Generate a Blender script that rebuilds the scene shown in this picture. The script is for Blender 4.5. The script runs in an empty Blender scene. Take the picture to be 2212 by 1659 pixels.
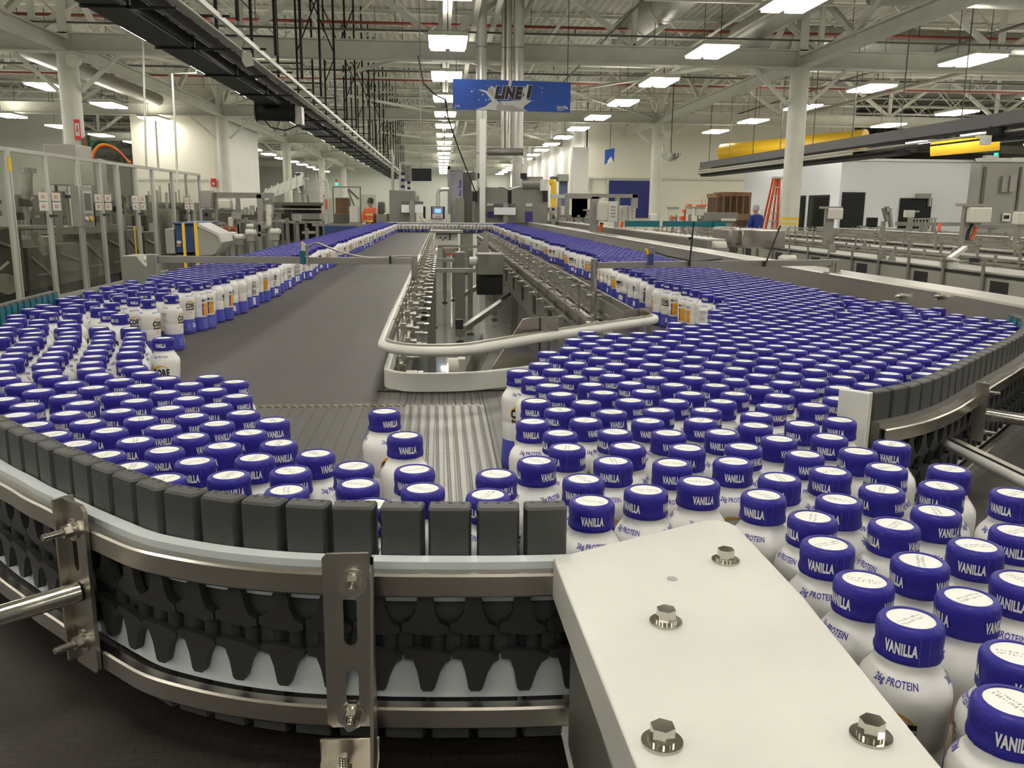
import bpy, bmesh, math, random
import numpy as np
from math import sin, cos, pi, radians, sqrt, atan2, hypot
from mathutils import Vector, Matrix

# ------------------------------------------------------------------ camera, world, exposure
scene = bpy.context.scene
W, H = 2212, 1659
F = 1854.0
CAM = np.array([0.0, 0.0, 1.55])
YAW, PITCH, ROLL = 0.08136147, 0.20224921, 0.00872665
_fw = np.array([sin(YAW)*cos(PITCH), cos(YAW)*cos(PITCH), -sin(PITCH)])
_r = np.array([cos(YAW), -sin(YAW), 0.0])
_u = np.cross(_r, _fw)
RIGHT = _r*cos(ROLL) + _u*sin(ROLL)
UP = -_r*sin(ROLL) + _u*cos(ROLL)
cam_data = bpy.data.cameras.new('camera')
cam = bpy.data.objects.new('camera', cam_data)
scene.collection.objects.link(cam)
cam_data.sensor_width = 36.0
cam_data.lens = F*36.0/W
cam_data.clip_start = 0.02
cam_data.clip_end = 300
m = Matrix((tuple(RIGHT), tuple(UP), tuple(-_fw))).transposed().to_4x4()
m.translation = Vector(CAM)
cam.matrix_world = m
scene.camera = cam

world = bpy.data.worlds.new('world')
scene.world = world
world.use_nodes = True
world.node_tree.nodes['Background'].inputs[0].default_value = (0.80, 0.79, 0.72, 1)
world.node_tree.nodes['Background'].inputs[1].default_value = 0.22

scene.view_settings.view_transform = 'Standard'
scene.view_settings.look = 'None'
scene.view_settings.exposure = 0.0
scene.view_settings.gamma = 1.0
scene.view_settings.use_curve_mapping = False
scene.cycles.max_bounces = 6
scene.cycles.diffuse_bounces = 3
scene.cycles.glossy_bounces = 4
scene.cycles.transmission_bounces = 4
scene.cycles.transparent_max_bounces = 10
scene.cycles.use_denoising = True
scene.cycles.use_adaptive_sampling = True
scene.cycles.adaptive_threshold = 0.02
scene.cycles.caustics_reflective = False
scene.cycles.caustics_refractive = False
scene.cycles.sample_clamp_indirect = 6.0
LAMP = 24.0      # brightness of the ceiling panels


def ray(px, py):
    return RIGHT*(px-W/2)/F - UP*(py-H/2)/F + _fw


def G(px, py, z):
    """point of the horizontal plane z seen at a pixel of the photograph"""
    d = ray(px, py); t = (z-CAM[2])/d[2]; p = CAM+t*d
    return (float(p[0]), float(p[1]), float(z))


def P(px, py, Y):
    """point of the cross plane Y seen at a pixel of the photograph"""
    d = ray(px, py); t = Y/d[1]; p = CAM+t*d
    return (float(p[0]), float(Y), float(p[2]))


# ------------------------------------------------------------------ materials
MATS = {}


def mat(name, col, rough=0.5, metal=0.0, bump=None, noise=None, coat=0.0, emit=None, spec=0.5, stretch=None, alpha=None, trans=0.0, sss=0.0):
    """procedural material; noise=(scale, amount) varies the colour, bump=(scale, strength)"""
    if name in MATS:
        return MATS[name]
    mt = bpy.data.materials.new(name); mt.use_nodes = True
    nt = mt.node_tree; b = nt.nodes['Principled BSDF']
    b.inputs['Base Color'].default_value = (*col, 1)
    b.inputs['Roughness'].default_value = rough
    b.inputs['Metallic'].default_value = metal
    b.inputs['Specular IOR Level'].default_value = spec
    b.inputs['Coat Weight'].default_value = coat
    if trans: b.inputs['Transmission Weight'].default_value = trans
    if alpha is not None: b.inputs['Alpha'].default_value = alpha
    if sss:
        b.inputs['Subsurface Weight'].default_value = sss
        b.inputs['Subsurface Radius'].default_value = (0.01, 0.01, 0.008)
    tc = nt.nodes.new('ShaderNodeTexCoord'); mp = nt.nodes.new('ShaderNodeMapping')
    nt.links.new(tc.outputs['Object'], mp.inputs['Vector'])
    if stretch: mp.inputs['Scale'].default_value = stretch
    if noise:
        n = nt.nodes.new('ShaderNodeTexNoise'); n.inputs['Scale'].default_value = noise[0]; n.inputs['Detail'].default_value = 3
        nt.links.new(mp.outputs[0], n.inputs['Vector'])
        r = nt.nodes.new('ShaderNodeMapRange'); r.inputs[1].default_value = 0.3; r.inputs[2].default_value = 0.7
        r.inputs[3].default_value = 1-noise[1]; r.inputs[4].default_value = 1+noise[1]*0.6
        nt.links.new(n.outputs[0], r.inputs[0])
        mx = nt.nodes.new('ShaderNodeVectorMath'); mx.operation = 'SCALE'
        mx.inputs[0].default_value = col
        nt.links.new(r.outputs[0], mx.inputs['Scale']); nt.links.new(mx.outputs[0], b.inputs['Base Color'])
        if metal > 0.5:
            r2 = nt.nodes.new('ShaderNodeMapRange'); r2.inputs[1].default_value = 0.3; r2.inputs[2].default_value = 0.7
            r2.inputs[3].default_value = max(0.05, rough-0.08); r2.inputs[4].default_value = rough+0.1
            nt.links.new(n.outputs[0], r2.inputs[0]); nt.links.new(r2.outputs[0], b.inputs['Roughness'])
    if bump:
        n2 = nt.nodes.new('ShaderNodeTexNoise'); n2.inputs['Scale'].default_value = bump[0]; n2.inputs['Detail'].default_value = 4
        nt.links.new(mp.outputs[0], n2.inputs['Vector'])
        bp = nt.nodes.new('ShaderNodeBump'); bp.inputs['Strength'].default_value = bump[1]; bp.inputs['Distance'].default_value = 0.002
        nt.links.new(n2.outputs[0], bp.inputs['Height']); nt.links.new(bp.outputs[0], b.inputs['Normal'])
    if emit:
        b.inputs['Emission Color'].default_value = (*emit[0], 1); b.inputs['Emission Strength'].default_value = emit[1]
    MATS[name] = mt
    return mt


HDPE = mat('bottle_plastic', (0.80, 0.79, 0.755), 0.33, noise=(8, 0.03))
CAPB = mat('shrink_blue', (0.021, 0.016, 0.235), 0.45, bump=(260, 0.35), spec=0.3)
DISC = mat('cap_paper', (0.84, 0.84, 0.78), 0.55)
INKW = mat('print_white', (0.80, 0.80, 0.80), 0.5)
INKB = mat('print_blue', (0.035, 0.03, 0.30), 0.5)
INKG = mat('print_grey', (0.34, 0.34, 0.35), 0.6)
BLK = mat('print_black', (0.012, 0.012, 0.012), 0.5)
GOLD = mat('print_gold', (0.72, 0.40, 0.05), 0.4)
ORNG = mat('print_orange', (0.80, 0.36, 0.012), 0.45)
PURP = mat('print_purple', (0.06, 0.035, 0.26), 0.45)
BASEB = mat('label_base_blue', (0.075, 0.085, 0.44), 0.35)
PALEB = mat('print_pale_blue', (0.30, 0.34, 0.68), 0.45)
UHMW = mat('white_plastic', (0.66, 0.655, 0.60), 0.38, noise=(9, 0.07), bump=(70, 0.18), sss=0.0)
UHMWC = mat('cool_white_plastic', (0.66, 0.70, 0.70), 0.4, noise=(12, 0.04))
STEEL = mat('stainless', (0.47, 0.44, 0.385), 0.30, 1.0, noise=(6, 0.10))
STEELD = mat('stainless_dull', (0.36, 0.345, 0.31), 0.45, 0.9, noise=(3, 0.10))
STEELP = mat('brushed_grey_steel', (0.26, 0.25, 0.22), 0.42, 0.6, noise=(1.5, 0.12))
STEELW = mat('stainless_sheet', (0.42, 0.40, 0.355), 0.33, 1.0, noise=(0.9, 0.14))
CHROME = mat('polished_steel', (0.62, 0.60, 0.54), 0.16, 1.0, noise=(30, 0.06))
GRYB = mat('dark_grey_block', (0.052, 0.054, 0.050), 0.55, bump=(420, 0.3), noise=(20, 0.1))
GRYC = mat('black_chain', (0.030, 0.030, 0.029), 0.5, bump=(300, 0.3))
TEAL = mat('teal_plastic', (0.004, 0.13, 0.17), 0.45)
RUB = mat('black_rubber', (0.012, 0.012, 0.012), 0.55)
BLKM = mat('black_metal', (0.013, 0.013, 0.012), 0.6, 0.0, spec=0.25)
WHT = mat('painted_white', (0.74, 0.73, 0.66), 0.5, noise=(1.2, 0.03))
CREAM = mat('cream_wall_paint', (0.82, 0.79, 0.66), 0.7, noise=(0.6, 0.03))
BEAM = mat('beam_paint', (0.66, 0.655, 0.56), 0.55, noise=(2.5, 0.08))
OFFW = mat('office_wall_paint', (0.84, 0.855, 0.85), 0.6)
FARW = mat('far_wall_paint', (0.60, 0.63, 0.54), 0.7)
YEL = mat('safety_yellow', (0.85, 0.52, 0.02), 0.45)
RED = mat('safety_red', (0.62, 0.03, 0.02), 0.5)
ORR = mat('orange_red', (0.80, 0.12, 0.03), 0.5)
RUST = mat('sprinkler_red', (0.26, 0.05, 0.03), 0.55)
ALU = mat('aluminium_profile', (0.60, 0.59, 0.55), 0.42, 0.6)
BROWN = mat('cardboard', (0.30, 0.17, 0.085), 0.8, noise=(4, 0.1))
BROWND = mat('dark_wood', (0.10, 0.06, 0.035), 0.8, noise=(4, 0.2))
NAVY = mat('navy_vinyl', (0.012, 0.02, 0.16), 0.55)
BLUEB = mat('blue_bin', (0.02, 0.055, 0.16), 0.5)
DARKG = mat('dark_window', (0.018, 0.022, 0.022), 0.08, spec=0.8)
GREYP = mat('grey_panel', (0.33, 0.32, 0.28), 0.55, 0.2, noise=(1.5, 0.08))
GREYD = mat('grey_dark_panel', (0.13, 0.125, 0.11), 0.5, 0.3)
STEELL = mat('conveyor_sheet', (0.44, 0.425, 0.37), 0.45, 0.45, noise=(1.2, 0.1))
DUCT = mat('galvanised_duct', (0.46, 0.45, 0.40), 0.40, 0.6, noise=(2, 0.1))
BOXW = mat('cabinet_white', (0.66, 0.64, 0.55), 0.5)
MACH = mat('machine_brown', (0.06, 0.045, 0.035), 0.5, noise=(3, 0.4))
GREEN = mat('hose_green', (0.02, 0.14, 0.05), 0.5)
SKIN = mat('skin', (0.45, 0.27, 0.19), 0.55)
HAIR = mat('hair_net', (0.42, 0.42, 0.40), 0.8)
SHIRT = mat('blue_shirt', (0.012, 0.035, 0.22), 0.8)
VEST = mat('orange_vest', (0.85, 0.13, 0.03), 0.7)
VESTY = mat('vest_band', (0.7, 0.7, 0.15), 0.6)
TROU = mat('dark_trousers', (0.05, 0.06, 0.09), 0.8)
LIGHTM = mat('lamp_panel', (1, 1, 1), 0.5, emit=((1.0, 0.955, 0.87), LAMP))
UPLIGHT = mat('added_uplight', (1, 1, 1), 0.5, emit=((1.0, 0.95, 0.85), LAMP*0.45))  # added glow on top of the fixtures, brightens the roof steel
SCREEN = mat('lit_screen', (0.1, 0.2, 0.5), 0.3, emit=((0.25, 0.5, 1.0), 1.2))
GREENL = mat('green_signal', (0.0, 0.5, 0.2), 0.3, emit=((0.0, 1.0, 0.35), 3.0))


def glass_mat():
    mt = bpy.data.materials.new('clear_panel'); mt.use_nodes = True; nt = mt.node_tree; nt.nodes.clear()
    o = nt.nodes.new('ShaderNodeOutputMaterial'); mx = nt.nodes.new('ShaderNodeMixShader')
    t = nt.nodes.new('ShaderNodeBsdfTransparent'); t.inputs[0].default_value = (0.90, 0.91, 0.88, 1)
    g = nt.nodes.new('ShaderNodeBsdfGlossy'); g.inputs['Roughness'].default_value = 0.08; g.inputs[0].default_value = (0.8, 0.8, 0.76, 1)
    mx.inputs[0].default_value = 0.09
    nt.links.new(t.outputs[0], mx.inputs[1]); nt.links.new(g.outputs[0], mx.inputs[2])
    nt.links.new(mx.outputs[0], o.inputs[0])
    return mt


GLASS = glass_mat()


def belt_mat(name, col, pitch, slot, dark, rough, spec=0.5, metal=0.0, swap=False):
    """modular belt: brick pattern of modules with thin dark gaps, plus worn streaks"""
    mt = bpy.data.materials.new(name); mt.use_nodes = True; nt = mt.node_tree; b = nt.nodes['Principled BSDF']
    tc = nt.nodes.new('ShaderNodeTexCoord'); mp = nt.nodes.new('ShaderNodeMapping')
    nt.links.new(tc.outputs['Object'], mp.inputs['Vector'])
    if swap: mp.inputs['Rotation'].default_value = (0, 0, pi/2)
    br = nt.nodes.new('ShaderNodeTexBrick')
    br.inputs['Scale'].default_value = 1.0
    br.inputs['Brick Width'].default_value = slot
    br.inputs['Row Height'].default_value = pitch
    br.inputs['Mortar Size'].default_value = pitch*0.075
    br.inputs['Mortar Smooth'].default_value = 0.3
    br.inputs['Color1'].default_value = (*col, 1)
    br.inputs['Color2'].default_value = (*[c*0.93 for c in col], 1)
    br.inputs['Mortar'].default_value = (*[c*dark for c in col], 1)
    nt.links.new(mp.outputs[0], br.inputs['Vector'])
    n = nt.nodes.new('ShaderNodeTexNoise'); n.inputs['Scale'].default_value = 2.2; n.inputs['Detail'].default_value = 6
    mp2 = nt.nodes.new('ShaderNodeMapping'); mp2.inputs['Scale'].default_value = (2.6, 0.35, 1)
    nt.links.new(tc.outputs['Object'], mp2.inputs['Vector']); nt.links.new(mp2.outputs[0], n.inputs['Vector'])
    r = nt.nodes.new('ShaderNodeMapRange'); r.inputs[1].default_value = 0.3; r.inputs[2].default_value = 0.7
    r.inputs[3].default_value = 0.84; r.inputs[4].default_value = 1.18
    nt.links.new(n.outputs[0], r.inputs[0])
    mx = nt.nodes.new('ShaderNodeVectorMath'); mx.operation = 'SCALE'
    nt.links.new(br.outputs['Color'], mx.inputs[0]); nt.links.new(r.outputs[0], mx.inputs['Scale'])
    nt.links.new(mx.outputs[0], b.inputs['Base Color'])
    b.inputs['Roughness'].default_value = rough; b.inputs['Specular IOR Level'].default_value = spec; b.inputs['Metallic'].default_value = metal
    bp = nt.nodes.new('ShaderNodeBump'); bp.invert = True; bp.inputs['Strength'].default_value = 0.5; bp.inputs['Distance'].default_value = 0.002
    nt.links.new(br.outputs['Fac'], bp.inputs['Height']); nt.links.new(bp.outputs[0], b.inputs['Normal'])
    return mt


BELT = belt_mat('grey_modular_belt', (0.070, 0.062, 0.055), 0.0127, 0.15, 0.62, 0.55, spec=0.35)
BELTF = belt_mat('grey_transfer_belt', (0.072, 0.064, 0.056), 0.0254, 0.60, 0.35, 0.42, swap=True)
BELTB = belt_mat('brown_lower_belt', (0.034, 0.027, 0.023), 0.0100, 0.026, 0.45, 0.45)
SHEENB = belt_mat('belt_sheen', (0.175, 0.165, 0.145), 0.0187, 0.60, 0.35, 0.38, metal=0.55, swap=True)  # paler, metallic belt colour imitating lights reflected on the plastic


def floor_mat():
    mt = bpy.data.materials.new('polished_epoxy_floor'); mt.use_nodes = True; nt = mt.node_tree; b = nt.nodes['Principled BSDF']
    tc = nt.nodes.new('ShaderNodeTexCoord')
    n = nt.nodes.new('ShaderNodeTexNoise'); n.inputs['Scale'].default_value = 1.3; n.inputs['Detail'].default_value = 4
    nt.links.new(tc.outputs['Object'], n.inputs['Vector'])
    cr = nt.nodes.new('ShaderNodeValToRGB'); cr.color_ramp.elements[0].color = (0.29, 0.31, 0.285, 1); cr.color_ramp.elements[1].color = (0.37, 0.39, 0.36, 1)
    nt.links.new(n.outputs[0], cr.inputs[0]); nt.links.new(cr.outputs[0], b.inputs['Base Color'])
    b.inputs['Roughness'].default_value = 0.07; b.inputs['Specular IOR Level'].default_value = 1.0
    bp = nt.nodes.new('ShaderNodeBump'); bp.inputs['Strength'].default_value = 0.05; bp.inputs['Distance'].default_value = 0.01
    n2 = nt.nodes.new('ShaderNodeTexNoise'); n2.inputs['Scale'].default_value = 5
    nt.links.new(tc.outputs['Object'], n2.inputs['Vector'])
    nt.links.new(n2.outputs[0], bp.inputs['Height']); nt.links.new(bp.outputs[0], b.inputs['Normal'])
    return mt


FLOOR = floor_mat()


def deck_mat():
    mt = bpy.data.materials.new('corrugated_roof_deck'); mt.use_nodes = True; nt = mt.node_tree; b = nt.nodes['Principled BSDF']
    tc = nt.nodes.new('ShaderNodeTexCoord'); w = nt.nodes.new('ShaderNodeTexWave'); w.bands_direction = 'X'
    w.inputs['Scale'].default_value = 1.6
    nt.links.new(tc.outputs['Object'], w.inputs['Vector'])
    cr = nt.nodes.new('ShaderNodeValToRGB'); cr.color_ramp.elements[0].color = (0.36, 0.345, 0.29, 1); cr.color_ramp.elements[1].color = (0.48, 0.46, 0.39, 1)
    nt.links.new(w.outputs[0], cr.inputs[0]); nt.links.new(cr.outputs[0], b.inputs['Base Color'])
    b.inputs['Roughness'].default_value = 0.7
    bp = nt.nodes.new('ShaderNodeBump'); bp.inputs['Strength'].default_value = 0.8; bp.inputs['Distance'].default_value = 0.04
    nt.links.new(w.outputs[0], bp.inputs['Height']); nt.links.new(bp.outputs[0], b.inputs['Normal'])
    return mt


DECK = deck_mat()


# ------------------------------------------------------------------ mesh helpers
class MB:
    """collects shapes and links them as ONE mesh object"""

    def __init__(self):
        self.v = []; self.f = []; self.m = []; self.mats = []

    def mi(self, mt):
        if mt not in self.mats: self.mats.append(mt)
        return self.mats.index(mt)

    def add(self, vs, fs, mt):
        o = len(self.v); k = self.mi(mt)
        self.v.extend(tuple(map(float, p)) for p in vs)
        for f in fs:
            self.f.append(tuple(i+o for i in f)); self.m.append(k)
        return self

    def box(self, c, s, mt, rz=0.0, rot=None):
        hx, hy, hz = s[0]/2, s[1]/2, s[2]/2
        R = rot if rot is not None else Matrix.Rotation(rz, 3, 'Z')
        vs = [Vector(c)+R @ Vector((x*hx, y*hy, z*hz)) for x in (-1, 1) for y in (-1, 1) for z in (-1, 1)]
        return self.add(vs, [(0, 1, 3, 2), (4, 6, 7, 5), (0, 4, 5, 1), (2, 3, 7, 6), (0, 2, 6, 4), (1, 5, 7, 3)], mt)

    def bb(self, a, b, mt):
        """box between two opposite corners"""
        c = [(a[i]+b[i])/2 for i in range(3)]; s = [abs(a[i]-b[i]) for i in range(3)]
        return self.box(c, s, mt)

    def bar(self, a, b, w, h, mt, up=(0, 0, 1)):
        """rectangular bar from a to b, w across, h along 'up'"""
        a = Vector(a); b = Vector(b); d = (b-a); L = d.length
        if L < 1e-6: return self
        d.normalize(); u = Vector(up)
        if abs(d.dot(u)) > 0.98: u = Vector((0, 1, 0))
        s = d.cross(u).normalized(); t = s.cross(d).normalized()
        vs = [p+s*x*w/2+t*y*h/2 for p in (a, b) for x, y in ((-1, -1), (1, -1), (1, 1), (-1, 1))]
        return self.add(vs, [(3, 2, 1, 0), (4, 5, 6, 7), (0, 1, 5, 4), (1, 2, 6, 5), (2, 3, 7, 6), (3, 0, 4, 7)], mt)

    def cyl(self, a, b, r, mt, n=16, r2=None, caps=True):
        a = Vector(a); b = Vector(b); d = (b-a).normalized(); r2 = r if r2 is None else r2
        u = Vector((0, 0, 1)) if abs(d.z) < 0.9 else Vector((1, 0, 0))
        s = d.cross(u).normalized(); t = s.cross(d).normalized()
        vs = [p+s*cos(2*pi*i/n)*q+t*sin(2*pi*i/n)*q for p, q in ((a, r), (b, r2)) for i in range(n)]
        fs = [(i, (i+1) % n, n+(i+1) % n, n+i) for i in range(n)]
        if caps: fs += [tuple(range(n))[::-1], tuple(range(n, 2*n))]
        return self.add(vs, fs, mt)

    def tube(self, pts, r, mt, n=10, closed=False, caps=True):
        pts = [Vector(p) for p in pts]; N = len(pts); vs = []
        up = Vector((0, 0, 1))
        for i, p in enumerate(pts):
            a = pts[i-1] if i or closed else p; b = pts[(i+1) % N] if i < N-1 or closed else p
            d = (b-a).normalized(); u = up if abs(d.dot(up)) < 0.95 else Vector((0, 1, 0))
            s = d.cross(u).normalized(); t = s.cross(d).normalized()
            vs += [p+s*cos(2*pi*k/n)*r+t*sin(2*pi*k/n)*r for k in range(n)]
        fs = []
        for i in range(N if closed else N-1):
            j = (i+1) % N
            fs += [(i*n+k, i*n+(k+1) % n, j*n+(k+1) % n, j*n+k) for k in range(n)]
        if caps and not closed: fs += [tuple(range(n))[::-1], tuple(range((N-1)*n, N*n))]
        return self.add(vs, fs, mt)

    def sweep(self, path, prof, mt, caps=True):
        """prof: closed list of (d, z): d = offset to the LEFT of the path direction (xy), z absolute"""
        N = len(path); n = len(prof); vs = []
        for i in range(N):
            a = Vector(path[max(0, i-1)][:2]); b = Vector(path[min(N-1, i+1)][:2]); d = (b-a).normalized()
            nrm = Vector((-d.y, d.x)); p = Vector(path[i][:2])
            for (o, z) in prof:
                q = p+nrm*o; vs.append((q.x, q.y, z))
        fs = [(i*n+k, i*n+(k+1) % n, (i+1)*n+(k+1) % n, (i+1)*n+k) for i in range(N-1) for k in range(n)]
        if caps: fs += [tuple(range(n))[::-1], tuple(range((N-1)*n, N*n))]
        return self.add(vs, fs, mt)

    def lathe(self, prof, mt, c=(0, 0, 0), n=32, fn=None, mfn=None):
        N = len(prof); vs = []
        for i, (r, z) in enumerate(prof):
            for k in range(n):
                a = 2*pi*k/n; rr = r if fn is None else fn(r, z, a)
                vs.append((c[0]+rr*sin(a), c[1]-rr*cos(a), c[2]+z))
        for i in range(N-1):
            mm = mt if mfn is None else mfn(i)
            self.add([], [], mm)
            o = len(self.v)
            break
        o = len(self.v); self.v.extend(vs)
        for i in range(N-1):
            k0 = self.mi(mt if mfn is None else mfn(i))
            for k in range(n):
                self.f.append((o+i*n+k, o+i*n+(k+1) % n, o+(i+1)*n+(k+1) % n, o+(i+1)*n+k)); self.m.append(k0)
        if prof[-1][0] > 1e-4:
            self.f.append(tuple(o+(N-1)*n+k for k in range(n))); self.m.append(self.mi(mt if mfn is None else mfn(N-2)))
        if prof[0][0] > 1e-4:
            self.f.append(tuple(o+k for k in range(n))[::-1]); self.m.append(self.mi(mt if mfn is None else mfn(0)))
        return self

    def prism(self, outline, a, b, mt, frame=None):
        """outline (u,v) extruded from a to b along w; frame=(origin,u,v,w)"""
        O, U, V, Wd = frame if frame else (Vector((0, 0, 0)), Vector((1, 0, 0)), Vector((0, 1, 0)), Vector((0, 0, 1)))
        O, U, V, Wd = Vector(O), Vector(U), Vector(V), Vector(Wd); n = len(outline)
        vs = [O+U*x+V*y+Wd*w for w in (a, b) for x, y in outline]
        fs = [tuple(range(n))[::-1], tuple(range(n, 2*n))]+[(i, (i+1) % n, n+(i+1) % n, n+i) for i in range(n)]
        return self.add(vs, fs, mt)

    def plate(self, w, h, t, holes, mt, frame, rad=0.004):
        """rectangular plate (u 0..w, v 0..h) with rounded slots; holes = (u, v0, v1, r)"""
        bm = bmesh.new()
        O, U, V, Wd = [Vector(q) for q in frame]
        outer = [(rad, 0), (w-rad, 0), (w, rad), (w, h-rad), (w-rad, h), (rad, h), (0, h-rad), (0, rad)]
        edges = []
        def loop(pts):
            vv = [bm.verts.new((x, y, 0)) for x, y in pts]
            for i in range(len(vv)): edges.append(bm.edges.new((vv[i], vv[(i+1) % len(vv)])))
        loop(outer)
        for (u, v0, v1, r) in holes:
            loop([(u+r*cos(a), v1+r*sin(a)) for a in [pi*k/8 for k in range(9)]]+[(u-r*cos(a), v0-r*sin(a)) for a in [pi*k/8 for k in range(9)]])
        bmesh.ops.triangle_fill(bm, use_beauty=True, use_dissolve=False, edges=edges)
        # drop faces inside the slots
        kill = []
        for f in bm.faces:
            c = f.calc_center_median()
            for (u, v0, v1, r) in holes:
                if abs(c.x-u) < r*0.98 and v0-r*0.9 < c.y < v1+r*0.9 and (v0 <= c.y <= v1 or hypot(c.x-u, c.y-(v0 if c.y < v0 else v1)) < r*0.97):
                    kill.append(f); break
        bmesh.ops.delete(bm, geom=list(set(kill)), context='FACES')
        geo = bmesh.ops.extrude_face_region(bm, geom=bm.faces[:])
        for e in geo['geom']:
            if isinstance(e, bmesh.types.BMVert): e.co.z += t
        bm.verts.index_update()
        vs = [O+U*v.co.x+V*v.co.y+Wd*v.co.z for v in bm.verts]; fs = [tuple(v.index for v in f.verts) for f in bm.faces]
        bm.free()
        return self.add(vs, fs, mt)

    def mesh(self, name, smooth=True, angle=35):
        me = bpy.data.meshes.new(name)
        me.from_pydata(self.v, [], self.f)
        for mt in self.mats: me.materials.append(mt)
        me.polygons.foreach_set('material_index', np.array(self.m, dtype=np.int32))
        me.update()
        bm = bmesh.new(); bm.from_mesh(me); bmesh.ops.recalc_face_normals(bm, faces=bm.faces); bm.to_mesh(me); bm.free()
        if smooth:
            me.shade_smooth(); me.set_sharp_from_angle(angle=radians(angle))
        return me

    def build(self, name, parent=None, bevel=0.0, smooth=True, loc=None):
        o = bpy.data.objects.new(name, self.mesh(name, smooth))
        scene.collection.objects.link(o)
        if parent is not None: o.parent = parent
        if loc is not None: o.location = loc
        if bevel:
            b = o.modifiers.new('bevel', 'BEVEL'); b.width = bevel; b.segments = 2; b.limit_method = 'ANGLE'; b.angle_limit = radians(40)
        return o


def tag(o, label=None, cat=None, group=None, kind=None):
    if label: o['label'] = label
    if cat: o['category'] = cat
    if group: o['group'] = group
    if kind: o['kind'] = kind
    return o


def empty(name, loc, label, cat, group=None, rz=0.0):
    o = bpy.data.objects.new(name, None); scene.collection.objects.link(o)
    o.location = loc; o.rotation_euler = (0, 0, rz); o.empty_display_size = 0.1
    return tag(o, label, cat, group)


def copy_tree(o, parent=None):
    c = o.copy(); scene.collection.objects.link(c); c.parent = parent
    for ch in list(o.children): copy_tree(ch, c)
    return c


def islands(mb):
    par = list(range(len(mb.v)))
    def find(i):
        while par[i] != i: par[i] = par[par[i]]; i = par[i]
        return i
    for f in mb.f:
        a = find(f[0])
        for k in f[1:]: par[find(k)] = a
    out = {}
    for f, m_ in zip(mb.f, mb.m): out.setdefault(find(f[0]), []).append((f, m_))
    res = []
    for fs in out.values():
        q = MB(); used = {}
        for f, m_ in fs:
            for k in f:
                if k not in used: used[k] = len(q.v); q.v.append(mb.v[k])
            q.f.append(tuple(used[k] for k in f)); q.m.append(q.mi(mb.mats[m_]))
        res.append(q)
    return res


def sub_each(mb, name, parent, bevel=0.0):
    """every separate piece becomes a part of its own"""
    for q in islands(mb): sub(q, name, parent, bevel)


def sub(pts_or_mb, name, parent, bevel=0.0):
    """build a part given in WORLD coordinates under a parent empty standing at parent.location"""
    mb = pts_or_mb
    L = parent.location
    rz = parent.rotation_euler.z
    if rz:
        c, s = cos(-rz), sin(-rz)
        mb.v = [((x-L.x)*c-(y-L.y)*s, (x-L.x)*s+(y-L.y)*c, z-L.z) for x, y, z in mb.v]
    else:
        mb.v = [(x-L.x, y-L.y, z-L.z) for x, y, z in mb.v]
    return mb.build(name, parent, bevel)


def text2d(s, bold=0.02, shear=0.0, res=3):
    """triangulated flat text, as numpy verts (N,2) and triangles, height of capitals ~ 1"""
    cu = bpy.data.curves.new('t', 'FONT'); cu.body = s; cu.offset = bold; cu.resolution_u = res; cu.shear = shear; cu.space_character = 1.0+bold*2.2
    ob = bpy.data.objects.new('t', cu); scene.collection.objects.link(ob)
    dg = bpy.context.evaluated_depsgraph_get(); dg.update()
    me = bpy.data.meshes.new_from_object(ob.evaluated_get(dg))
    bm = bmesh.new(); bm.from_mesh(me); bmesh.ops.triangulate(bm, faces=bm.faces[:])
    bpy.data.objects.remove(ob); bpy.data.curves.remove(cu); bpy.data.meshes.remove(me)
    return bm


def text_tris(s, width, height, bold=0.02, grid=0.0, shear=0.0, res=3):
    """text scaled to width x height centred on the origin; grid = cut spacing so it can be wrapped"""
    bm = text2d(s, bold, shear, res)
    xs = [v.co.x for v in bm.verts]; ys = [v.co.y for v in bm.verts]
    x0, x1, y0, y1 = min(xs), max(xs), min(ys), max(ys)
    for v in bm.verts:
        v.co.x = ((v.co.x-x0)/(x1-x0)-0.5)*width; v.co.y = ((v.co.y-y0)/(y1-y0)-0.5)*height; v.co.z = 0
    if grid:
        k = -width/2+grid
        while k < width/2:
            bmesh.ops.bisect_plane(bm, geom=bm.verts[:]+bm.edges[:]+bm.faces[:], plane_co=(k, 0, 0), plane_no=(1, 0, 0))
            k += grid
    bm.verts.index_update()
    V = [(v.co.x, v.co.y) for v in bm.verts]; Fc = [tuple(v.index for v in f.verts) for f in bm.faces]
    bm.free()
    return V, Fc

# ------------------------------------------------------------------ the hall
def st(mb, name, label=None, bevel=0.0):
    o = mb.build(name, bevel=bevel); o['kind'] = 'structure'
    if label: o['label'] = label
    return o


def pbx(mb, x0, y0, x1, y1, Y, depth, mt):
    """box whose near face lies in the cross plane Y"""
    ym = (y0+y1)/2; xm = (x0+x1)/2
    a = P(x0, ym, Y)[0]; b = P(x1, ym, Y)[0]; c = P(xm, y0, Y)[2]; d = P(xm, y1, Y)[2]
    return mb.bb((a, Y, c), (b, Y+depth, d), mt)


def thing(name, label, cat, mb, group=None, bevel=0.0):
    o = mb.build(name, bevel=bevel); return tag(o, label, cat, group)


def foot(mb, px, py, Y, w=0.06, mt=None):
    """leg from the floor up to the point seen at a pixel"""
    q = P(px, py, Y); return mb.bb((q[0]-w/2, Y+0.02, 0), (q[0]+w/2, Y+0.02+w, q[2]), mt or STEELD)


def hang(mb, px, py, Y, w=0.03, top=6.35, mt=None):
    """hanger from a point seen at a pixel up to the roof"""
    q = P(px, py, Y); return mb.bb((q[0]-w/2, Y+0.02, q[2]), (q[0]+w/2, Y+0.02+w, top), mt or BEAM)


GY = [18.4+12.1*k for k in range(5)]
CX_ = 7.5
CXL = 7.3


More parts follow.
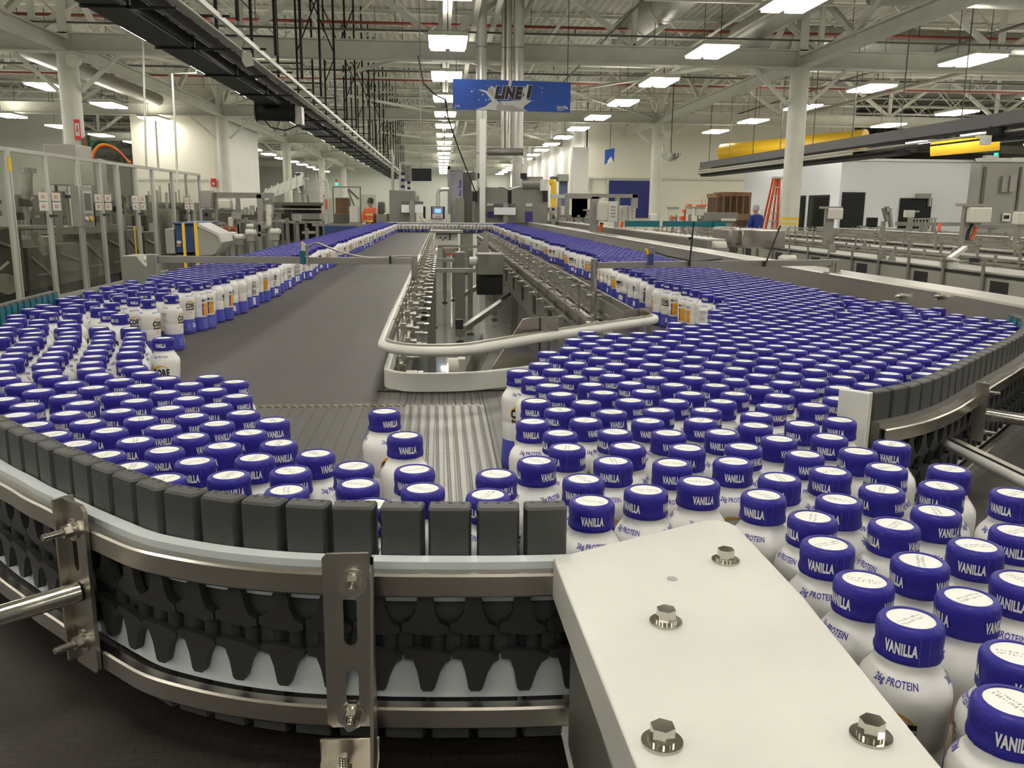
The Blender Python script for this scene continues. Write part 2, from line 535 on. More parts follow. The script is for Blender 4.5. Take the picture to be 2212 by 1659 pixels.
def build_hall():
    a = MB(); a.bb((-26, -12, -0.1), (30, 76, 0.0), FLOOR); st(a, 'floor')
    a = MB(); a.bb((-26, -12, 6.45), (30, 76, 6.6), DECK); st(a, 'ceiling')
    a = MB(); a.bb((-26, 75.9, 0), (30, 76.1, 6.45), FARW); st(a, 'wall_far')
    a = MB(); a.bb((-26.1, -12, 0), (-25.9, 76, 6.45), WHT); st(a, 'wall_left')
    a = MB(); a.bb((29.9, -12, 0), (30.1, 76, 6.45), CREAM); st(a, 'wall_right')
    # enclosed room on the left, seen past the second column
    a = MB(); a.bb((-10.45, 31.0, 0), (-7.75, 31.2, 6.4), CREAM); a.bb((-7.75, 31.0, 0), (-7.6, 37.6, 6.4), WHT); a.bb((-10.45, 30.96, 2.38), (-8.0, 31.0, 2.44), BEAM); a.bb((-10.45, 31.2, 0), (-10.3, 37.6, 6.4), WHT)
    st(a, 'room_wall')
    a = MB(); a.bb((-25.9, 40.0, 0), (-16.4, 40.2, 6.4), WHT); st(a, 'rear_wall')
    # cream wall with the blue door on the right
    a = MB(); a.bb((5.9, 36.0, 0), (17.2, 36.2, 6.4), CREAM); a.bb((5.8, 36.0, 0), (5.95, 75, 6.4), WHT); st(a, 'loading_wall')
    a = MB(); q = P(1280, 384, 35.95); a.bb((5.9, 35.9, q[2]-0.04), (17.2, 36.0, q[2]+0.04), BEAM); a.bb((5.9, 35.86, q[2]-0.30), (6.05, 36.0, q[2]), BEAM); st(a, 'trim_1')
    a = MB(); pbx(a, 1310, 386, 1406, 470, 35.90, 0.06, BEAM); pbx(a, 1315, 390, 1402, 470, 35.86, 0.06, NAVY); st(a, 'door_1', 'navy blue roll-up door in the cream wall')
    # office box on the right
    x0, xa, xb = P(1690, 400, 28.0)[0], P(1815, 400, 24)[0], P(2052, 400, 24)[0]
    zt = P(1900, 346, 24)[2]
    a = MB(); a.prism([(xa, 24.0), (xb, 24.0), (xb+1.6, 24.0), (22, 24.0), (22, 30), (x0-0.6, 30), (x0-0.2, 28.3)], 0, zt, OFFW)
    a.prism([(xa-0.05, 23.95), (22, 23.95), (22, 24.02), (xa, 24.02)], zt-0.03, zt+0.04, ALU)
    st(a, 'office_wall')
    def win(n, x0_, y0_, x1_, y1_, Y, lab, door=False):
        a = MB(); e = 0.05
        p, q = P(x0_, y0_, Y), P(x1_, y1_, Y)
        a.bb((p[0], Y-0.03, p[2]), (q[0], Y+0.02, q[2]), RUB); r = a.build(n); r['kind'] = 'structure'; r['label'] = lab
        g = MB(); g.bb((p[0]+e, Y-0.045, p[2]-e), (q[0]-e, Y-0.031, q[2]+e), DARKG); g.build('pane', r)
        return r
    win('door_2', 1820, 415, 1862, 494, 23.98, 'tall dark glazed office door', True)
    win('window_1', 1945, 428, 2006, 494, 23.98, 'wide dark office window')
    # windows in the receding side of the office box
    for n, (fa, fb) in (('window_2', (0.12, 0.40)), ('window_3', (0.45, 0.72))):
        A = Vector((xa, 24.0, 0)); B = Vector((x0-0.2, 28.3, 0)); d = (B-A); nn = Vector((-1, -0.72, 0)).normalized()
        nn = Vector((d.y, -d.x, 0)).normalized(); nn = nn if nn.y < 0 else -nn
        p, q = A+d*fa+nn*0.02, A+d*fb+nn*0.02; z0, z1 = 0.95, 2.0
        a = MB(); a.bar((p.x, p.y, (z0+z1)/2), (q.x, q.y, (z0+z1)/2), 0.03, z1-z0, RUB); r = a.build(n); r['kind'] = 'structure'; r['label'] = 'dark office side window'
        g = MB(); p2, q2 = p+d.normalized()*0.06+nn*0.022, q-d.normalized()*0.06+nn*0.022; g.bar((p2.x, p2.y, (z0+z1)/2), (q2.x, q2.y, (z0+z1)/2), 0.01, z1-z0-0.10, DARKG); g.build('pane', r)
    # columns
    for sx in (-1, 1):
        for k, y in enumerate(GY):
            if sx > 0 and k > 1: continue
            cx = CX_ if sx > 0 else -CXL
            a = MB(); a.cyl((cx, y, 0), (cx, y, 4.45), 0.195, BEAM, 28)
            a.bb((cx-0.24, y-0.24, 4.42), (cx+0.24, y+0.24, 4.45), BEAM)
            if sx > 0 and k == 0:
                for z in (1.35, 1.25): a.cyl((CX_, y, z), (CX_, y, z+0.055), 0.197, YEL, 28)
            a.bb((cx-0.09, y-0.13, 4.45), (cx+0.09, y+0.13, 6.3), BEAM)
            side = 'left' if sx < 0 else 'right'
            thing('steel_column', 'round white steel column on the %s, %s from the front%s' % (side, ['first', 'second', 'third', 'fourth', 'fifth'][k], ', with yellow bands' if (sx > 0 and k == 0) else ''), 'column', a, 'round roof columns')
    a = MB(); pbx(a, 1236, 318, 1270, 480, 34.0, 0.6, WHT); p, q = P(1236, 400, 34.0), P(1270, 400, 34.0); a.bb((p[0], 34.0, 0), (q[0], 34.6, 2.0), WHT); thing('square_pier', 'square white pier left of the navy roll-up door', 'column', a)
    a = MB(); pbx(a, 1160, 330, 1240, 480, 52, 0.3, WHT); st(a, 'dock_wall')
    # girders across and along the hall
    for k, y in enumerate(GY):
        a = MB()
        for z in (4.465, 4.805): a.bb((-26, y-0.13, z-0.012), (30, y+0.13, z+0.012), BEAM)
        a.bb((-26, y-0.012, 4.47), (30, y+0.012, 4.80), BEAM)
        a.bb((-26, y-0.09, 6.16), (30, y+0.09, 6.30), BEAM)
        x = -23.7+0.0; up = False
        while x < 30:
            a.bar((x, y, 4.81 if not up else 6.2), (x+1.975, y, 6.2 if not up else 4.81), 0.11, 0.10, BEAM); up = not up; x += 1.975
        for x in np.arange(-23.7, 30, 3.95): a.bb((x-0.05, y-0.05, 4.81), (x+0.05, y+0.05, 6.2), BEAM)
        thing('roof_girder', 'deep white steel truss girder spanning the hall, %s from the front' % ['first', 'second', 'third', 'fourth', 'fifth'][k], 'girder', a, 'cross girders')
    for sx, nm in ((-23.7, 'far left'), (-CXL, 'left column line'), (CX_, 'right column line'), (23.7, 'far right')):
        a = MB()
        for z in (4.465, 4.68): a.bb((sx-0.11, 4, z-0.012), (sx+0.11, 75, z+0.012), BEAM)
        a.bb((sx-0.012, 4, 4.47), (sx+0.012, 75, 4.68), BEAM)
        a.bb((sx-0.08, 4, 6.18), (sx+0.08, 75, 6.30), BEAM)
        y = 6.3; up = False
        while y < 74:
            a.bar((sx, y, 4.68 if not up else 6.2), (sx, y+2.42, 6.2 if not up else 4.68), 0.10, 0.10, BEAM); up = not up; y += 2.42
        thing('roof_girder', 'long white truss running away along the %s' % (nm if 'line' in nm else nm+' side'), 'girder', a, 'lengthwise girders')
    # bar joists
    n = 0
    y = 8.72
    while y < 74:
        if min(abs(y-g) for g in GY) > 0.5:
            a = MB()
            zb = 5.42
            a.bb((-26, y-0.045, zb), (30, y+0.045, zb+0.05), BEAM); a.bb((-26, y-0.05, 6.32), (30, y+0.05, 6.40), BEAM)
            x = -26; up = False
            while x < 30:
                a.bar((x, y, zb+0.03 if not up else 6.33), (x+0.99, y, 6.33 if not up else zb+0.03), 0.035, 0.035, BEAM); up = not up; x += 0.99
            thing('roof_joist', 'slender white bar joist under the roof deck, %d from the front' % (n+1), 'joist', a, 'bar joists under the roof'); n += 1
        y += 2.42
    # knee braces running to the first columns
    for sx in (-1, 1):
        for k, y in enumerate(GY[:4]):
            if sx > 0 and k > 1: continue
            a = MB()
            cx = CX_ if sx > 0 else -CXL
            for dx in (-1, 1): a.bar((cx+dx*0.23, y, 3.75), (cx+dx*1.0, y, 4.44), 0.07, 0.07, BEAM)
            thing('knee_brace', 'pair of white knee braces at the head of the %s column, %s row' % ('left' if sx < 0 else 'right', ['first', 'second', 'third', 'fourth'][k]), 'brace', a, 'knee braces')
    # sprinkler mains
    rg = random.Random(5)
    for k, y in enumerate((12.3, 15.9, 20.2, 24.0, 28.1, 33.0, 38.5, 46.0)):
        a = MB(); z = 5.30+0.1*(k % 3); a.cyl((-24, y, z), (28 if y < 35 else 5.6, y, z), 0.032, RUST if k % 2 == 0 else BEAM, 10)
        for x in np.arange(-22, 27 if y < 35 else 5, 3.0):
            a.cyl((x, y, z), (x, y, z+1.1), 0.008, BLKM, 6); a.cyl((x+1, y, z-0.14), (x+1, y, z), 0.014, RUST, 6)
        thing('sprinkler_pipe', '%s sprinkler pipe crossing under the roof, %d from the front' % ('red' if k % 2 == 0 else 'white', k+1), 'pipe', a, 'sprinkler pipes')
    for k, (x, z) in enumerate(((-6.1, 5.15), (-2.6, 5.30), (2.4, 5.20), (6.3, 5.25))):
        a = MB(); a.cyl((x, 8, z), (x, 70 if x < 5 else 35.5, z), 0.035, BEAM, 10)
        thing('utility_pipe', 'pale utility pipe running away under the roof, %s from left' % ['first', 'second', 'third', 'fourth'][k], 'pipe', a, 'lengthwise utility pipes')
    rg = random.Random(31)
    for k in range(13):
        y = 13.5+k*2.3+rg.uniform(-0.6, 0.6); z = rg.uniform(4.95, 5.3); x0 = rg.uniform(-24, -6); x1 = rg.uniform(4, 28 if y < 35 else 5.5); a = MB()
        a.cyl((x0, y, z), (x1, y, z), rg.uniform(0.012, 0.03), (GREYP, BEAM, GREYD)[k % 3], 8)
        for q in range(7): xx = x0+(x1-x0)*(q+0.5)/7; a.cyl((xx, y, z), (xx, y, 6.3), 0.008, GREYD, 6)
        thing('roof_conduit', 'thin %s conduit crossing under the joists, %d from the front' % (('grey', 'white', 'dark')[k % 3], k+1), 'conduit', a, 'conduits across the roof')
    for k, (x, z, rr, mt) in enumerate(((-11.5, 5.2, 0.02, GREYP), (-5.2, 4.9, 0.03, BEAM), (-3.7, 5.3, 0.015, GREYD), (1.7, 5.35, 0.05, GREYP), (3.4, 5.0, 0.02, GREYD), (5.9, 5.3, 0.03, BEAM), (9.0, 5.1, 0.04, GREYP), (11.8, 5.3, 0.03, GREYD), (13.2, 5.0, 0.06, DUCT))):
        a = MB(); a.cyl((x, 7, z), (x, 60 if x < 5 else 35.5, z), rr, mt, 8)
        thing('roof_conduit', 'conduit running away under the roof, %s from the outermost' % ['first', 'second', 'third', 'fourth', 'fifth', 'sixth', 'seventh', 'eighth', 'ninth'][k], 'conduit', a, 'conduits along the roof')
    for k, y in enumerate((18.4, 30.5, 42.6)):
        a = MB()
        for x0, x1 in ((-7.2, 0.0), (0.0, 7.2 if k == 0 else 5.4)):
            a.bar((x0, y+0.2, 4.66), (x1, y+11.9, 4.66), 0.07, 0.07, BEAM); a.bar((x1, y+0.2, 4.74), (x0, y+11.9, 4.74), 0.07, 0.07, BEAM)
        thing('cross_bracing', 'flat white cross bracing between the girders of the %s bay' % ('nearest', 'middle', 'far')[k], 'bracing', a, 'roof cross bracing')
    # ceiling lights
    proto = empty('ceiling_light', (0, 14.7, 4.30), 'x', 'ceiling light', 'twin ceiling lights')
    a = MB(); a.box((0, 14.7, 4.352), (0.66, 1.26, 0.018), BEAM)
    for s in (-1, 1): a.box((s*0.325, 14.7, 4.385), (0.01, 1.26, 0.05), BEAM); a.box((0, 14.7+s*0.625, 4.385), (0.64, 0.01, 0.05), BEAM)
    for dy in (-0.5, 0.5): a.cyl((0, 14.7+dy, 4.44), (0, 14.7+dy, 5.44), 0.006, BLKM, 6)
    sub(a, 'light_housing', proto)
    for dx in (-0.172, 0.172):
        a = MB(); a.box((dx, 14.7, 4.322), (0.262, 1.20, 0.040), LIGHTM); sub(a, 'lamp_panel', proto)
    a = MB(); a.box((0, 14.7, 4.368), (0.44, 1.0, 0.008), UPLIGHT); sub(a, 'uplight_fill', proto)  # hidden glowing panel, added to lift the ceiling brightness
    rows = [(0.12, 15.75, 'centre row'), (4.84, 15.95, 'first row right of centre'), (-4.74, 15.45, 'first row left of centre'), (9.9, 16.2, 'second row right of centre'), (-9.47, 14.9, 'second row left of centre'),
            (14.7, 16.8, 'third row right of centre'), (-13.9, 14.6, 'third row left of centre'), (19.5, 15.6, 'fourth row right of centre'), (-18.6, 15.5, 'fourth row left of centre'), (24.6, 15.5, 'fifth row right of centre')]
    first = True
    for (x, y0, nm) in rows:
        k0 = -7 if abs(x) < 5 else -5; c = 0
        for k in range(k0, 17 if abs(x) < 10 else 8):
            y = y0+3.86*k
            if y > 74 or y < -11: continue
            if -10.9 < x < -7 and 30.6 < y < 38.2: continue
            if x < -15.8 and 38.5 < y < 41.5: continue
            if x > 6 and y > 35.2: continue
            if x > 10 and 23.5 < y < 30.5: pass
            if first: o = proto; o.location = (x, y, 4.30); first = False
            else: o = copy_tree(proto); o.location = (x, y, 4.30)
            vis = to_px(x, y, 4.3)
            if vis and 0 < vis[0] < W and 0 < vis[1] < H:
                c += 1; o['label'] = 'glowing twin-panel ceiling light, %s, number %d counting away' % (nm, c)
            else: o['label'] = 'glowing twin-panel ceiling light over or behind the viewer, %s' % nm
            o['category'] = 'ceiling light'; o['group'] = 'twin ceiling lights, '+nm
    a = MB(); a.bb((0.04, 9, 4.92), (0.20, 72, 4.98), BEAM)
    thing('lighting_strut', 'pale flat strut running away above the centre row of ceiling lights', 'strut', a)
    a = MB(); a.bb((0.62, 9, 5.1), (0.72, 72, 5.2), BEAM); a.bb((1.02, 9, 5.1), (1.10, 72, 5.2), BEAM)
    thing('tray_rail', 'pair of pale square rails running away beside the centre lights', 'rail', a)
    # ducts
    a = MB(); e = P(1352, 88, 22.0); x = e[0]; z = e[2]; a.cyl((x, 5, z), (x, 22, z), 0.36, DUCT, 28)
    for y in np.arange(6, 22, 1.5): a.cyl((x, y, z), (x, y+0.04, z), 0.372, DUCT, 28)
    thing('round_duct', 'fat grey round air duct running away at upper centre right', 'duct', a)
    a = MB(); e = P(1600, 78, 19.5); a.cyl((e[0], 5, e[2]), (e[0], 19.5, e[2]), 0.27, DUCT, 24); thing('round_duct', 'slimmer grey round duct right of the fat one', 'duct', a)
    a = MB(); e = P(1900, 92, 21.0); a.cyl((6.5, 21, e[2]+0.08), (26, 21, e[2]-0.1), 0.29, DUCT, 24)
    for x in np.arange(7, 26, 1.2): a.cyl((x, 21, e[2]), (x+0.03, 21, e[2]), 0.30, DUCT, 24)
    thing('round_duct', 'round duct crossing the upper right corner behind the beam', 'duct', a)
    a = MB(); e = P(1900, 25, 15.5); a.cyl((7.5, 15.5, 5.3), (24, 15.5, 5.3), 0.22, DUCT, 24); thing('round_duct', 'round duct crossing at the very top right', 'duct', a)
    a = MB(); q0, q1 = P(1560, 330, 31), P(1870, 300, 27); a.cyl(q0, q1, 0.30, YEL, 24); a.cyl(P(2010, 322, 26), P(2160, 308, 25), 0.22, YEL, 20)
    thing('yellow_duct', 'bright yellow duct above the office behind the overhead conveyor', 'duct', a)
    a = MB(); e = P(180, 120, 20); a.cyl((-9.2, 9, 4.9), (-9.2, 30, 4.9), 0.20, DUCT, 20); thing('round_duct', 'grey duct at upper left beyond the first left column', 'duct', a)
    # hanger rods near the tray
    rg = random.Random(9); k = 0
    for y in np.arange(9.0, 48, 1.95):
        a = MB()
        for x in (-2.62, -1.95):
            a.bb((x-0.018, y-0.018, 3.30), (x+0.018, y+0.018, 6.35), BLKM)
        a.bb((-2.64, y-0.012, 3.50), (-1.93, y+0.012, 3.52), BLKM)
        if k % 2 == 0:
            a.bar((-2.62, y, 4.3), (-1.95, y+0.02, 5.9), 0.022, 0.022, BLKM); a.bar((-1.95, y, 4.3), (-2.62, y+0.02, 5.9), 0.022, 0.022, BLKM)
        thing('hanger_frame', 'dark braced hanger frame beside the overhead track, %d from the front' % (k+1), 'hanger', a, 'dark hanger frames'); k += 1
    # dark services trough with the track (upper left)
    A = Vector((-2.62, 5.0, 3.30)); B = Vector((-2.62, 52, 3.30)); d = B-A
    r = empty('overhead_track', tuple(A), 'long black overhead trough with steel track running away at upper left', 'overhead conveyor')
    def off(dx, dz): return A+Vector((dx, 0, dz)), B+Vector((dx, 0, dz))
    a = MB(); p, q = off(-0.34, -0.04); a.bar(p, q, 0.02, 0.16, BLKM); p, q = off(-0.03, -0.04); a.bar(p, q, 0.02, 0.12, BLKM); p, q = off(-0.185, -0.12); a.bar(p, q, 0.33, 0.015, BLKM); sub(a, 'trough', r)
    a = MB(); p, q = off(0.10, 0.02); a.bar(p, q, 0.02, 0.13, BLKM); p, q = off(0.22, 0.06); a.bar(p, q, 0.10, 0.025, STEELD); sub_each(a, 'track_side', r)
    a = MB(); p, q = off(0.34, 0.16); a.bar(p, q, 0.015, 0.07, ALU); p, q = off(0.40, 0.10); a.bar(p, q, 0.02, 0.02, ALU); sub_each(a, 'steel_track', r)
    for t in np.linspace(0.02, 1, 25):
        c = A+d*t; a = MB(); a.bb((c.x-0.36, c.y-0.02, c.z-0.15), (c.x+0.42, c.y+0.02, c.z-0.128), BLKM); a.bb((c.x+0.02, c.y-0.02, c.z-0.15), (c.x+0.045, c.y+0.02, c.z+0.20), BLKM); a.bb((c.x+0.02, c.y-0.02, c.z+0.18), (c.x+0.42, c.y+0.02, c.z+0.20), BLKM)
        sub(a, 'cross_bracket', r)
    for k, (mt, ox) in enumerate(((RUB, -0.20), (YEL, -0.12), (RUB, -0.05), (GREYD, 0.02))):
        a = MB(); pts = []
        for t in np.linspace(0, 1, 60): c = A+d*t; pts.append((c.x+ox-0.06+0.02*sin(t*90+k), c.y, c.z-0.085+0.015*cos(t*70+2*k)))
        a.tube(pts, 0.020, mt, 6); sub(a, 'cable', r)
    # hanging drive motor under the trough
    r = empty('drive_motor', P(610, 245, 15.2), 'black drive motor hanging below the overhead track', 'motor')
    a = MB(); a.cyl(P(553, 240, 15.2), P(640, 244, 15.2), 0.145, BLKM, 20); sub(a, 'motor_body', r)
    a = MB(); a.cyl(P(553, 240, 15.2), P(556, 240, 15.2), 0.17, RUB, 20); sub(a, 'fan_cover', r)
    a = MB(); pbx(a, 637, 230, 652, 268, 15.1, 0.25, ALU); sub(a, 'gearbox', r)
    a = MB(); a.tube([P(565, 252, 15.2), P(585, 275, 15.2), P(615, 282, 15.2), P(648, 270, 15.2)], 0.012, RUB, 8); sub(a, 'cable', r)
    a = MB(); p0 = P(523, 112, 10.9); a.prism([(0, 0), (0.11, -0.01), (0.13, -0.15), (0.03, -0.17), (-0.01, -0.1)], 0, 0.004, BOXW, (p0, (1, 0, 0), (0, 0, 1), (0, 1, 0)))
    a.cyl(p0, Vector(p0)+Vector((0.03, 0, 0.12)), 0.004, RUB, 6); thing('paper_tag', 'cream paper tag hanging from the overhead track', 'tag', a)
    # overhead conveyor on the right
    pts = [G(1512, 366, 2.95), G(1700, 338, 2.95), G(1960, 300, 2.95), G(2250, 262, 2.95)]
    r = empty('overhead_conveyor', pts[1], 'long grey overhead conveyor hung on rods across the right side', 'overhead conveyor')
    A, B = Vector(pts[0]), Vector(pts[3])
    pan = mat('violet_grey_panel', (0.17, 0.165, 0.175), 0.5, 0.2)
    a = MB(); a.bar(A+Vector((0, 0, 0.13)), B+Vector((0, 0, 0.13)), 0.03, 0.21, pan); a.bar(A+Vector((0.4, 0, 0.13)), B+Vector((0.4, 0, 0.13)), 0.03, 0.21, pan); sub_each(a, 'side_panel', r)
    a = MB(); a.bar(A+Vector((-0.05, 0, -0.09)), B+Vector((-0.05, 0, -0.09)), 0.04, 0.03, STEELD); a.bar(A+Vector((-0.05, 0, -0.17)), B+Vector((-0.05, 0, -0.17)), 0.03, 0.03, BLKM); a.bar(A+Vector((-0.05, 0, -0.01)), B+Vector((-0.05, 0, -0.01)), 0.03, 0.02, BLKM); sub_each(a, 'guide_rail', r)
    a = MB(); a.bar(A+Vector((0.2, 0, -0.20)), A+(B-A)*0.75+Vector((0.2, 0, -0.20)), 0.35, 0.10, BLKM); sub(a, 'cable_trough', r)
    a = MB()
    for t in np.linspace(0.02, 0.98, 9):
        c = A+(B-A)*t
        a.cyl((c.x+0.2, c.y, c.z+0.1), (c.x+0.2, c.y, 5.3), 0.012, GREYD, 6)
    sub_each(a, 'hanger_rod', r)
    r = empty('drive_motor', P(2180, 288, 14.0), 'black drive motor on the overhead conveyor at the right edge', 'motor')
    a = MB(); a.cyl(P(2140, 290, 14.2), P(2240, 282, 14.2), 0.13, BLKM, 18); sub(a, 'motor_body', r); a = MB(); pbx(a, 2128, 292, 2142, 312, 14.1, 0.15, ALU); sub(a, 'gearbox', r)
    # hanging blue banner
    build_banner()


def build_banner():
    Y = 15.5
    A = Vector(P(978, 170, Y)); B = Vector(P(1233, 178, Y)); C = Vector(P(1230, 243, Y)); D = Vector(P(978, 236, Y))
    r = empty('hanging_banner', tuple(A), 'blue hanging banner reading LINE 1 with a white milk splash', 'banner')
    U = (B-A); w = U.length; U.normalize(); V = Vector((0, 0, 1)); V = (V-U*V.dot(U)).normalized(); h = (A-D).length
    N = Vector((0, -1, 0))
    def pt(u, v, e=0.0): return A+U*u*w-V*v*h+N*(0.012+e)
    blue = mat('banner_blue', (0.022, 0.085, 0.42), 0.55, noise=(0.7, 0.12))
    a = MB(); a.bar(A+U*0-V*h/2, A+U*w-V*h/2, 0.02, h, blue); sub(a, 'banner_sheet', r)
    milk = mat('banner_milk', (0.62, 0.61, 0.58), 0.6); milk2 = mat('banner_milk_shade', (0.40, 0.38, 0.36), 0.6)
    s = MB()
    def poly(pts, e, mt): s.add([pt(u, v, e) for u, v in pts], [tuple(range(len(pts)))], mt)
    # crop coordinates of the sheet: u=(x-120)/1900, v=(y-70)/500 plus tilt
    def cv(l): return [((x-120)/1890.0, (y-(62+(x-120)*0.032))/500.0) for x, y in l]
    poly(cv([(480, 568), (640, 520), (720, 450), (750, 440), (720, 390), (640, 290), (560, 262), (520, 240), (610, 245), (680, 270), (760, 350), (800, 400), (850, 440), (930, 510), (960, 560), (900, 590), (700, 575)]), 0.002, milk)
    poly(cv([(680, 215), (720, 205), (790, 215), (800, 330), (780, 360), (730, 330), (680, 270)]), 0.003, milk2)
    poly(cv([(700, 180), (760, 190), (800, 240), (790, 330), (760, 230)]), 0.004, milk)
    poly(cv([(830, 470), (930, 500), (1050, 500), (1200, 550), (1300, 600), (1400, 612), (1000, 602), (820, 580)]), 0.0025, milk2)
    poly(cv([(870, 430), (1000, 430), (1200, 420), (1270, 330), (1230, 270), (1280, 200), (1320, 140), (1330, 300), (1300, 410), (1390, 425), (1330, 470), (1270, 510), (1255, 560), (1330, 600), (1200, 585), (1080, 500), (930, 510)]), 0.002, milk)
    poly(cv([(1010, 92), (1065, 92), (1050, 190), (1000, 190)]), 0.002, milk)
    for x, y, q in ((425, 270, 18), (540, 408, 12), (598, 326, 14), (655, 415, 14), (700, 405, 16), (672, 178, 9), (1500, 192, 10), (1545, 215, 15), (1548, 285, 12), (1590, 270, 6), (1330, 100, 9), (1410, 430, 8), (155, 540, 12), (520, 300, 7), (470, 235, 8)):
        poly(cv([(x-q, y), (x, y-q), (x+q, y), (x, y+q)]), 0.003, milk)
    sub(s, 'milk_splash', r)
    blkb = mat('banner_black', (0.012, 0.012, 0.014), 0.5)
    for nm, mt, bold, e, k in (('letter_outline', milk, 0.13, 0.006, 1.12), ('lettering', blkb, 0.075, 0.009, 1.04)):
        t = MB()
        for txt, cx, cw in (('LINE', 1015, 440), ('1', 1345, 95)):
            Vt, Ft = text_tris(txt, cw/1890*w*k, 205/500*h*k, bold, 0, shear=0.22, res=2)
            cu, cvv = cv([(cx, 295 if txt != '1' else 280)])[0]
            t.add([pt(cu+x/w, cvv-y/h, e) for x, y in Vt], Ft, mt)
        sub(t, nm, r)
    t = MB(); Vt, Ft = text_tris('fairlife', 175/1890*w, 62/500*h, 0.03, 0); cu, cvv = cv([(1885, 535)])[0]; t.add([pt(cu+x/w, cvv-y/h, 0.004) for x, y in Vt], Ft, milk)
    pts = [(1850+60*cos(q), 565+28*sin(q)) for q in np.linspace(0.2, 2.9, 10)]+[(1850+50*cos(q), 562+20*sin(q)) for q in np.linspace(2.9, 0.2, 10)]
    l = cv(pts); n = len(l)//2; t.add([pt(u, v, 0.004) for u, v in l], [(i, i+1, 2*n-2-i, 2*n-1-i) for i in range(n-1)], milk); sub(t, 'brand_lettering', r)
    t = MB(); Vt, Ft = text_tris('CORE', 78/1890*w, 34/500*h, 0.03, 0); cu, cvv = cv([(197, 510)])[0]; t.add([pt(cu+x/w, cvv-y/h, 0.004) for x, y in Vt], Ft, milk); sub(t, 'small_lettering', r)
    c = MB()
    for u in (0.03, 0.97): p = pt(u, 0); c.cyl(p, (p[0], p[1], 5.5), 0.006, BLKM, 6)
    sub_each(c, 'suspension_wire', r)


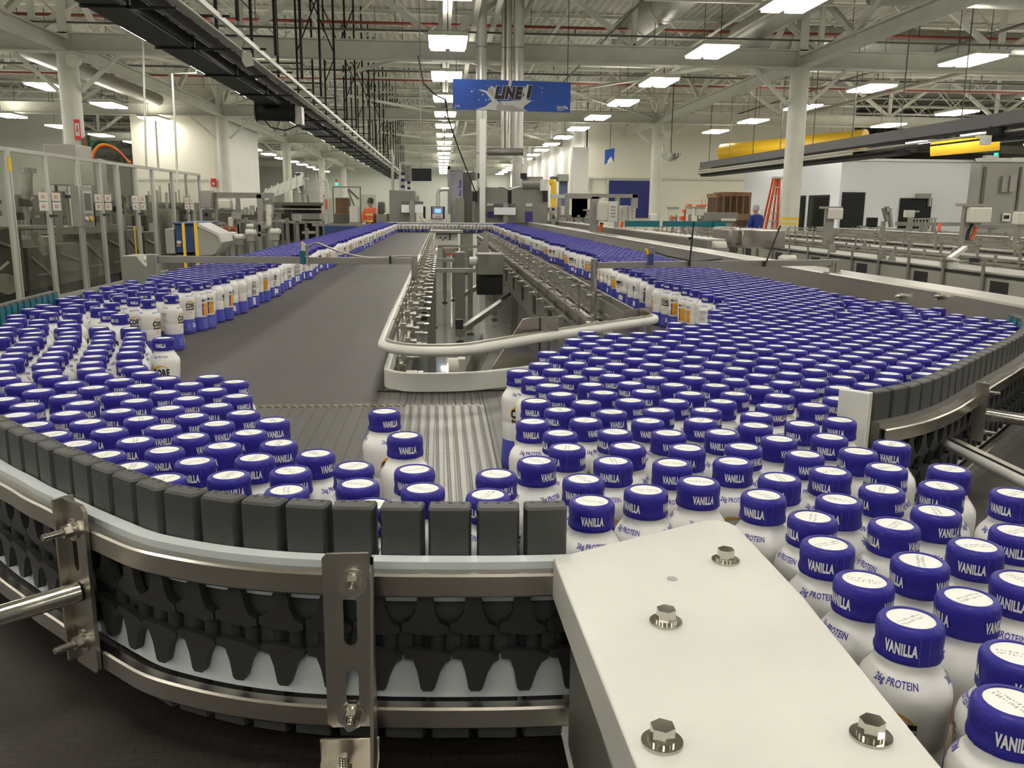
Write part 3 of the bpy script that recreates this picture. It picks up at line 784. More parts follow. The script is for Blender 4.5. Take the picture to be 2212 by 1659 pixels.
# positions of the bottles on the belts (x, y in millimetres) and how the nearest ones are turned
PTS_MM = [
-752,1504,-727,1446,-690,1390,-644,1340,-597,1294,-620,1236,-663,1281,-686,1520,-656,1458,-623,1401,-577,1352,-527,1313,-543,1254,-501,1208,-571,1199,-495,1146,-451,1098,-408,1053,-556,1139,-511,1087,-468,1038,-422,993,-373,946,-615,1530,-590,1469,-557,1416,-509,1372,-460,1324,-475,1264,-434,1157,
-432,1219,-390,1112,-374,1171,-348,1066,-361,1006,-314,961,-328,900,-282,855,-524,1484,-489,1431,-441,1382,-410,1276,-377,1395,-393,1336,-346,1291,-327,1350,-299,1245,-364,1232,-313,1185,-267,1140,-330,1125,-286,1081,-220,1095,-237,1035,-302,1021,-254,976,-192,985,-207,925,-268,915,-143,938,
-220,863,-160,876,-153,812,-80,1139,-47,1012,-96,889,-31,873,-21,810,-86,828,-67,766,54,853,42,788,-1056,2212,-1021,2140,-989,2051,-975,1985,-938,1902,-911,1826,-1041,2302,-997,2258,-961,2116,-923,2026,-912,1960,-872,1897,-849,1832,-830,1767,-813,1701,-789,1630,-767,1568,-1048,2490,
-1003,2438,-985,2356,-928,2231,-890,2104,-853,2035,-840,1969,-803,1909,-781,1846,-760,1780,-741,1709,-723,1645,-705,1584,-1048,2579,-992,2516,-1053,2706,-915,2364,-928,2490,-858,2279,-810,2221,-770,1981,-734,1916,-714,1857,-692,1790,-673,1724,-655,1660,-635,1594,-698,1970,-662,1897,-644,1834,-624,1770,
-605,1703,-587,1638,-555,1547,-580,1818,-1053,2818,-1005,2745,-973,2681,-1053,2913,-914,2632,-1003,2855,-1042,3005,-856,2573,-943,2800,-972,2959,-1052,3193,-879,2773,-915,2915,-978,3110,-828,2700,-996,3227,-1055,3300,-931,3157,-891,3056,324,1894,322,1824,376,1854,436,1870,492,1896,565,2039,538,1936,
510,1835,277,1781,340,1765,394,1795,454,1810,474,1752,298,1720,360,1702,412,1735,250,1666,315,1660,379,1640,432,1672,202,1617,266,1605,332,1600,451,1613,400,1578,216,1557,288,1547,353,1538,417,1518,173,1494,237,1499,307,1485,370,1478,129,1427,191,1434,259,1439,326,1424,
391,1418,148,1365,214,1371,279,1379,345,1359,165,1303,232,1308,297,1316,362,1300,175,1239,240,1246,306,1254,132,1194,203,1182,269,1192,332,1186,159,1138,228,1123,295,1130,115,1074,185,1078,266,1071,143,1014,212,1017,277,1008,142,950,213,951,673,2066,734,2048,778,2091,
844,2078,909,2065,969,2050,585,1976,628,2021,647,1961,691,2004,710,1946,754,1990,799,2033,772,1931,818,1975,865,2020,879,1960,925,2006,945,1948,558,1875,603,1917,622,1858,666,1903,684,1844,729,1887,748,1829,791,1873,835,1916,854,1858,901,1903,531,1775,577,1816,595,1757,
640,1799,660,1741,704,1786,722,1728,766,1771,810,1815,828,1757,873,1800,493,1690,549,1716,569,1657,615,1698,633,1639,678,1682,695,1623,740,1669,783,1713,756,1610,800,1654,511,1630,587,1598,652,1579,712,1563,468,1553,529,1569,549,1510,605,1536,668,1520,727,1504,488,1494,
437,1459,508,1435,569,1448,624,1477,684,1460,454,1398,526,1373,586,1388,641,1416,661,1352,409,1355,473,1337,544,1313,604,1329,427,1293,492,1276,552,1248,617,1268,370,1236,437,1231,500,1214,579,1191,400,1180,461,1148,524,1151,361,1127,422,1098,336,1070,399,1040,463,1045,
522,1064,345,1008,404,974,470,980,281,941,349,942,408,908,258,817,317,885,346,825,409,844,309,772,377,755,331,710,317,648,101,898,185,893,248,882,142,831,139,764,198,793,531,946,475,916,476,854,434,783,542,846,500,790,559,763,453,719,396,688,
495,666,375,609,439,637,313,577,315,515,374,544,433,570,357,465,319,414,1307,2681,1309,2595,1305,2518,1309,2447,1250,2565,1249,2491,1245,2425,1284,2373,1351,2403,1297,2313,1358,2328,1342,2268,1186,2382,1233,2338,1146,2299,1204,2269,1272,2255,1313,2208,1382,2201,1341,2153,1405,2138,
1359,2094,1423,2077,1410,2014,1089,2246,1155,2231,1179,2171,1248,2184,1106,2186,1132,2131,1214,2120,1278,2111,1347,2023,1294,1989,1370,1966,1282,2050,1226,1997,1062,2143,1081,2084,1149,2072,1220,2059,1161,2012,1254,1942,1318,1932,1196,1896,1256,1881,1016,2097,1033,2038,1098,2025,1117,1967,1181,1955,
1136,1909,1144,1848,1205,1835,991,1993,1053,1980,1071,1922,1084,1862,1101,1803,1160,1789,1005,1933,1024,1875,1041,1816,1053,1756,1113,1743,961,1889,981,1831,993,1771,1008,1712,1067,1697,916,1844,933,1785,948,1727,963,1667,1022,1653,888,1741,903,1683,919,1624,978,1609,844,1698,859,1639,
876,1580,935,1565,816,1596,832,1536,891,1522,772,1552,788,1493,847,1478,743,1444,804,1434,700,1400,758,1380,726,1327,675,1292,819,1375,863,1419,907,1463,950,1506,994,1550,1038,1594,1082,1638,1127,1684,1173,1729,1220,1777,1264,1820,1316,1871,-1084,2346,-1092,2442,-1049,2397,-1105,2603,
-1108,2670,-1117,2828,-1130,2995,-1116,3057,-1096,3119,-1123,3225,-1052,3073,-1036,3133,-1093,3349,-1117,3455,-1031,3367,-1077,3409,-1057,3471,-1104,3518,-1095,3579,-1119,3679,-941,3276,-987,3317,-970,3380,-1013,3428,-997,3490,-1044,3532,-1026,3594,-1072,3636,-1055,3696,-1099,3745,-1088,3806,-1131,3852,-1117,3912,-867,3124,
-855,3185,-897,3230,-876,3288,-924,3335,-906,3398,-952,3440,-936,3505,-981,3550,-966,3610,-1011,3653,-993,3713,-1039,3761,-1022,3824,-1070,3865,-1051,3930,-1094,3975,-1080,4036,-1125,4082,-1110,4142,-863,3353,-845,3419,-890,3462,-877,3522,-921,3566,-905,3627,-948,3671,-933,3731,-977,3779,-959,3839,-1005,3884,
-987,3946,-1031,3989,-1019,4050,-1062,4096,-1047,4158,-1091,4202,-1075,4263,-1116,4309,-1104,4369,-861,3583,-840,3643,-887,3687,-870,3747,-916,3793,-900,3855,-945,3900,-926,3961,-973,4008,-955,4071,-1003,4115,-986,4175,-1030,4221,-1013,4281,-1056,4325,-1042,4388,-1088,4437,-1069,4496,-1116,4537,-1099,4600,-1129,4706,
-854,3814,-839,3874,-885,3915,-866,3976,-912,4025,-895,4085,-937,4130,-923,4190,-970,4237,-954,4299,-997,4343,-981,4403,-1024,4447,-1009,4510,-1054,4556,-1039,4616,-1087,4661,-1066,4722,-1110,4765,-1094,4828,-1125,4936,-851,4035,-834,4100,-877,4144,-861,4209,-910,4251,-891,4312,-932,4358,-921,4419,-964,4468,
-948,4527,-992,4571,-972,4632,-1020,4676,-1005,4736,-1046,4782,-1033,4843,-1080,4891,-1062,4951,-1105,4997,-1091,5057,-1117,5163,-844,4270,-828,4330,-873,4378,-858,4438,-903,4482,-887,4542,-930,4587,-913,4648,-960,4693,-945,4753,-986,4798,-970,4860,-1015,4905,-1002,4966,-1045,5011,-1031,5072,-1076,5117,-1059,5182,
-1103,5227,-1084,5285,-1117,5389,-841,4500,-869,4605,-853,4666,-900,4709,-885,4769,-927,4814,-911,4879,-956,4925,-939,4985,-982,5030,-968,5091,-1015,5131,-995,5194,-1037,5240,-1025,5306,-1072,5348,-1051,5409,-1098,5454,-1079,5513,-1125,5561,-1106,5620,-839,4728,-866,4833,-849,4897,-895,4938,-879,4998,-921,5044,
-907,5104,-949,5152,-936,5214,-979,5260,-963,5322,-1007,5365,-991,5425,-1034,5469,-1019,5532,-1062,5576,-1047,5636,-1092,5684,-1076,5745,-1123,5788,-1108,5852,-860,5060,-847,5122,-887,5169,-874,5231,-918,5276,-902,5337,-945,5382,-932,5444,-974,5489,-959,5549,-1003,5593,-986,5655,-1031,5698,-1015,5761,-1058,5806,
-1043,5866,-1087,5910,-1076,5973,-1120,6016,-1101,6080,-1132,6187,-858,5291,-841,5350,-885,5396,-871,5457,-912,5503,-898,5566,-943,5609,-926,5673,-969,5717,-954,5777,-997,5821,-982,5884,-1028,5928,-1009,5991,-1054,6033,-1040,6094,-1084,6140,-1071,6203,-1117,6246,-1097,6306,-1125,6416,-825,5410,-851,5519,-838,5580,
-881,5626,-862,5688,-905,5735,-891,5795,-935,5839,-923,5901,-966,5947,-949,6007,-992,6052,-977,6112,-1022,6155,-1007,6218,-1051,6265,-1036,6326,-1081,6370,-1064,6429,-1109,6476,-1092,6536,-1123,6644,-844,5749,-875,5855,-862,5916,-905,5961,-888,6020,-932,6070,-917,6130,-961,6175,-948,6238,-991,6282,-974,6341,
-1019,6386,-1004,6446,-1049,6489,-1028,6555,-1076,6599,-1060,6659,-1104,6703,-1093,6763,-1119,6874,-872,6083,-854,6142,-900,6191,-883,6251,-930,6297,-911,6358,-956,6401,-945,6463,-985,6510,-968,6569,-1015,6617,-1000,6677,-1042,6723,-1025,6782,-1070,6825,-1054,6888,-1099,6935,-1083,6994,-1130,7039,-1112,7100,-836,6207,
-868,6310,-851,6374,-898,6421,-878,6480,-923,6527,-906,6586,-953,6629,-938,6689,-980,6736,-966,6797,-1010,6842,-994,6905,-1036,6950,-1019,7011,-1066,7058,-1052,7120,-1097,7162,-1081,7222,-1122,7269,-1108,7329,-833,6433,-818,6496,-863,6540,-846,6602,-890,6650,-873,6712,-920,6752,-906,6815,-951,6859,-930,6923,
-976,6965,-959,7026,-1004,7072,-988,7137,-1034,7182,-1017,7242,-1062,7287,-1049,7348,-1094,7390,-1072,7452,-1121,7494,-1102,7560,-829,6664,-861,6772,-841,6831,-886,6873,-870,6937,-915,6983,-898,7042,-945,7089,-926,7148,-973,7198,-956,7257,-1002,7302,-987,7362,-1029,7408,-1012,7467,-1055,7511,-1041,7575,-1089,7621,
-1073,7680,-1115,7725,-1098,7789,-1128,7892,-854,6997,-881,7105,-866,7165,-913,7212,-895,7271,-938,7316,-924,7376,-967,7421,-952,7484,-996,7533,-980,7593,-1025,7635,-1010,7695,-1056,7744,-1037,7803,-1079,7848,-1067,7909,-1113,7954,-1090,8016,-1125,8121,-850,7225,-833,7291,-878,7333,-864,7393,-906,7442,-894,7503,
-936,7548,-918,7607,-964,7652,-949,7712,-996,7756,-978,7820,-1020,7865,-1005,7926,-1048,7970,-1031,8033,-1078,8081,-1063,8141,-1109,8182,-1092,8246,-1120,8352,-847,7460,-824,7519,-870,7564,-852,7624,-904,7670,-886,7729,-932,7772,-915,7833,-959,7881,-945,7941,-988,7985,-971,8049,-1017,8094,-998,8157,-1043,8201,
-1026,8260,-1072,8304,-1056,8365,-1104,8412,-1085,8471,-1115,8581,-840,7684,-869,7791,-850,7854,-898,7894,-882,7960,-928,8004,-911,8064,-953,8110,-937,8169,-983,8216,-966,8278,-1013,8321,-994,8384,-1042,8426,-1027,8492,-1074,8533,-1051,8597,-1098,8644,-1079,8705,-1126,8752,-1109,8813,-839,7916,-866,8020,-847,8080,
-892,8124,-873,8188,-923,8233,-904,8293,-949,8342,-932,8402,-981,8444,-965,8504,-1009,8551,-988,8613,-1037,8658,-1018,8717,-1065,8765,-1048,8826,-1093,8872,-1073,8931,-1117,8976,-1103,9037,-859,8250,-843,8312,-888,8354,-872,8417,-916,8462,-902,8523,-948,8565,-928,8629,-974,8673,-958,8737,-1003,8782,-987,8843,
-1031,8886,-1014,8948,-1057,8994,-1044,9054,-1088,9099,-1073,9164,-1119,9206,-1102,9268,-1126,9374,-854,8476,-841,8539,-884,8585,-870,8650,-915,8692,-897,8753,-941,8796,-927,8860,-971,8904,-955,8966,-998,9011,-982,9071,-1028,9116,-1011,9177,-1055,9223,-1040,9283,-1085,9327,-1065,9389,-1113,9436,-1099,9498,-1123,9602,
-850,8708,-837,8769,-882,8815,-863,8874,-909,8922,-890,8981,-937,9026,-921,9089,-966,9132,-951,9191,-995,9239,-975,9302,-1024,9342,-1005,9407,-1054,9454,-1034,9516,-1079,9558,-1063,9618,-1109,9662,-1092,9722,-1124,9832,-845,8937,-828,8996,-877,9041,-859,9101,-904,9149,-890,9210,-931,9256,-915,9318,-960,9363,
-946,9425,-991,9467,-973,9528,-1018,9575,-1002,9635,-1045,9679,-1032,9740,-1074,9785,-1062,9846,-1104,9891,-1088,9954,-1115,10058,-842,9170,-872,9274,-853,9334,-899,9377,-886,9440,-927,9486,-912,9546,-957,9588,-939,9652,-985,9694,-970,9754,-1013,9800,-998,9865,-1042,9909,-1026,9968,-1069,10017,-1052,10077,-1098,10121,
-1085,10181,-1127,10227,-1109,10287,-840,9397,-867,9499,-851,9560,-893,9607,-878,9668,-922,9713,-910,9773,-952,9821,-935,9881,-978,9925,-966,9988,-1009,10033,-992,10092,-1037,10137,-1019,10196,-1066,10242,-1050,10306,-1095,10349,-1078,10411,-1127,10454,-1109,10517,-833,9625,-862,9733,-843,9791,-889,9837,-875,9897,-917,9943,
-901,10004,-946,10047,-931,10109,-975,10152,-960,10218,-1004,10261,-988,10321,-1035,10366,-1017,10431,-1064,10474,-1049,10534,-1091,10579,-1075,10638,-1119,10684,-1106,10746,-829,9853,-856,9956,-836,10019,-887,10065,-870,10127,-914,10171,-899,10231,-944,10278,-928,10340,-974,10382,-954,10441,-1003,10491,-985,10550,-1028,10594,-1015,10655,
-1060,10703,-1043,10763,-1085,10809,-1070,10869,-1115,10912,-1097,10976,-1126,11084,-824,10086,-849,10186,-835,10246,-885,10295,-867,10354,-909,10399,-896,10461,-938,10506,-926,10567,-968,10615,-949,10674,-993,10718,-979,10781,-1025,10825,-1007,10884,-1053,10932,-1035,10992,-1082,11039,-1063,11098,-1110,11145,-1094,11204,-1118,11310,-849,10414,
-879,10524,-861,10583,-907,10629,-888,10688,-934,10734,-918,10797,-962,10840,-948,10903,-993,10947,-974,11011,-1020,11053,-1004,11114,-1049,11160,-1031,11219,-1077,11264,-1058,11327,-1105,11370,-1090,11432,-1115,11536,-843,10644,-875,10752,-858,10812,-903,10858,-886,10918,-933,10963,-914,11028,-959,11071,-942,11130,-986,11174,-971,11238,
-1016,11281,-996,11344,-1044,11390,-1027,11449,-1072,11492,-1054,11554,-1104,11601,-1085,11660,-1131,11704,-1116,11765,-843,10874,-824,10936,-867,10980,-853,11040,-894,11087,-881,11147,-926,11193,-910,11253,-955,11298,-936,11361,-981,11405,-967,11466,-1011,11509,-993,11573,-1039,11615,-1026,11680,-1072,11722,-1055,11783,-1102,11829,-1079,11892,
-1125,11935,-1107,11999,-833,11099,-864,11206,-848,11271,-895,11315,-874,11377,-920,11420,-907,11481,-949,11529,-933,11589,-980,11634,-962,11693,-1011,11740,-991,11804,-1037,11845,-1020,11910,-1065,11953,-1047,12017,-1092,12059,-1075,12120,-1119,12165,-1101,12226,-859,11437,-889,11544,-872,11608,-918,11649,-899,11711,-948,11757,-930,11817,
-975,11864,-957,11923,-1001,11968,-987,12031,-1031,12077,-1013,12137,-1058,12180,-1043,12246,-1088,12289,-1072,12349,-1117,12394,-1101,12455,-1127,12564,-855,11667,-837,11726,-885,11774,-865,11834,-912,11877,-898,11941,-942,11988,-927,12048,-968,12094,-954,12154,-999,12197,-982,12261,-1028,12306,-1009,12364,-1056,12413,-1038,12473,-1084,12515,
-1065,12579,-1112,12624,-1097,12685,-1126,12788,-854,11898,-831,11956,-878,11999,-864,12061,-908,12109,-892,12169,-938,12214,-921,12274,-964,12320,-949,12383,-991,12428,-977,12488,-1024,12533,-1004,12595,-1053,12640,-1035,12699,-1079,12745,-1064,12806,-1112,12849,-1094,12915,-1124,13019,-817,12018,-845,12123,-829,12187,-871,12233,-855,12293,
-904,12341,-887,12402,-931,12446,-912,12505,-957,12550,-944,12611,-988,12655,-976,12716,-1017,12764,-1001,12824,-1048,12865,-1030,12927,-1075,12977,-1059,13036,-1109,13082,-1087,13140,-1116,13247,-844,12358,-868,12461,-852,12522,-898,12570,-882,12630,-928,12671,-916,12731,-956,12780,-941,12840,-984,12883,-967,12944,-1013,12987,-995,13051,
-1039,13095,-1025,13158,-1069,13207,-1051,13267,-1100,13312,-1081,13373,-1126,13417,-1113,13478,-834,12581,-867,12690,-853,12750,-896,12794,-881,12854,-924,12899,-907,12959,-951,13006,-936,13067,-980,13112,-965,13174,-1008,13218,-991,13282,-1038,13327,-1021,13387,-1065,13433,-1050,13494,-1092,13539,-1078,13599,-1121,13643,-1109,13704,-833,12813,
-865,12914,-844,12981,-892,13023,-872,13084,-920,13129,-905,13190,-949,13234,-932,13300,-975,13344,-962,13406,-1006,13450,-989,13510,-1033,13555,-1018,13615,-1062,13662,-1044,13721,-1088,13765,-1076,13825,-1118,13870,-1106,13938,-825,13043,-861,13146,-840,13208,-889,13252,-871,13311,-913,13358,-901,13419,-942,13465,-926,13525,-973,13570,
-958,13630,-1002,13676,-985,13739,-1029,13785,-1013,13847,-1055,13892,-1040,13953,-1086,13996,-1070,14056,-1117,14104,-1095,14162,-1127,14270,-852,13373,-838,13433,-882,13481,-861,13543,-911,13588,-893,13649,-939,13693,-925,13753,-969,13799,-948,13859,-995,13908,-980,13971,-1026,14013,-1009,14074,-1053,14116,-1036,14179,-1082,14228,-1062,14287,
-1112,14330,-1096,14390,-1123,14502,-849,13603,-831,13663,-875,13709,-860,13769,-907,13813,-887,13876,-932,13920,-919,13985,-962,14030,-949,14091,-991,14136,-977,14197,-1021,14241,-1003,14305,-1050,14348,-1032,14408,-1077,14453,-1059,14514,-1105,14563,-1087,14622,-1121,14728,-847,13829,-872,13938,-855,13997,-899,14043,-885,14108,-931,14151,
-916,14211,-959,14256,-943,14321,-988,14364,-972,14424,-1016,14468,-999,14530,-1044,14575,-1027,14639,-1073,14682,-1056,14746,-1099,14790,-1085,14852,-1134,14897,-1115,14960,-840,14062,-870,14168,-851,14231,-900,14273,-873,14338,-926,14382,-912,14442,-956,14486,-936,14548,-984,14594,-965,14653,-1011,14698,-996,14760,-1040,14807,-1022,14866,
-1068,14912,-1049,14973,-1096,15018,-1082,15082,-1128,15124,-1109,15184,-834,14290,-863,14399,-849,14459,-893,14503,-874,14565,-918,14609,-903,14671,-948,14715,-933,14778,-979,14820,-962,14882,-1006,14929,-990,14992,-1035,15035,-1018,15097,-1064,15141,-1049,15201,-1092,15249,-1077,15310,-1119,15356,-1104,15416,-830,14522,-858,14627,-841,14688,
-889,14733,-871,14795,-918,14839,-899,14900,-947,14945,-930,15005,-971,15051,-959,15116,-1005,15158,-987,15218,-1031,15262,-1015,15325,-1059,15372,-1042,15432,-1089,15476,-1071,15535,-1115,15578,-857,14855,-887,14961,-869,15024,-912,15070,-894,15130,-940,15175,-923,15235,-971,15278,-952,15336,-997,15384,-980,15448,-1027,15492,-1012,15553,
-1056,15597,-849,15084,-878,15189,-861,15253,-907,15294,-891,15360,-936,15405,-921,15465,-964,15509,-942,15572,-848,15315,-831,15374,-874,15419,-859,15479,-903,15524,-883,15588,-813,15433,-837,15545,735,2135,717,2195,845,2164,778,2179,757,2242,965,2132,905,2145,886,2210,826,2224,810,2288,749,2303,1009,2175,
946,2192,929,2254,869,2272,854,2332,789,2350,994,2235,974,2297,914,2315,896,2377,834,2392,818,2452,1038,2281,1021,2342,961,2359,942,2418,882,2438,864,2498,1081,2326,1064,2388,1004,2403,987,2468,927,2481,909,2540,1125,2370,1113,2430,1047,2452,1032,2512,972,2528,955,2590,894,2602,
879,2662,1153,2481,1093,2496,1076,2556,1015,2572,1000,2636,940,2652,921,2713,861,2730,1197,2525,1138,2541,1121,2601,1061,2618,1044,2679,983,2697,965,2756,905,2773,882,2831,1416,2350,1183,2585,1167,2645,1104,2664,1088,2725,1027,2740,1012,2801,952,2817,935,2876,869,2895,855,2956,1379,2476,
1364,2536,1229,2629,1215,2689,1149,2706,1131,2770,1071,2785,1055,2846,995,2862,977,2925,916,2935,901,3000,1255,2736,1194,2748,1177,2813,1116,2830,1102,2890,1040,2908,1022,2967,964,2986,943,3045,883,3062,865,3124,1301,2778,1239,2795,1221,2859,1161,2873,1148,2936,1085,2952,1067,3013,1007,3032,
989,3091,929,3107,912,3167,852,3184,833,3249,1289,2839,1272,2901,1211,2920,1191,2980,1130,2995,1115,3056,1055,3074,1033,3135,973,3154,959,3214,896,3227,880,3292,1311,2949,1251,2967,1235,3026,1175,3040,1157,3102,1098,3120,1080,3179,1018,3198,1003,3260,943,3274,926,3334,864,3354,846,3414,
1296,3009,1281,3069,1218,3088,1201,3148,1140,3166,1122,3226,1062,3241,1049,3301,986,3320,970,3381,908,3399,891,3458,1264,3130,1245,3190,1184,3209,1171,3270,1112,3289,1092,3347,1033,3363,1016,3426,956,3441,937,3500,875,3520,859,3580,1311,3177,1292,3236,1230,3252,1216,3315,1156,3333,1136,3392,
1077,3407,1060,3470,997,3487,982,3550,921,3567,900,3627,1277,3298,1261,3358,1201,3375,1180,3436,1119,3453,1106,3516,1042,3536,1025,3595,966,3611,951,3671,888,3688,869,3747,1303,3405,1243,3420,1229,3481,1165,3496,1151,3561,1088,3577,1070,3639,1010,3655,994,3715,929,3734,914,3794,854,3808,
1290,3467,1273,3526,1211,3545,1197,3606,1133,3620,1117,3682,1055,3700,1039,3761,978,3777,960,3838,898,3857,882,3918,1257,3589,1240,3650,1177,3667,1163,3729,1102,3745,1082,3806,1021,3824,1005,3884,942,3900,927,3961,865,3977,852,4039,1301,3634,1283,3695,1222,3710,1205,3774,1144,3791,1131,3851,
1066,3870,1053,3930,986,3943,971,4007,911,4023,895,4086,1265,3756,1251,3817,1192,3834,1176,3894,1114,3914,1095,3975,1033,3989,1019,4053,954,4068,939,4129,876,4148,859,4208,1237,3881,1216,3941,1156,3958,1141,4019,1079,4035,1065,4098,1000,4116,983,4176,921,4190,904,4253,1282,3924,1263,3986,
1201,4001,1184,4065,1124,4078,1110,4141,1047,4157,1031,4221,967,4236,951,4295,890,4313,872,4377,1245,4045,1229,4108,1170,4125,1155,4185,1091,4201,1076,4264,1011,4280,995,4339,934,4361,916,4423,1275,4150,1215,4170,1198,4231,1138,4247,1119,4310,1056,4322,1040,4385,980,4402,962,4466,898,4482,
886,4544,1258,4216,1239,4276,1179,4293,1163,4354,1100,4370,1088,4431,1027,4447,1011,4510,951,4526,931,4587,871,4604,1289,4321,1224,4336,1208,4396,1149,4415,1131,4477,1071,4491,1054,4555,993,4571,975,4631,916,4650,898,4709,1269,4385,1252,4444,1193,4463,1176,4523,1116,4538,1101,4601,1037,4615,
1022,4675,963,4691,942,4752,880,4775,1239,4505,1222,4565,1160,4582,1146,4645,1084,4662,1065,4721,1002,4739,989,4799,929,4813,911,4874,1283,4549,1270,4609,1205,4624,1190,4689,1128,4706,1110,4765,1048,4781,1037,4841,972,4860,954,4922,894,4937,1249,4670,1233,4733,1172,4750,1157,4811,1097,4826,
1075,4890,1015,4906,1000,4968,938,4985,922,5044,1276,4778,1216,4793,1200,4856,1140,4872,1122,4932,1060,4950,1045,5012,985,5028,961,5093,1265,4842,1249,4903,1188,4917,1170,4981,1108,4995,1090,5055,1030,5073,1009,5133,948,5153,932,5213,1229,4963,1215,5024,1151,5043,1138,5105,1075,5119,1056,5182,
993,5196,976,5256,1275,5009,1258,5068,1197,5085,1181,5149,1121,5165,1102,5223,1041,5242,1022,5303,961,5318,944,5378,1243,5128,1226,5193,1166,5209,1146,5268,1087,5288,1068,5348,1007,5363,991,5425,930,5441,1285,5173,1271,5236,1206,5256,1190,5315,1131,5333,1114,5393,1050,5407,1039,5470,973,5485,
960,5552,1256,5296,1237,5355,1175,5375,1161,5436,1099,5453,1083,5514,1020,5529,1005,5595,939,5610,925,5671,1284,5398,1221,5421,1203,5481,1143,5497,1125,5563,1066,5580,1049,5639,987,5656,973,5716,910,5731,1265,5465,1249,5525,1186,5542,1171,5604,1112,5623,1093,5682,1033,5699,1016,5761,953,5776,
935,5838,1230,5586,1219,5647,1154,5669,1139,5729,1076,5744,1059,5804,998,5821,981,5880,918,5897,901,5957,1281,5634,1260,5693,1201,5714,1182,5773,1119,5788,1103,5848,1044,5866,1028,5926,969,5943,953,6004,1248,5755,1228,5819,1163,5832,1151,5892,1088,5911,1075,5972,1013,5987,993,6051,933,6067,
916,6129,1273,5861,1212,5879,1195,5940,1135,5957,1120,6017,1056,6032,1039,6092,976,6113,962,6175,902,6191,1255,5923,1241,5987,1180,6001,1162,6064,1101,6078,1082,6141,1020,6156,1006,6218,946,6235,933,6295,1287,6028,1221,6047,1208,6107,1146,6124,1129,6183,1070,6201,1053,6261,994,6281,974,6342,
1269,6089,1251,6152,1190,6169,1174,6229,1115,6247,1099,6308,1037,6325,1017,6386,957,6402,942,6461,1235,6212,1219,6276,1159,6291,1143,6353,1083,6371,1062,6429,1003,6447,986,6507,1277,6257,1262,6321,1203,6338,1187,6400,1125,6416,1108,6475,1049,6493,1033,6553,970,6572,953,6632,1247,6381,1232,6445,
1171,6459,1153,6518,1094,6535,1076,6597,1016,6614,999,6678,934,6693,1276,6489,1214,6504,1196,6563,1136,6581,1120,6642,1060,6657,1043,6721,979,6737,966,6800,1259,6548,1243,6608,1182,6626,1169,6686,1102,6704,1086,6765,1026,6781,1009,6844,944,6861,927,6924,1229,6670,1212,6733,1150,6751,1133,6810,
1073,6826,1054,6886,990,6905,978,6966,916,6985,894,7042,1272,6720,1258,6781,1193,6795,1176,6856,1116,6870,1101,6936,1041,6952,1020,7011,960,7029,942,7088,1236,6839,1222,6900,1159,6916,1147,6977,1084,6997,1068,7057,1006,7071,989,7134,927,7149,908,7212,1282,6881,1267,6942,1206,6960,1190,7022,
1128,7040,1112,7101,1049,7116,1034,7176,970,7193,955,7258,1255,7004,1234,7065,1172,7084,1156,7144,1096,7161,1081,7222,1019,7239,1000,7303,936,7317,923,7378,1280,7110,1216,7128,1202,7189,1142,7208,1124,7269,1061,7288,1045,7347,985,7363,968,7422,906,7440,1266,7172,1248,7237,1186,7251,1170,7311,
1108,7331,1090,7391,1030,7407,1015,7468,955,7483,933,7545,1231,7299,1214,7358,1155,7375,1134,7435,1074,7451,1058,7512,994,7531,975,7593,915,7606,1275,7342,1259,7401,1196,7421,1178,7480,1118,7495,1102,7557,1042,7576,1023,7635,960,7653,948,7717,1245,7463,1224,7526,1162,7540,1150,7607,1085,7620,
1068,7681,1008,7696,993,7759,1288,7509,1269,7571,1209,7587,1196,7648,1129,7665,1114,7725,1055,7745,1036,7803,975,7821,962,7881,1255,7632,1238,7696,1175,7706,1160,7767,1101,7786,1082,7849,1022,7864,1005,7927,943,7943,926,8003,1286,7735,1222,7756,1205,7815,1142,7832,1130,7893,1068,7911,1050,7971,
990,7987,969,8050,1270,7797,1249,7859,1189,7876,1174,7938,1111,7955,1095,8017,1033,8033,1017,8094,955,8110,937,8172,1237,7925,1216,7984,1154,8000,1139,8061,1077,8076,1062,8136,998,8154,981,8218,919,8233,906,8296,1279,7970,1262,8029,1201,8044,1183,8108,1122,8122,1108,8184,1047,8196,1029,8260,
968,8280,950,8340,1242,8090,1232,8152,1168,8168,1152,8228,1093,8245,1072,8306,1013,8323,995,8383,931,8399,913,8462,1275,8197,1212,8211,1195,8273,1137,8294,1117,8352,1057,8368,1040,8429,979,8446,962,8505,902,8523,1256,8256,1242,8317,1181,8338,1163,8399,1100,8414,1086,8477,1024,8491,1006,8551,
945,8568,929,8628,1286,8365,1226,8380,1210,8440,1145,8458,1132,8520,1066,8536,1049,8597,989,8613,976,8675,909,8691,1270,8425,1257,8487,1190,8500,1176,8564,1111,8578,1096,8641,1036,8658,1019,8719,954,8733,945,8795,1236,8548,1218,8609,1156,8626,1141,8686,1079,8703,1066,8764,1005,8779,989,8839,
929,8854,1279,8592,1267,8656,1204,8669,1189,8730,1127,8750,1108,8809,1049,8826,1031,8886,971,8903,954,8964,1250,8717,1233,8777,1171,8793,1155,8855,1093,8870,1077,8930,1015,8948,998,9007,935,9028,1278,8820,1218,8837,1201,8900,1137,8914,1122,8977,1061,8992,1041,9051,982,9068,965,9132,1261,8885,
1244,8944,1182,8962,1168,9023,1105,9036,1087,9099,1027,9114,1013,9177,949,9193,929,9252,1227,9004,1212,9067,1147,9081,1133,9142,1072,9159,1054,9224,994,9238,977,9301,1275,9050,1258,9111,1194,9129,1177,9190,1116,9204,1100,9268,1040,9285,1020,9346,958,9360,944,9424,1241,9174,1225,9236,1161,9252,
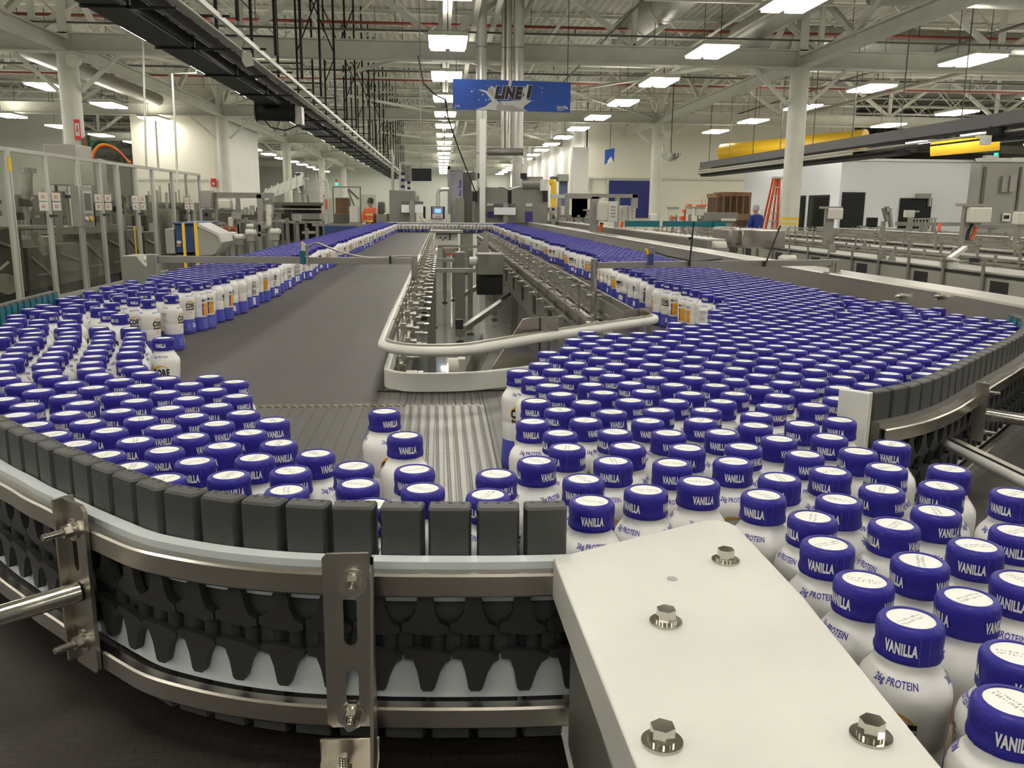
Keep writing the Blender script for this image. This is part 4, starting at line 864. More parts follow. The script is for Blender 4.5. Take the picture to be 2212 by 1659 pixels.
1145,9313,1085,9328,1064,9389,1005,9406,989,9465,924,9485,913,9546,1286,9220,1270,9280,1209,9295,1192,9357,1130,9373,1113,9435,1052,9450,1034,9509,974,9527,958,9589,1253,9340,1234,9403,1173,9417,1160,9479,1099,9497,1078,9556,1017,9571,1003,9636,942,9651,922,9710,1283,9447,1221,9463,1204,9523,
1142,9542,1124,9604,1063,9616,1046,9680,987,9697,967,9756,907,9772,894,9837,1264,9509,1252,9570,1186,9585,1168,9647,1106,9665,1092,9726,1028,9743,1012,9802,954,9822,936,9882,1233,9630,1214,9690,1154,9707,1136,9768,1072,9787,1059,9847,999,9863,980,9926,919,9944,1278,9673,1259,9738,1199,9754,
1182,9817,1120,9828,1105,9892,1045,9909,1025,9969,965,9986,948,10048,1245,9799,1229,9858,1167,9877,1149,9936,1088,9954,1070,10014,1008,10034,994,10094,935,10112,1271,9903,1209,9923,1194,9985,1134,9998,1116,10059,1057,10076,1038,10138,979,10155,958,10214,1255,9966,1241,10032,1180,10045,1161,10104,1100,10123,
1084,10182,1023,10198,1005,10260,944,10277,930,10339,1284,10076,1224,10092,1205,10151,1145,10165,1127,10226,1065,10243,1052,10303,989,10321,974,10383,1269,10137,1248,10195,1187,10210,1173,10272,1113,10288,1093,10350,1033,10364,1016,10429,956,10442,938,10501,1232,10256,1215,10318,1155,10334,1138,10393,1078,10413,1061,10474,
999,10488,986,10549,921,10568,1279,10297,1264,10357,1204,10380,1184,10439,1124,10457,1107,10517,1046,10533,1030,10597,968,10608,951,10673,1251,10422,1228,10482,1169,10500,1153,10563,1092,10580,1075,10642,1015,10657,996,10721,935,10733,919,10793,1275,10523,1213,10548,1197,10609,1136,10623,1119,10686,1057,10703,1040,10764,
981,10782,964,10842,902,10853,1257,10592,1239,10654,1178,10668,1163,10729,1101,10747,1086,10807,1025,10825,1008,10885,944,10901,929,10963,1232,10717,1209,10775,1148,10791,1133,10851,1073,10867,1054,10929,989,10944,977,11010,912,11023,900,11084,1272,10764,1256,10824,1194,10835,1175,10896,1116,10912,1098,10974,1037,10992,
1022,11054,960,11069,939,11134,1235,10882,1222,10942,1158,10958,1143,11018,1083,11036,1064,11101,1003,11113,987,11176,925,11196,908,11257,1285,10929,1265,10988,1204,11005,1189,11068,1123,11083,1110,11144,1047,11161,1029,11221,970,11239,954,11300,1248,11051,1234,11114,1171,11128,1154,11187,1095,11204,1077,11265,1017,11281,
1003,11345,940,11360,924,11420,1280,11156,1214,11172,1200,11233,1138,11249,1121,11309,1061,11325,1046,11390,985,11405,966,11465,1260,11217,1244,11281,1182,11295,1167,11356,1106,11370,1092,11433,1027,11450,1010,11509,949,11525,935,11585,1227,11342,1212,11402,1152,11416,1134,11479,1072,11495,1055,11555,996,11574,980,11634,
1272,11385,1259,11445,1194,11462,1181,11526,1116,11542,1100,11602,1040,11618,1025,11678,963,11693,945,11756,1240,11508,1226,11569,1160,11586,1147,11646,1085,11662,1070,11722,1007,11737,990,11800,929,11819,1268,11614,1207,11628,1190,11691,1129,11706,1113,11766,1051,11782,1036,11846,975,11860,954,11922,1251,11678,1237,11738,
1176,11752,1156,11811,1096,11830,1080,11889,1015,11908,1002,11968,942,11983,924,12046,1283,11781,1218,11797,1203,11857,1142,11872,1122,11935,1061,11949,1050,12010,987,12031,973,12092,912,12107,892,12168,1263,11842,1254,11907,1188,11917,1170,11982,1110,11998,1091,12057,1032,12075,1017,12136,955,12156,939,12216,1229,11964,
1215,12024,1152,12045,1137,12106,1077,12122,1062,12182,1002,12196,984,12258,924,12276,901,12333,1277,12011,1260,12070,1197,12090,1181,12149,1122,12166,1107,12227,1044,12244,1025,12305,966,12322,947,12381,1245,12133,1226,12192,1166,12209,1152,12273,1091,12287,1072,12349,1012,12365,997,12425,934,12442,915,12509,1275,12238,
1211,12256,1193,12318,1132,12333,1116,12393,1058,12413,1038,12471,975,12488,963,12549,1254,12300,1239,12360,1180,12379,1162,12441,1102,12456,1084,12516,1025,12532,1007,12592,943,12608,927,12673,1226,12420,1207,12483,1144,12501,1128,12562,1068,12581,1051,12640,987,12658,972,12718,1267,12467,1250,12527,1188,12544,1174,12608,
1114,12625,1095,12684,1035,12700,1019,12763,954,12780,943,12841,1234,12590,1220,12650,1159,12668,1140,12727,1080,12744,1065,12804,1002,12823,986,12887,1282,12636,1263,12695,1201,12713,1186,12776,1126,12791,1108,12852,1047,12868,1031,12929,966,12945,949,13010,1251,12756,1230,12819,1168,12837,1153,12897,1093,12916,1075,12977,
1010,12989,997,13050,936,13071,915,13130,1278,12863,1213,12879,1198,12939,1138,12958,1120,13018,1058,13036,1040,13095,978,13115,964,13177,1257,12922,1246,12988,1181,13003,1163,13064,1104,13083,1084,13143,1024,13159,1009,13221,949,13237,933,13298,1228,13048,1210,13109,1151,13126,1133,13186,1068,13203,1055,13264,992,13281,
977,13341,915,13357,895,13427,1271,13093,1255,13152,1196,13171,1175,13234,1115,13249,1098,13309,1038,13325,1019,13386,960,13402,943,13467,1239,13216,1221,13278,1162,13294,1140,13355,1080,13374,1066,13434,1005,13447,990,13509,928,13526,910,13592,1271,13319,1203,13341,1189,13401,1126,13415,1110,13479,1050,13494,1031,13557,
971,13571,954,13635,1254,13379,1232,13446,1169,13460,1154,13523,1092,13539,1076,13599,1015,13618,1001,13678,935,13694,925,13756,1274,13491,1215,13510,1200,13570,1137,13584,1120,13643,1060,13660,1047,13723,985,13738,966,13802,1262,13551,1247,13612,1185,13630,1167,13689,1106,13705,1091,13771,1027,13783,1012,13848,950,13862,
937,13922,1231,13673,1211,13732,1152,13750,1136,13814,1071,13833,1060,13893,998,13908,979,13967,1272,13720,1255,13780,1195,13795,1181,13857,1118,13873,1104,13936,1041,13953,1022,14012,961,14031,946,14091,1242,13841,1227,13903,1163,13916,1149,13979,1086,13998,1070,14057,1007,14072,989,14139,1269,13948,1209,13963,1193,14022,
1134,14039,1115,14100,1054,14117,1039,14179,972,14199,954,14258,1256,14008,1240,14070,1176,14088,1159,14147,1099,14162,1081,14224,1021,14244,1002,14303,942,14319,926,14379,1220,14133,1204,14193,1143,14207,1125,14268,1066,14286,1051,14346,986,14363,972,14423,910,14440,1264,14177,1251,14239,1186,14255,1173,14316,1112,14331,
1094,14394,1034,14409,1017,14472,950,14490,939,14551,1232,14297,1216,14361,1154,14377,1139,14437,1078,14454,1061,14515,998,14530,984,14594,922,14610,906,14673,1275,14343,1267,14404,1199,14421,1182,14484,1122,14499,1104,14562,1044,14576,1027,14641,966,14655,953,14716,1247,14463,1230,14523,1167,14544,1150,14607,1088,14622,
1073,14682,1013,14701,999,14763,932,14775,915,14837,1277,14573,1215,14587,1194,14652,1133,14666,1118,14726,1058,14743,1042,14808,977,14820,963,14885,897,14898,1261,14632,1241,14697,1178,14712,1161,14771,1101,14787,1085,14851,1024,14867,1006,14933,945,14944,927,15006,1221,14756,1205,14815,1145,14831,1132,14893,1073,14913,
1054,14976,987,14992,975,15052,911,15068,1266,14805,1253,14865,1192,14878,1175,14938,1116,14957,1098,15020,1037,15036,1020,15095,955,15112,941,15174,1239,14926,1221,14985,1160,15002,1142,15063,1081,15080,1063,15140,1003,15157,988,15219,922,15239,1269,15028,1203,15047,1187,15107,1127,15124,1108,15188,1047,15201,1031,15266,
969,15282,954,15344,1247,15091,1234,15151,1169,15170,1153,15230,1090,15250,1076,15310,1013,15326,998,15387,933,15406,1276,15198,1214,15217,1197,15276,1136,15292,1119,15354,1057,15369,1042,15432,982,15446,964,15511,1262,15260,1243,15323,1182,15336,1165,15396,1105,15414,1086,15476,1024,15493,1011,15553,951,15572,1225,15382,
1209,15442,1149,15461,1132,15520,1071,15536,1054,15598,1269,15425,1255,15488,1196,15505,1180,15566,1115,15584,1240,15551,-1112,15742,-1112,15850,-1111,15963,-1082,15688,-1046,15743,-1079,15794,-1048,15856,-1081,15909,-1049,15962,-1079,16021,-1014,15690,-983,15746,-1018,15799,-984,15857,-1015,15910,-983,15963,-1017,16018,-952,15689,-921,15743,
-954,15803,-918,15853,-952,15910,-921,15965,-955,16018,-890,15689,-858,15745,-889,15799,-856,15856,-890,15912,-859,15966,-890,16023,-828,15686,-794,15743,-825,15797,-795,15854,-825,15909,-794,15964,-828,16021,-766,15688,-732,15744,-763,15801,-729,15855,-760,15910,-731,15965,-762,16020,-698,15682,-667,15743,-700,15797,-667,15852,
-698,15912,-667,15965,-700,16018,-637,15686,-603,15743,-632,15797,-602,15851,-636,15909,-603,15962,-637,16020,-575,15687,-540,15743,-569,15797,-540,15856,-570,15910,-541,15964,-575,16020,-510,15685,-478,15744,-507,15799,-477,15856,-508,15910,-475,15964,-508,16017,-445,15690,-414,15743,-445,15800,-412,15854,-445,15910,-412,15964,
-446,16019,-381,15691,-348,15743,-379,15800,-350,15855,-383,15909,-347,15966,-380,16021,-316,15686,-286,15742,-316,15801,-282,15853,-320,15909,-285,15964,-318,16020,-255,15689,-221,15744,-253,15797,-220,15853,-255,15909,-223,15964,-256,16023,-188,15689,-159,15744,-189,15798,-159,15852,-191,15911,-158,15966,-194,16019,-125,15688,
-97,15743,-127,15798,-97,15852,-130,15909,-96,15963,-127,16019,-61,15685,-32,15740,-64,15795,-32,15854,-65,15910,-34,15963,-65,16016,1,15686,31,15742,-2,15800,32,15852,1,15907,31,15962,1,16019,64,15689,96,15745,62,15797,94,15856,62,15909,94,15966,65,16021,126,15688,161,15743,124,15802,
161,15851,128,15910,159,15965,126,16019,191,15689,224,15742,192,15796,223,15850,191,15911,224,15963,188,16021,256,15688,287,15741,254,15796,285,15852,257,15908,286,15963,252,16018,318,15685,349,15742,319,15796,349,15852,318,15905,348,15962,314,16018,380,15687,411,15742,381,15799,413,15856,383,15911,
413,15965,381,16018,446,15690,477,15743,446,15796,478,15854,444,15909,476,15963,444,16020,510,15691,542,15745,508,15797,543,15852,510,15909,542,15964,509,16016,573,15689,603,15743,574,15799,606,15853,573,15910,603,15965,571,16024,634,15688,667,15743,636,15799,670,15853,638,15910,668,15963,637,16017,
698,15689,731,15744,700,15799,732,15853,700,15911,730,15965,698,16020,761,15690,792,15744,762,15798,793,15855,763,15911,795,15965,760,16020,825,15689,858,15741,824,15801,860,15852,825,15908,857,15961,828,16018,888,15686,920,15744,890,15798,922,15854,891,15908,918,15966,891,16022,950,15690,985,15742,
952,15800,983,15854,953,15910,982,15965,952,16024,1015,15688,1048,15743,1014,15799,1049,15855,1015,15912,1051,15963,1014,16018,1080,15690,1111,15743,1076,15798,1113,15856,1081,15909,1112,15967,1082,16021,1142,15687,1175,15746,1142,15799,1175,15852,1144,15909,1175,15962,1145,16019,1205,15687,1237,15744,1206,15799,1238,15852,
1206,15907,1239,15964,1207,16016,1269,15688,1270,15796,1269,15910,1268,16021]
FACE = {63: 0.38, 64: 0.16, 65: -0.45, 66: -0.43, 67: 0.95, 68: 0.28, 70: 0.4, 71: 0.9, 52: 0.14, 56: 0.22, 59: 0.67, 61: 0.4, 57: -0.17, 60: 0.2, 58: -0.33, 55: 0.97, 54: 0.67, 53: 0.98, 51: 0.3, 49: 0.45, 50: 0.3, 48: -0.33, 47: 0.2, 46: 0.45, 44: 0.5, 45: 0.7, 35: -0.22, 34: -0.43, 33: 0, 17: 0.95, 16: -0.65, 31: 0.45, 15: -0.35, 14: -0.9, 32: 0, 29: -0.5, 13: 0.3, 12: 0.25, 4: -0.45, 30: 0.1, 315: 0.67, 205: -0.75, 316: -0.17, 206: 0.98, 318: -0.43, 319: 0.05, 320: 0.98, 317: 0.05, 307: 0.28, 308: 0.12, 311: -0.4, 309: -0.2, 313: 0.9, 312: -0.4, 310: -0.4, 306: 0.25, 305: 0.8, 303: -0.15, 301: -0.2, 302: 0.6, 299: -0.5, 298: 0.5, 294: 0.6, 293: 0.6, 321: -0.05, 322: 0.85, 323: 0.95, 324: 0.9, 325: -0.1, 326: -0.5, 328: 0.6, 329: 0.9, 331: 0.9, 332: -0.05, 327: -0.5, 330: 0, 334: -0.2, 335: 0.9, 333: 0.95, 336: -0.25, 337: 0.5, 338: 0.2, 176: 0.1, 181: -0.2, 192: -0.25, 199: -0.1, 196: -0.5, 202: -0.95, 200: 0.6, 203: 0.95, 123: -0.3}

# ------------------------------------------------------------------ the bottle
BH = 0.168
ZB = 1.112          # belt surface
BPROF = [(0.0255, 0.0), (0.0285, 0.0012), (0.0300, 0.0045), (0.0304, 0.011), (0.0299, 0.025), (0.0290, 0.038), (0.0284, 0.047), (0.0279, 0.0505),
         (0.0283, 0.0530), (0.0287, 0.0570), (0.0290, 0.0660), (0.0291, 0.0795), (0.0285, 0.0815), (0.0285, 0.0830), (0.0292, 0.0850), (0.0298, 0.0950), (0.0305, 0.1070),
         (0.03075, 0.1140), (0.0305, 0.1195), (0.0296, 0.1240), (0.0280, 0.1278), (0.0257, 0.1312), (0.0233, 0.1342), (0.0213, 0.1372), (0.0200, 0.1405), (0.0194, 0.1440), (0.0194, 0.1470)]
CPROF = [(0.0195, 0.1432), (0.0218, 0.1434), (0.02215, 0.1450), (0.02195, 0.1475), (0.0214, 0.1500), (0.0213, 0.1530), (0.0217, 0.1560), (0.0218, 0.1600),
         (0.0217, 0.1630), (0.0211, 0.1655), (0.0198, 0.1672), (0.0180, 0.1680), (0.0161, 0.1682), (0.0157, 0.1679), (0.0156, 0.1668)]
_pb = np.array(BPROF); _al = np.r_[0, np.cumsum(np.hypot(*np.diff(_pb, axis=0).T))]


def t_of_z(z): return float(np.interp(z, _pb[:, 1], _al))


def on_body(xa, t, ang, eps=0.00025, rref=0.0305):
    r = float(np.interp(t, _al, _pb[:, 0])); z = float(np.interp(t, _al, _pb[:, 1]))
    r1 = float(np.interp(t-0.001, _al, _pb[:, 0])); z1 = float(np.interp(t-0.001, _al, _pb[:, 1]))
    r2 = float(np.interp(t+0.001, _al, _pb[:, 0])); z2 = float(np.interp(t+0.001, _al, _pb[:, 1]))
    tr, tz = r2-r1, z2-z1; n = hypot(tr, tz) or 1
    nr, nz = tz/n, -tr/n
    r += nr*eps; z += nz*eps; a = ang+xa/rref
    return (r*sin(a), -r*cos(a), z)


def on_cap(xa, z, ang, eps=0.0003):
    c = np.array(CPROF[:10]); r = float(np.interp(z, c[:, 1], c[:, 0]))+eps; a = ang+xa/0.0216
    return (r*sin(a), -r*cos(a), z)


def drect(mb, xc, t0, t1, w, ang, mt, eps=0.0002, nx=None, rref=0.0305):
    nx = nx or max(1, int(math.ceil(w/0.0035))); nz = max(1, int(math.ceil((t1-t0)/0.006)))
    vs = [on_body(xc-w/2+w*i/nx, t0+(t1-t0)*j/nz, ang, eps, rref) for j in range(nz+1) for i in range(nx+1)]
    fs = [(j*(nx+1)+i, j*(nx+1)+i+1, (j+1)*(nx+1)+i+1, (j+1)*(nx+1)+i) for j in range(nz) for i in range(nx)]
    mb.add(vs, fs, mt)


def dtext(mb, s, w, h, xc, tc, ang, mt, bold=0.02, eps=0.0003, rref=0.0305, grid=0.003, res=2):
    V, Fc = text_tris(s, w, h, bold, grid, res=res)
    mb.add([on_body(xc+x, tc+y, ang, eps, rref) for x, y in V], Fc, mt)


def body_mesh():
    mb = MB()
    mb.lathe(BPROF, HDPE, n=40, mfn=lambda i: BASEB if i < 7 else HDPE)
    T = 2*pi/3
    for k in range(3):
        dtext(mb, '26g PROTEIN', 0.0285, 0.0072, 0, t_of_z(0.1305), k*T, INKB, 0.022, rref=0.0262, grid=0.0035)
    # panel A: logo
    for (ra, rb) in ((0.0185, 0.0150),):
        n = 30; vs = []; fs = []
        for i in range(n+1):
            a = 2*pi*i/n*0.86+0.5
            for q in (ra, rb+0.0015*sin(a*2)):
                vs.append(on_body(q*cos(a), t_of_z(0.0975)+q*0.9*sin(a), 0, 0.00018))
        fs = [(2*i, 2*i+1, 2*i+3, 2*i+2) for i in range(n)]
        mb.add(vs, fs, GOLD)
    dtext(mb, 'CORE', 0.034, 0.0165, 0, t_of_z(0.0985), 0, BLK, 0.055, eps=0.0004)
    dtext(mb, 'POWER', 0.032, 0.0065, 0, t_of_z(0.0850), 0, BLK, 0.05, eps=0.0009)
    drect(mb, 0, t_of_z(0.0740), t_of_z(0.0765), 0.018, 0, GOLD)
    drect(mb, 0, t_of_z(0.0690), t_of_z(0.0700), 0.022, 0, INKG)
    dtext(mb, '26', 0.016, 0.016, 0.012, t_of_z(0.030), 0, INKW, 0.05)
    for q in range(4):
        drect(mb, -0.010, t_of_z(0.016+q*0.006), t_of_z(0.018+q*0.006), 0.014-0.003*(q % 2), 0, PALEB)
    # panel B: orange story panel
    a = T
    drect(mb, 0.002, t_of_z(0.0555), t_of_z(0.0990), 0.0215, a, ORNG)
    drect(mb, -0.0115, t_of_z(0.0555), t_of_z(0.0985), 0.0052, a, PURP)
    for q in range(6):
        drect(mb, 0.002, t_of_z(0.0600+q*0.0062), t_of_z(0.0608+q*0.0062), 0.015-0.003*(q % 3), a, BROWN, 0.0003)
    dtext(mb, 'MADE WITH', 0.015, 0.0030, 0.004, t_of_z(0.1110), a, BLK, 0.03, res=1)
    dtext(mb, 'REAL MILK', 0.015, 0.0030, 0.004, t_of_z(0.1065), a, BLK, 0.03, res=1)
    drect(mb, -0.010, t_of_z(0.1050), t_of_z(0.1125), 0.0075, a, BLK)
    for q in range(5):
        drect(mb, 0.0, t_of_z(0.012+q*0.0065), t_of_z(0.0135+q*0.0065), 0.026-0.004*(q % 2), a, PALEB)
    # panel C: nutrition table and bar code
    a = 2*T
    dtext(mb, 'Nutrition Facts', 0.026, 0.0045, 0, t_of_z(0.1140), a, BLK, 0.02)
    for q in range(12):
        z = 0.1085-q*0.0045
        if abs(z-0.0825) < 0.0025: continue
        drect(mb, -0.0022*(q % 3), t_of_z(z-0.0006), t_of_z(z+0.0006), 0.024-0.0044*(q % 3), a, BLK if q % 4 == 0 else INKG)
    drect(mb, 0, t_of_z(0.0100), t_of_z(0.0440), 0.013, a, INKW)
    for q in range(9):
        drect(mb, 0, t_of_z(0.0130+q*0.0032), t_of_z(0.0143+q*0.0032+0.0006*(q % 2)), 0.010, a, BLK, 0.0003)
    return mb.mesh('bottle_body', True, 40)


def cap_mesh():
    mb = MB()
    def wavy(r, z, a):
        if z < 0.151: return r+0.00018*sin(9*a+z*900)+0.00012*sin(23*a)
        return r+0.00006*sin(17*a)
    mb.lathe(CPROF, CAPB, n=44, fn=wavy)
    T = 2*pi/3
    V, Fc = text_tris('VANILLA', 0.0215, 0.0088, 0.045, 0.0025, res=2)
    for k in range(3):
        mb.add([on_cap(x, 0.1540+y, k*T) for x, y in V], Fc, INKW)
    for k, a in enumerate((0.55, 0.85)):       # perforated tear line
        for q in range(9):
            z = 0.1455+q*0.0021
            p = [on_cap(dx, z+dz, a, 0.00035) for dx, dz in ((-0.00014, -0.0004), (0.00014, -0.0004), (0.00014, 0.0004), (-0.00014, 0.0004))]
            mb.add(p, [(0, 1, 2, 3)], PALEB)
    return mb.mesh('cap', True, 40)


def disc_mesh(seed):
    rg = random.Random(seed); mb = MB(); n = 40
    mb.add([(0.0156*cos(2*pi*i/n), 0.0156*sin(2*pi*i/n), 0.1671) for i in range(n)], [tuple(range(n))], DISC)
    for row in (0.0016, -0.0022):             # smudged ink-jet date code
        x = -0.0118
        while x < 0.0110:
            w = rg.uniform(0.0005, 0.0013); h = rg.uniform(0.0010, 0.0026); y = row+rg.uniform(-0.0006, 0.0006)
            mb.add([(x, y-h/2, 0.16718), (x+w, y-h/2, 0.16718), (x+w, y+h/2, 0.16718), (x, y+h/2, 0.16718)], [(0, 1, 2, 3)], INKG)
            x += w+rg.uniform(0.0004, 0.0016)
    return mb.mesh('cap_disc', False)


_d = np.array(PTS_MM, dtype=float).reshape(-1, 2)/1000.0
PTS = [(float(x), float(y)) for x, y in _d]
rng = random.Random(11)


def facing(i):
    x, y = PTS[i]
    a = atan2(-x, y)
    if i in FACE: return a+math.asin(max(-1, min(1, FACE[i])))
    return rng.uniform(-pi, pi)


def to_px(x, y, z):
    d = np.array([x, y, z])-CAM; w = d @ _fw
    if w < 0.05: return None
    return W/2+F*(d @ RIGHT)/w, H/2-F*(d @ UP)/w, w


def build_bottles():
    bm_, cm_ = body_mesh(), cap_mesh(); dms = [disc_mesh(s) for s in range(5)]
    rank = []
    for i, (x, y) in enumerate(PTS):
        p = to_px(x, y, ZB+BH)
        if p and -60 < p[0] < W+60 and -60 < p[1] < H+140:
            k = 1.0
            if 2.3 < y < 7 and not any(0.0 < (q[0]-x)*(1 if x < 0 else -1) < 0.085 and abs(q[1]-y) < 0.045 for q in PTS if abs(q[1]-y) < 0.1 and q[0] != x): k = 1.8
            rank.append((p[2]/k, i, p))
    rank.sort()
    near = rank[:300]; near_ids = {r[1] for r in near}
    # rows: left crowd counted inwards from the guard chain, right crowd in slanting rows going back
    lab = {}
    def guard_dist(x, y):
        best = (9, 0); s = 0
        for a, b in zip(GUARD_L[:-1], GUARD_L[1:]):
            dx, dy = b[0]-a[0], b[1]-a[1]; L = hypot(dx, dy); t = max(0, min(1, ((x-a[0])*dx+(y-a[1])*dy)/(L*L)))
            d = hypot(x-a[0]-t*dx, y-a[1]-t*dy)
            if d < best[0]: best = (d, s+t*L)
            s += L
        return best
    rows = {}
    for w, i, p in near:
        x, y = PTS[i]
        if x < 0.115:
            d, s = guard_dist(x, y)
            key = ('left', int(max(0, (d-0.030))/0.054)); rows.setdefault(key, []).append((-s, i))
        else:
            u = cos(radians(75)); v = sin(radians(75))
            k = (x*u+y*v)
            key = ('right', int((k-0.40)/0.0545)); rows.setdefault(key, []).append((x, i))
    ordn = ['first', 'second', 'third', 'fourth', 'fifth', 'sixth', 'seventh', 'eighth', 'ninth', 'tenth', 'eleventh', 'twelfth', 'thirteenth', 'fourteenth', 'fifteenth', 'sixteenth', 'seventeenth', 'eighteenth', 'nineteenth', 'twentieth']
    def od(n): return ordn[n] if n < 20 else '%dth' % (n+1) if (n+1) % 10 not in (1, 2, 3) else '%d%s' % (n+1, {1: 'st', 2: 'nd', 3: 'rd'}[(n+1) % 10])
    rk = sorted({k for k in rows if k[0] == 'right'}); rkn = {k: j for j, k in enumerate(rk)}
    for key, l in rows.items():
        l.sort()
        for j, (_, i) in enumerate(l):
            if key[0] == 'left':
                lab[i] = 'white vanilla bottle, row %d in from the curved dark guard, %s from its left end' % (key[1]+1, od(j))
            else:
                lab[i] = 'white vanilla bottle right of the guard, slanting row %d from the front, %s from left' % (rkn[key]+1, od(j))
    def idx(x, y): return min(range(len(PTS)), key=lambda q: hypot(PTS[q][0]-x, PTS[q][1]-y))
    special = {idx(-0.08, 1.132): 'rear one of the two white vanilla bottles standing apart on the bare transfer belt',
               idx(-0.052, 1.046): 'front one of the two white vanilla bottles standing apart beside the painted belt sheen',
               idx(*G(2187, 1516, ZB+BH)[:2]): 'nearest white vanilla bottle, cut off by the bottom right corner',
               idx(*G(1968, 1335, ZB+BH)[:2]): 'large white vanilla bottle touching the right edge of the bolted plate, lowest complete one',
               idx(*G(352, 729, ZB+BH)[:2]): 'white bottle with CORE printed in black, at the bend beside the open grey belt'}
    lab.update(special)
    proto = None
    for w, i, p in near:
        x, y = PTS[i]
        grp = 'vanilla bottles crowding the left bend' if x < 0.115 else 'vanilla bottles crowding the right side'
        if proto is None:
            o = empty('drink_bottle', (x, y, ZB), lab[i], 'bottle', grp, facing(i))
            b = bpy.data.objects.new('bottle_body', bm_); scene.collection.objects.link(b); b.parent = o
            c = bpy.data.objects.new('cap', cm_); scene.collection.objects.link(c); c.parent = o
            d = bpy.data.objects.new('cap_disc', dms[0]); scene.collection.objects.link(d); d.parent = c
            d['label'] = 'white paper disc with a smudged date code'; c['label'] = 'blue shrink-wrapped cap reading VANILLA'
            proto = o
        else:
            o = copy_tree(proto); o.location = (x, y, ZB); o.rotation_euler = (0, 0, facing(i))
            tag(o, lab[i], 'bottle', grp)
        for c in o.children:
            for d in c.children:
                d.data = dms[rng.randrange(5)]; d.rotation_euler = (0, 0, rng.uniform(0, 2*pi))
    # the rest: one object, two levels of detail
    rest = [i for i in range(len(PTS)) if i not in near_ids]
    def lod(n, prof, letters):
        mb = MB(); T = 2*pi/3
        def mf(i): return BASEB if prof[i][1] < 0.0500 else HDPE
        mb.lathe(prof, HDPE, n=n, mfn=mf)
        cp = [(0.0218, 0.1432), (0.0215, 0.152), (0.0218, 0.162), (0.0200, 0.1672), (0.0164, 0.1682), (0.0158, 0.1670)] if letters else [(0.0218, 0.1432), (0.0217, 0.164), (0.0165, 0.1682), (0.0158, 0.1668)]
        mb.lathe(cp, CAPB, n=n)
        mb.add([(0.0157*cos(2*pi*i/n), 0.0157*sin(2*pi*i/n), 0.1671) for i in range(n)], [tuple(range(n))], DISC)
        def rc(x, z0, z1, w, a, mt, k=2):
            vs = []
            for j in (z0, z1):
                r = float(np.interp(j, _pb[:, 1], _pb[:, 0]))+0.0008
                for q in range(k+1):
                    aa = a+(x-w/2+w*q/k)/0.0305; vs.append((r*sin(aa), -r*cos(aa), j))
            mb.add(vs, [(q, q+1, k+2+q, k+1+q) for q in range(k)], mt)
        rc(0.002, 0.056, 0.099, 0.0215, T, ORNG, 4); rc(-0.0115, 0.056, 0.0985, 0.0052, T, PURP); rc(-0.009, 0.104, 0.112, 0.007, T, BLK); rc(0.004, 0.105, 0.111, 0.014, T, INKG, 3)
        rc(0, 0.0925, 0.105, 0.026, 0, BLK, 5); rc(0, 0.0835, 0.088, 0.026, 0, BLK, 5); rc(0, 0.072, 0.078, 0.020, 0, GOLD, 3)
        rc(0.012, 0.018, 0.040, 0.014, 0, INKW, 3)
        rc(0, 0.106, 0.112, 0.024, 2*T, INKG, 4); rc(0, 0.058, 0.078, 0.022, 2*T, INKG, 4); rc(0, 0.086, 0.101, 0.022, 2*T, INKG, 4); rc(0, 0.012, 0.044, 0.013, 2*T, INKW, 3)
        if letters:
            for k in range(3):
                for q in range(7):
                    for s in (-1, 1):
                        xa = (q-3)*0.0030+s*(0.0007 if q not in (3, 4, 5) else 0.0002)
                        if q in (3, 4, 5) and s < 0: continue
                        r = 0.0221; z0, z1 = 0.1500, 0.1580; wd = 0.0009
                        vs = []
                        for z in (z0, z1):
                            lean = s*0.0006 if (q in (1, 6) and z == z0) or (q == 0 and z == z1) else 0
                            for e in (-wd/2, wd/2):
                                a = k*T+(xa+lean+e)/0.0216; vs.append((r*sin(a), -r*cos(a), z))
                        mb.add(vs, [(0, 1, 3, 2)], INKW)
        return mb
    pm = [p for j, p in enumerate(BPROF) if j in (0, 2, 3, 5, 7, 8, 11, 12, 14, 16, 17, 19, 20, 21, 22, 24, 26)]
    pf = [p for j, p in enumerate(BPROF) if j in (0, 2, 7, 8, 12, 17, 20, 23, 26)]
    mids = lod(20, pm, True); fars = lod(12, pf, False)
    allmats = []
    for mb in (mids, fars):
        for mt in mb.mats:
            if mt not in allmats: allmats.append(mt)
    VV = []; loops = []; starts = []; totals = []; MI = []; nv = 0
    for i in rest:
        x, y = PTS[i]
        mb = mids if y < 5.0 else fars
        if not hasattr(mb, 'av'):
            mb.av = np.array(mb.v); mb.al = np.array([k for f in mb.f for k in f], dtype=np.int64); mb.at = np.array([len(f) for f in mb.f])
            mb.am = np.array([allmats.index(mb.mats[k]) for k in mb.m])
        a = rng.uniform(-pi, pi); c, s = cos(a), sin(a)
        v = mb.av.copy(); v = np.c_[v[:, 0]*c-v[:, 1]*s+x, v[:, 0]*s+v[:, 1]*c+y, v[:, 2]+ZB]
        VV.append(v); loops.append(mb.al+nv); totals.append(mb.at); MI.append(mb.am); nv += len(v)
    VV = np.vstack(VV); loops = np.concatenate(loops); totals = np.concatenate(totals); MI = np.concatenate(MI)
    me = bpy.data.meshes.new('bottle_crowd')
    me.vertices.add(len(VV)); me.vertices.foreach_set('co', VV.astype(np.float32).ravel())
    me.loops.add(len(loops)); me.loops.foreach_set('vertex_index', loops.astype(np.int32))
    me.polygons.add(len(totals)); me.polygons.foreach_set('loop_start', np.r_[0, np.cumsum(totals)[:-1]].astype(np.int32))
    try: me.polygons.foreach_set('loop_total', totals.astype(np.int32))
    except Exception: pass
    for mt in allmats: me.materials.append(mt)
    me.polygons.foreach_set('material_index', MI.astype(np.int32))
    me.update(calc_edges=True); me.validate()
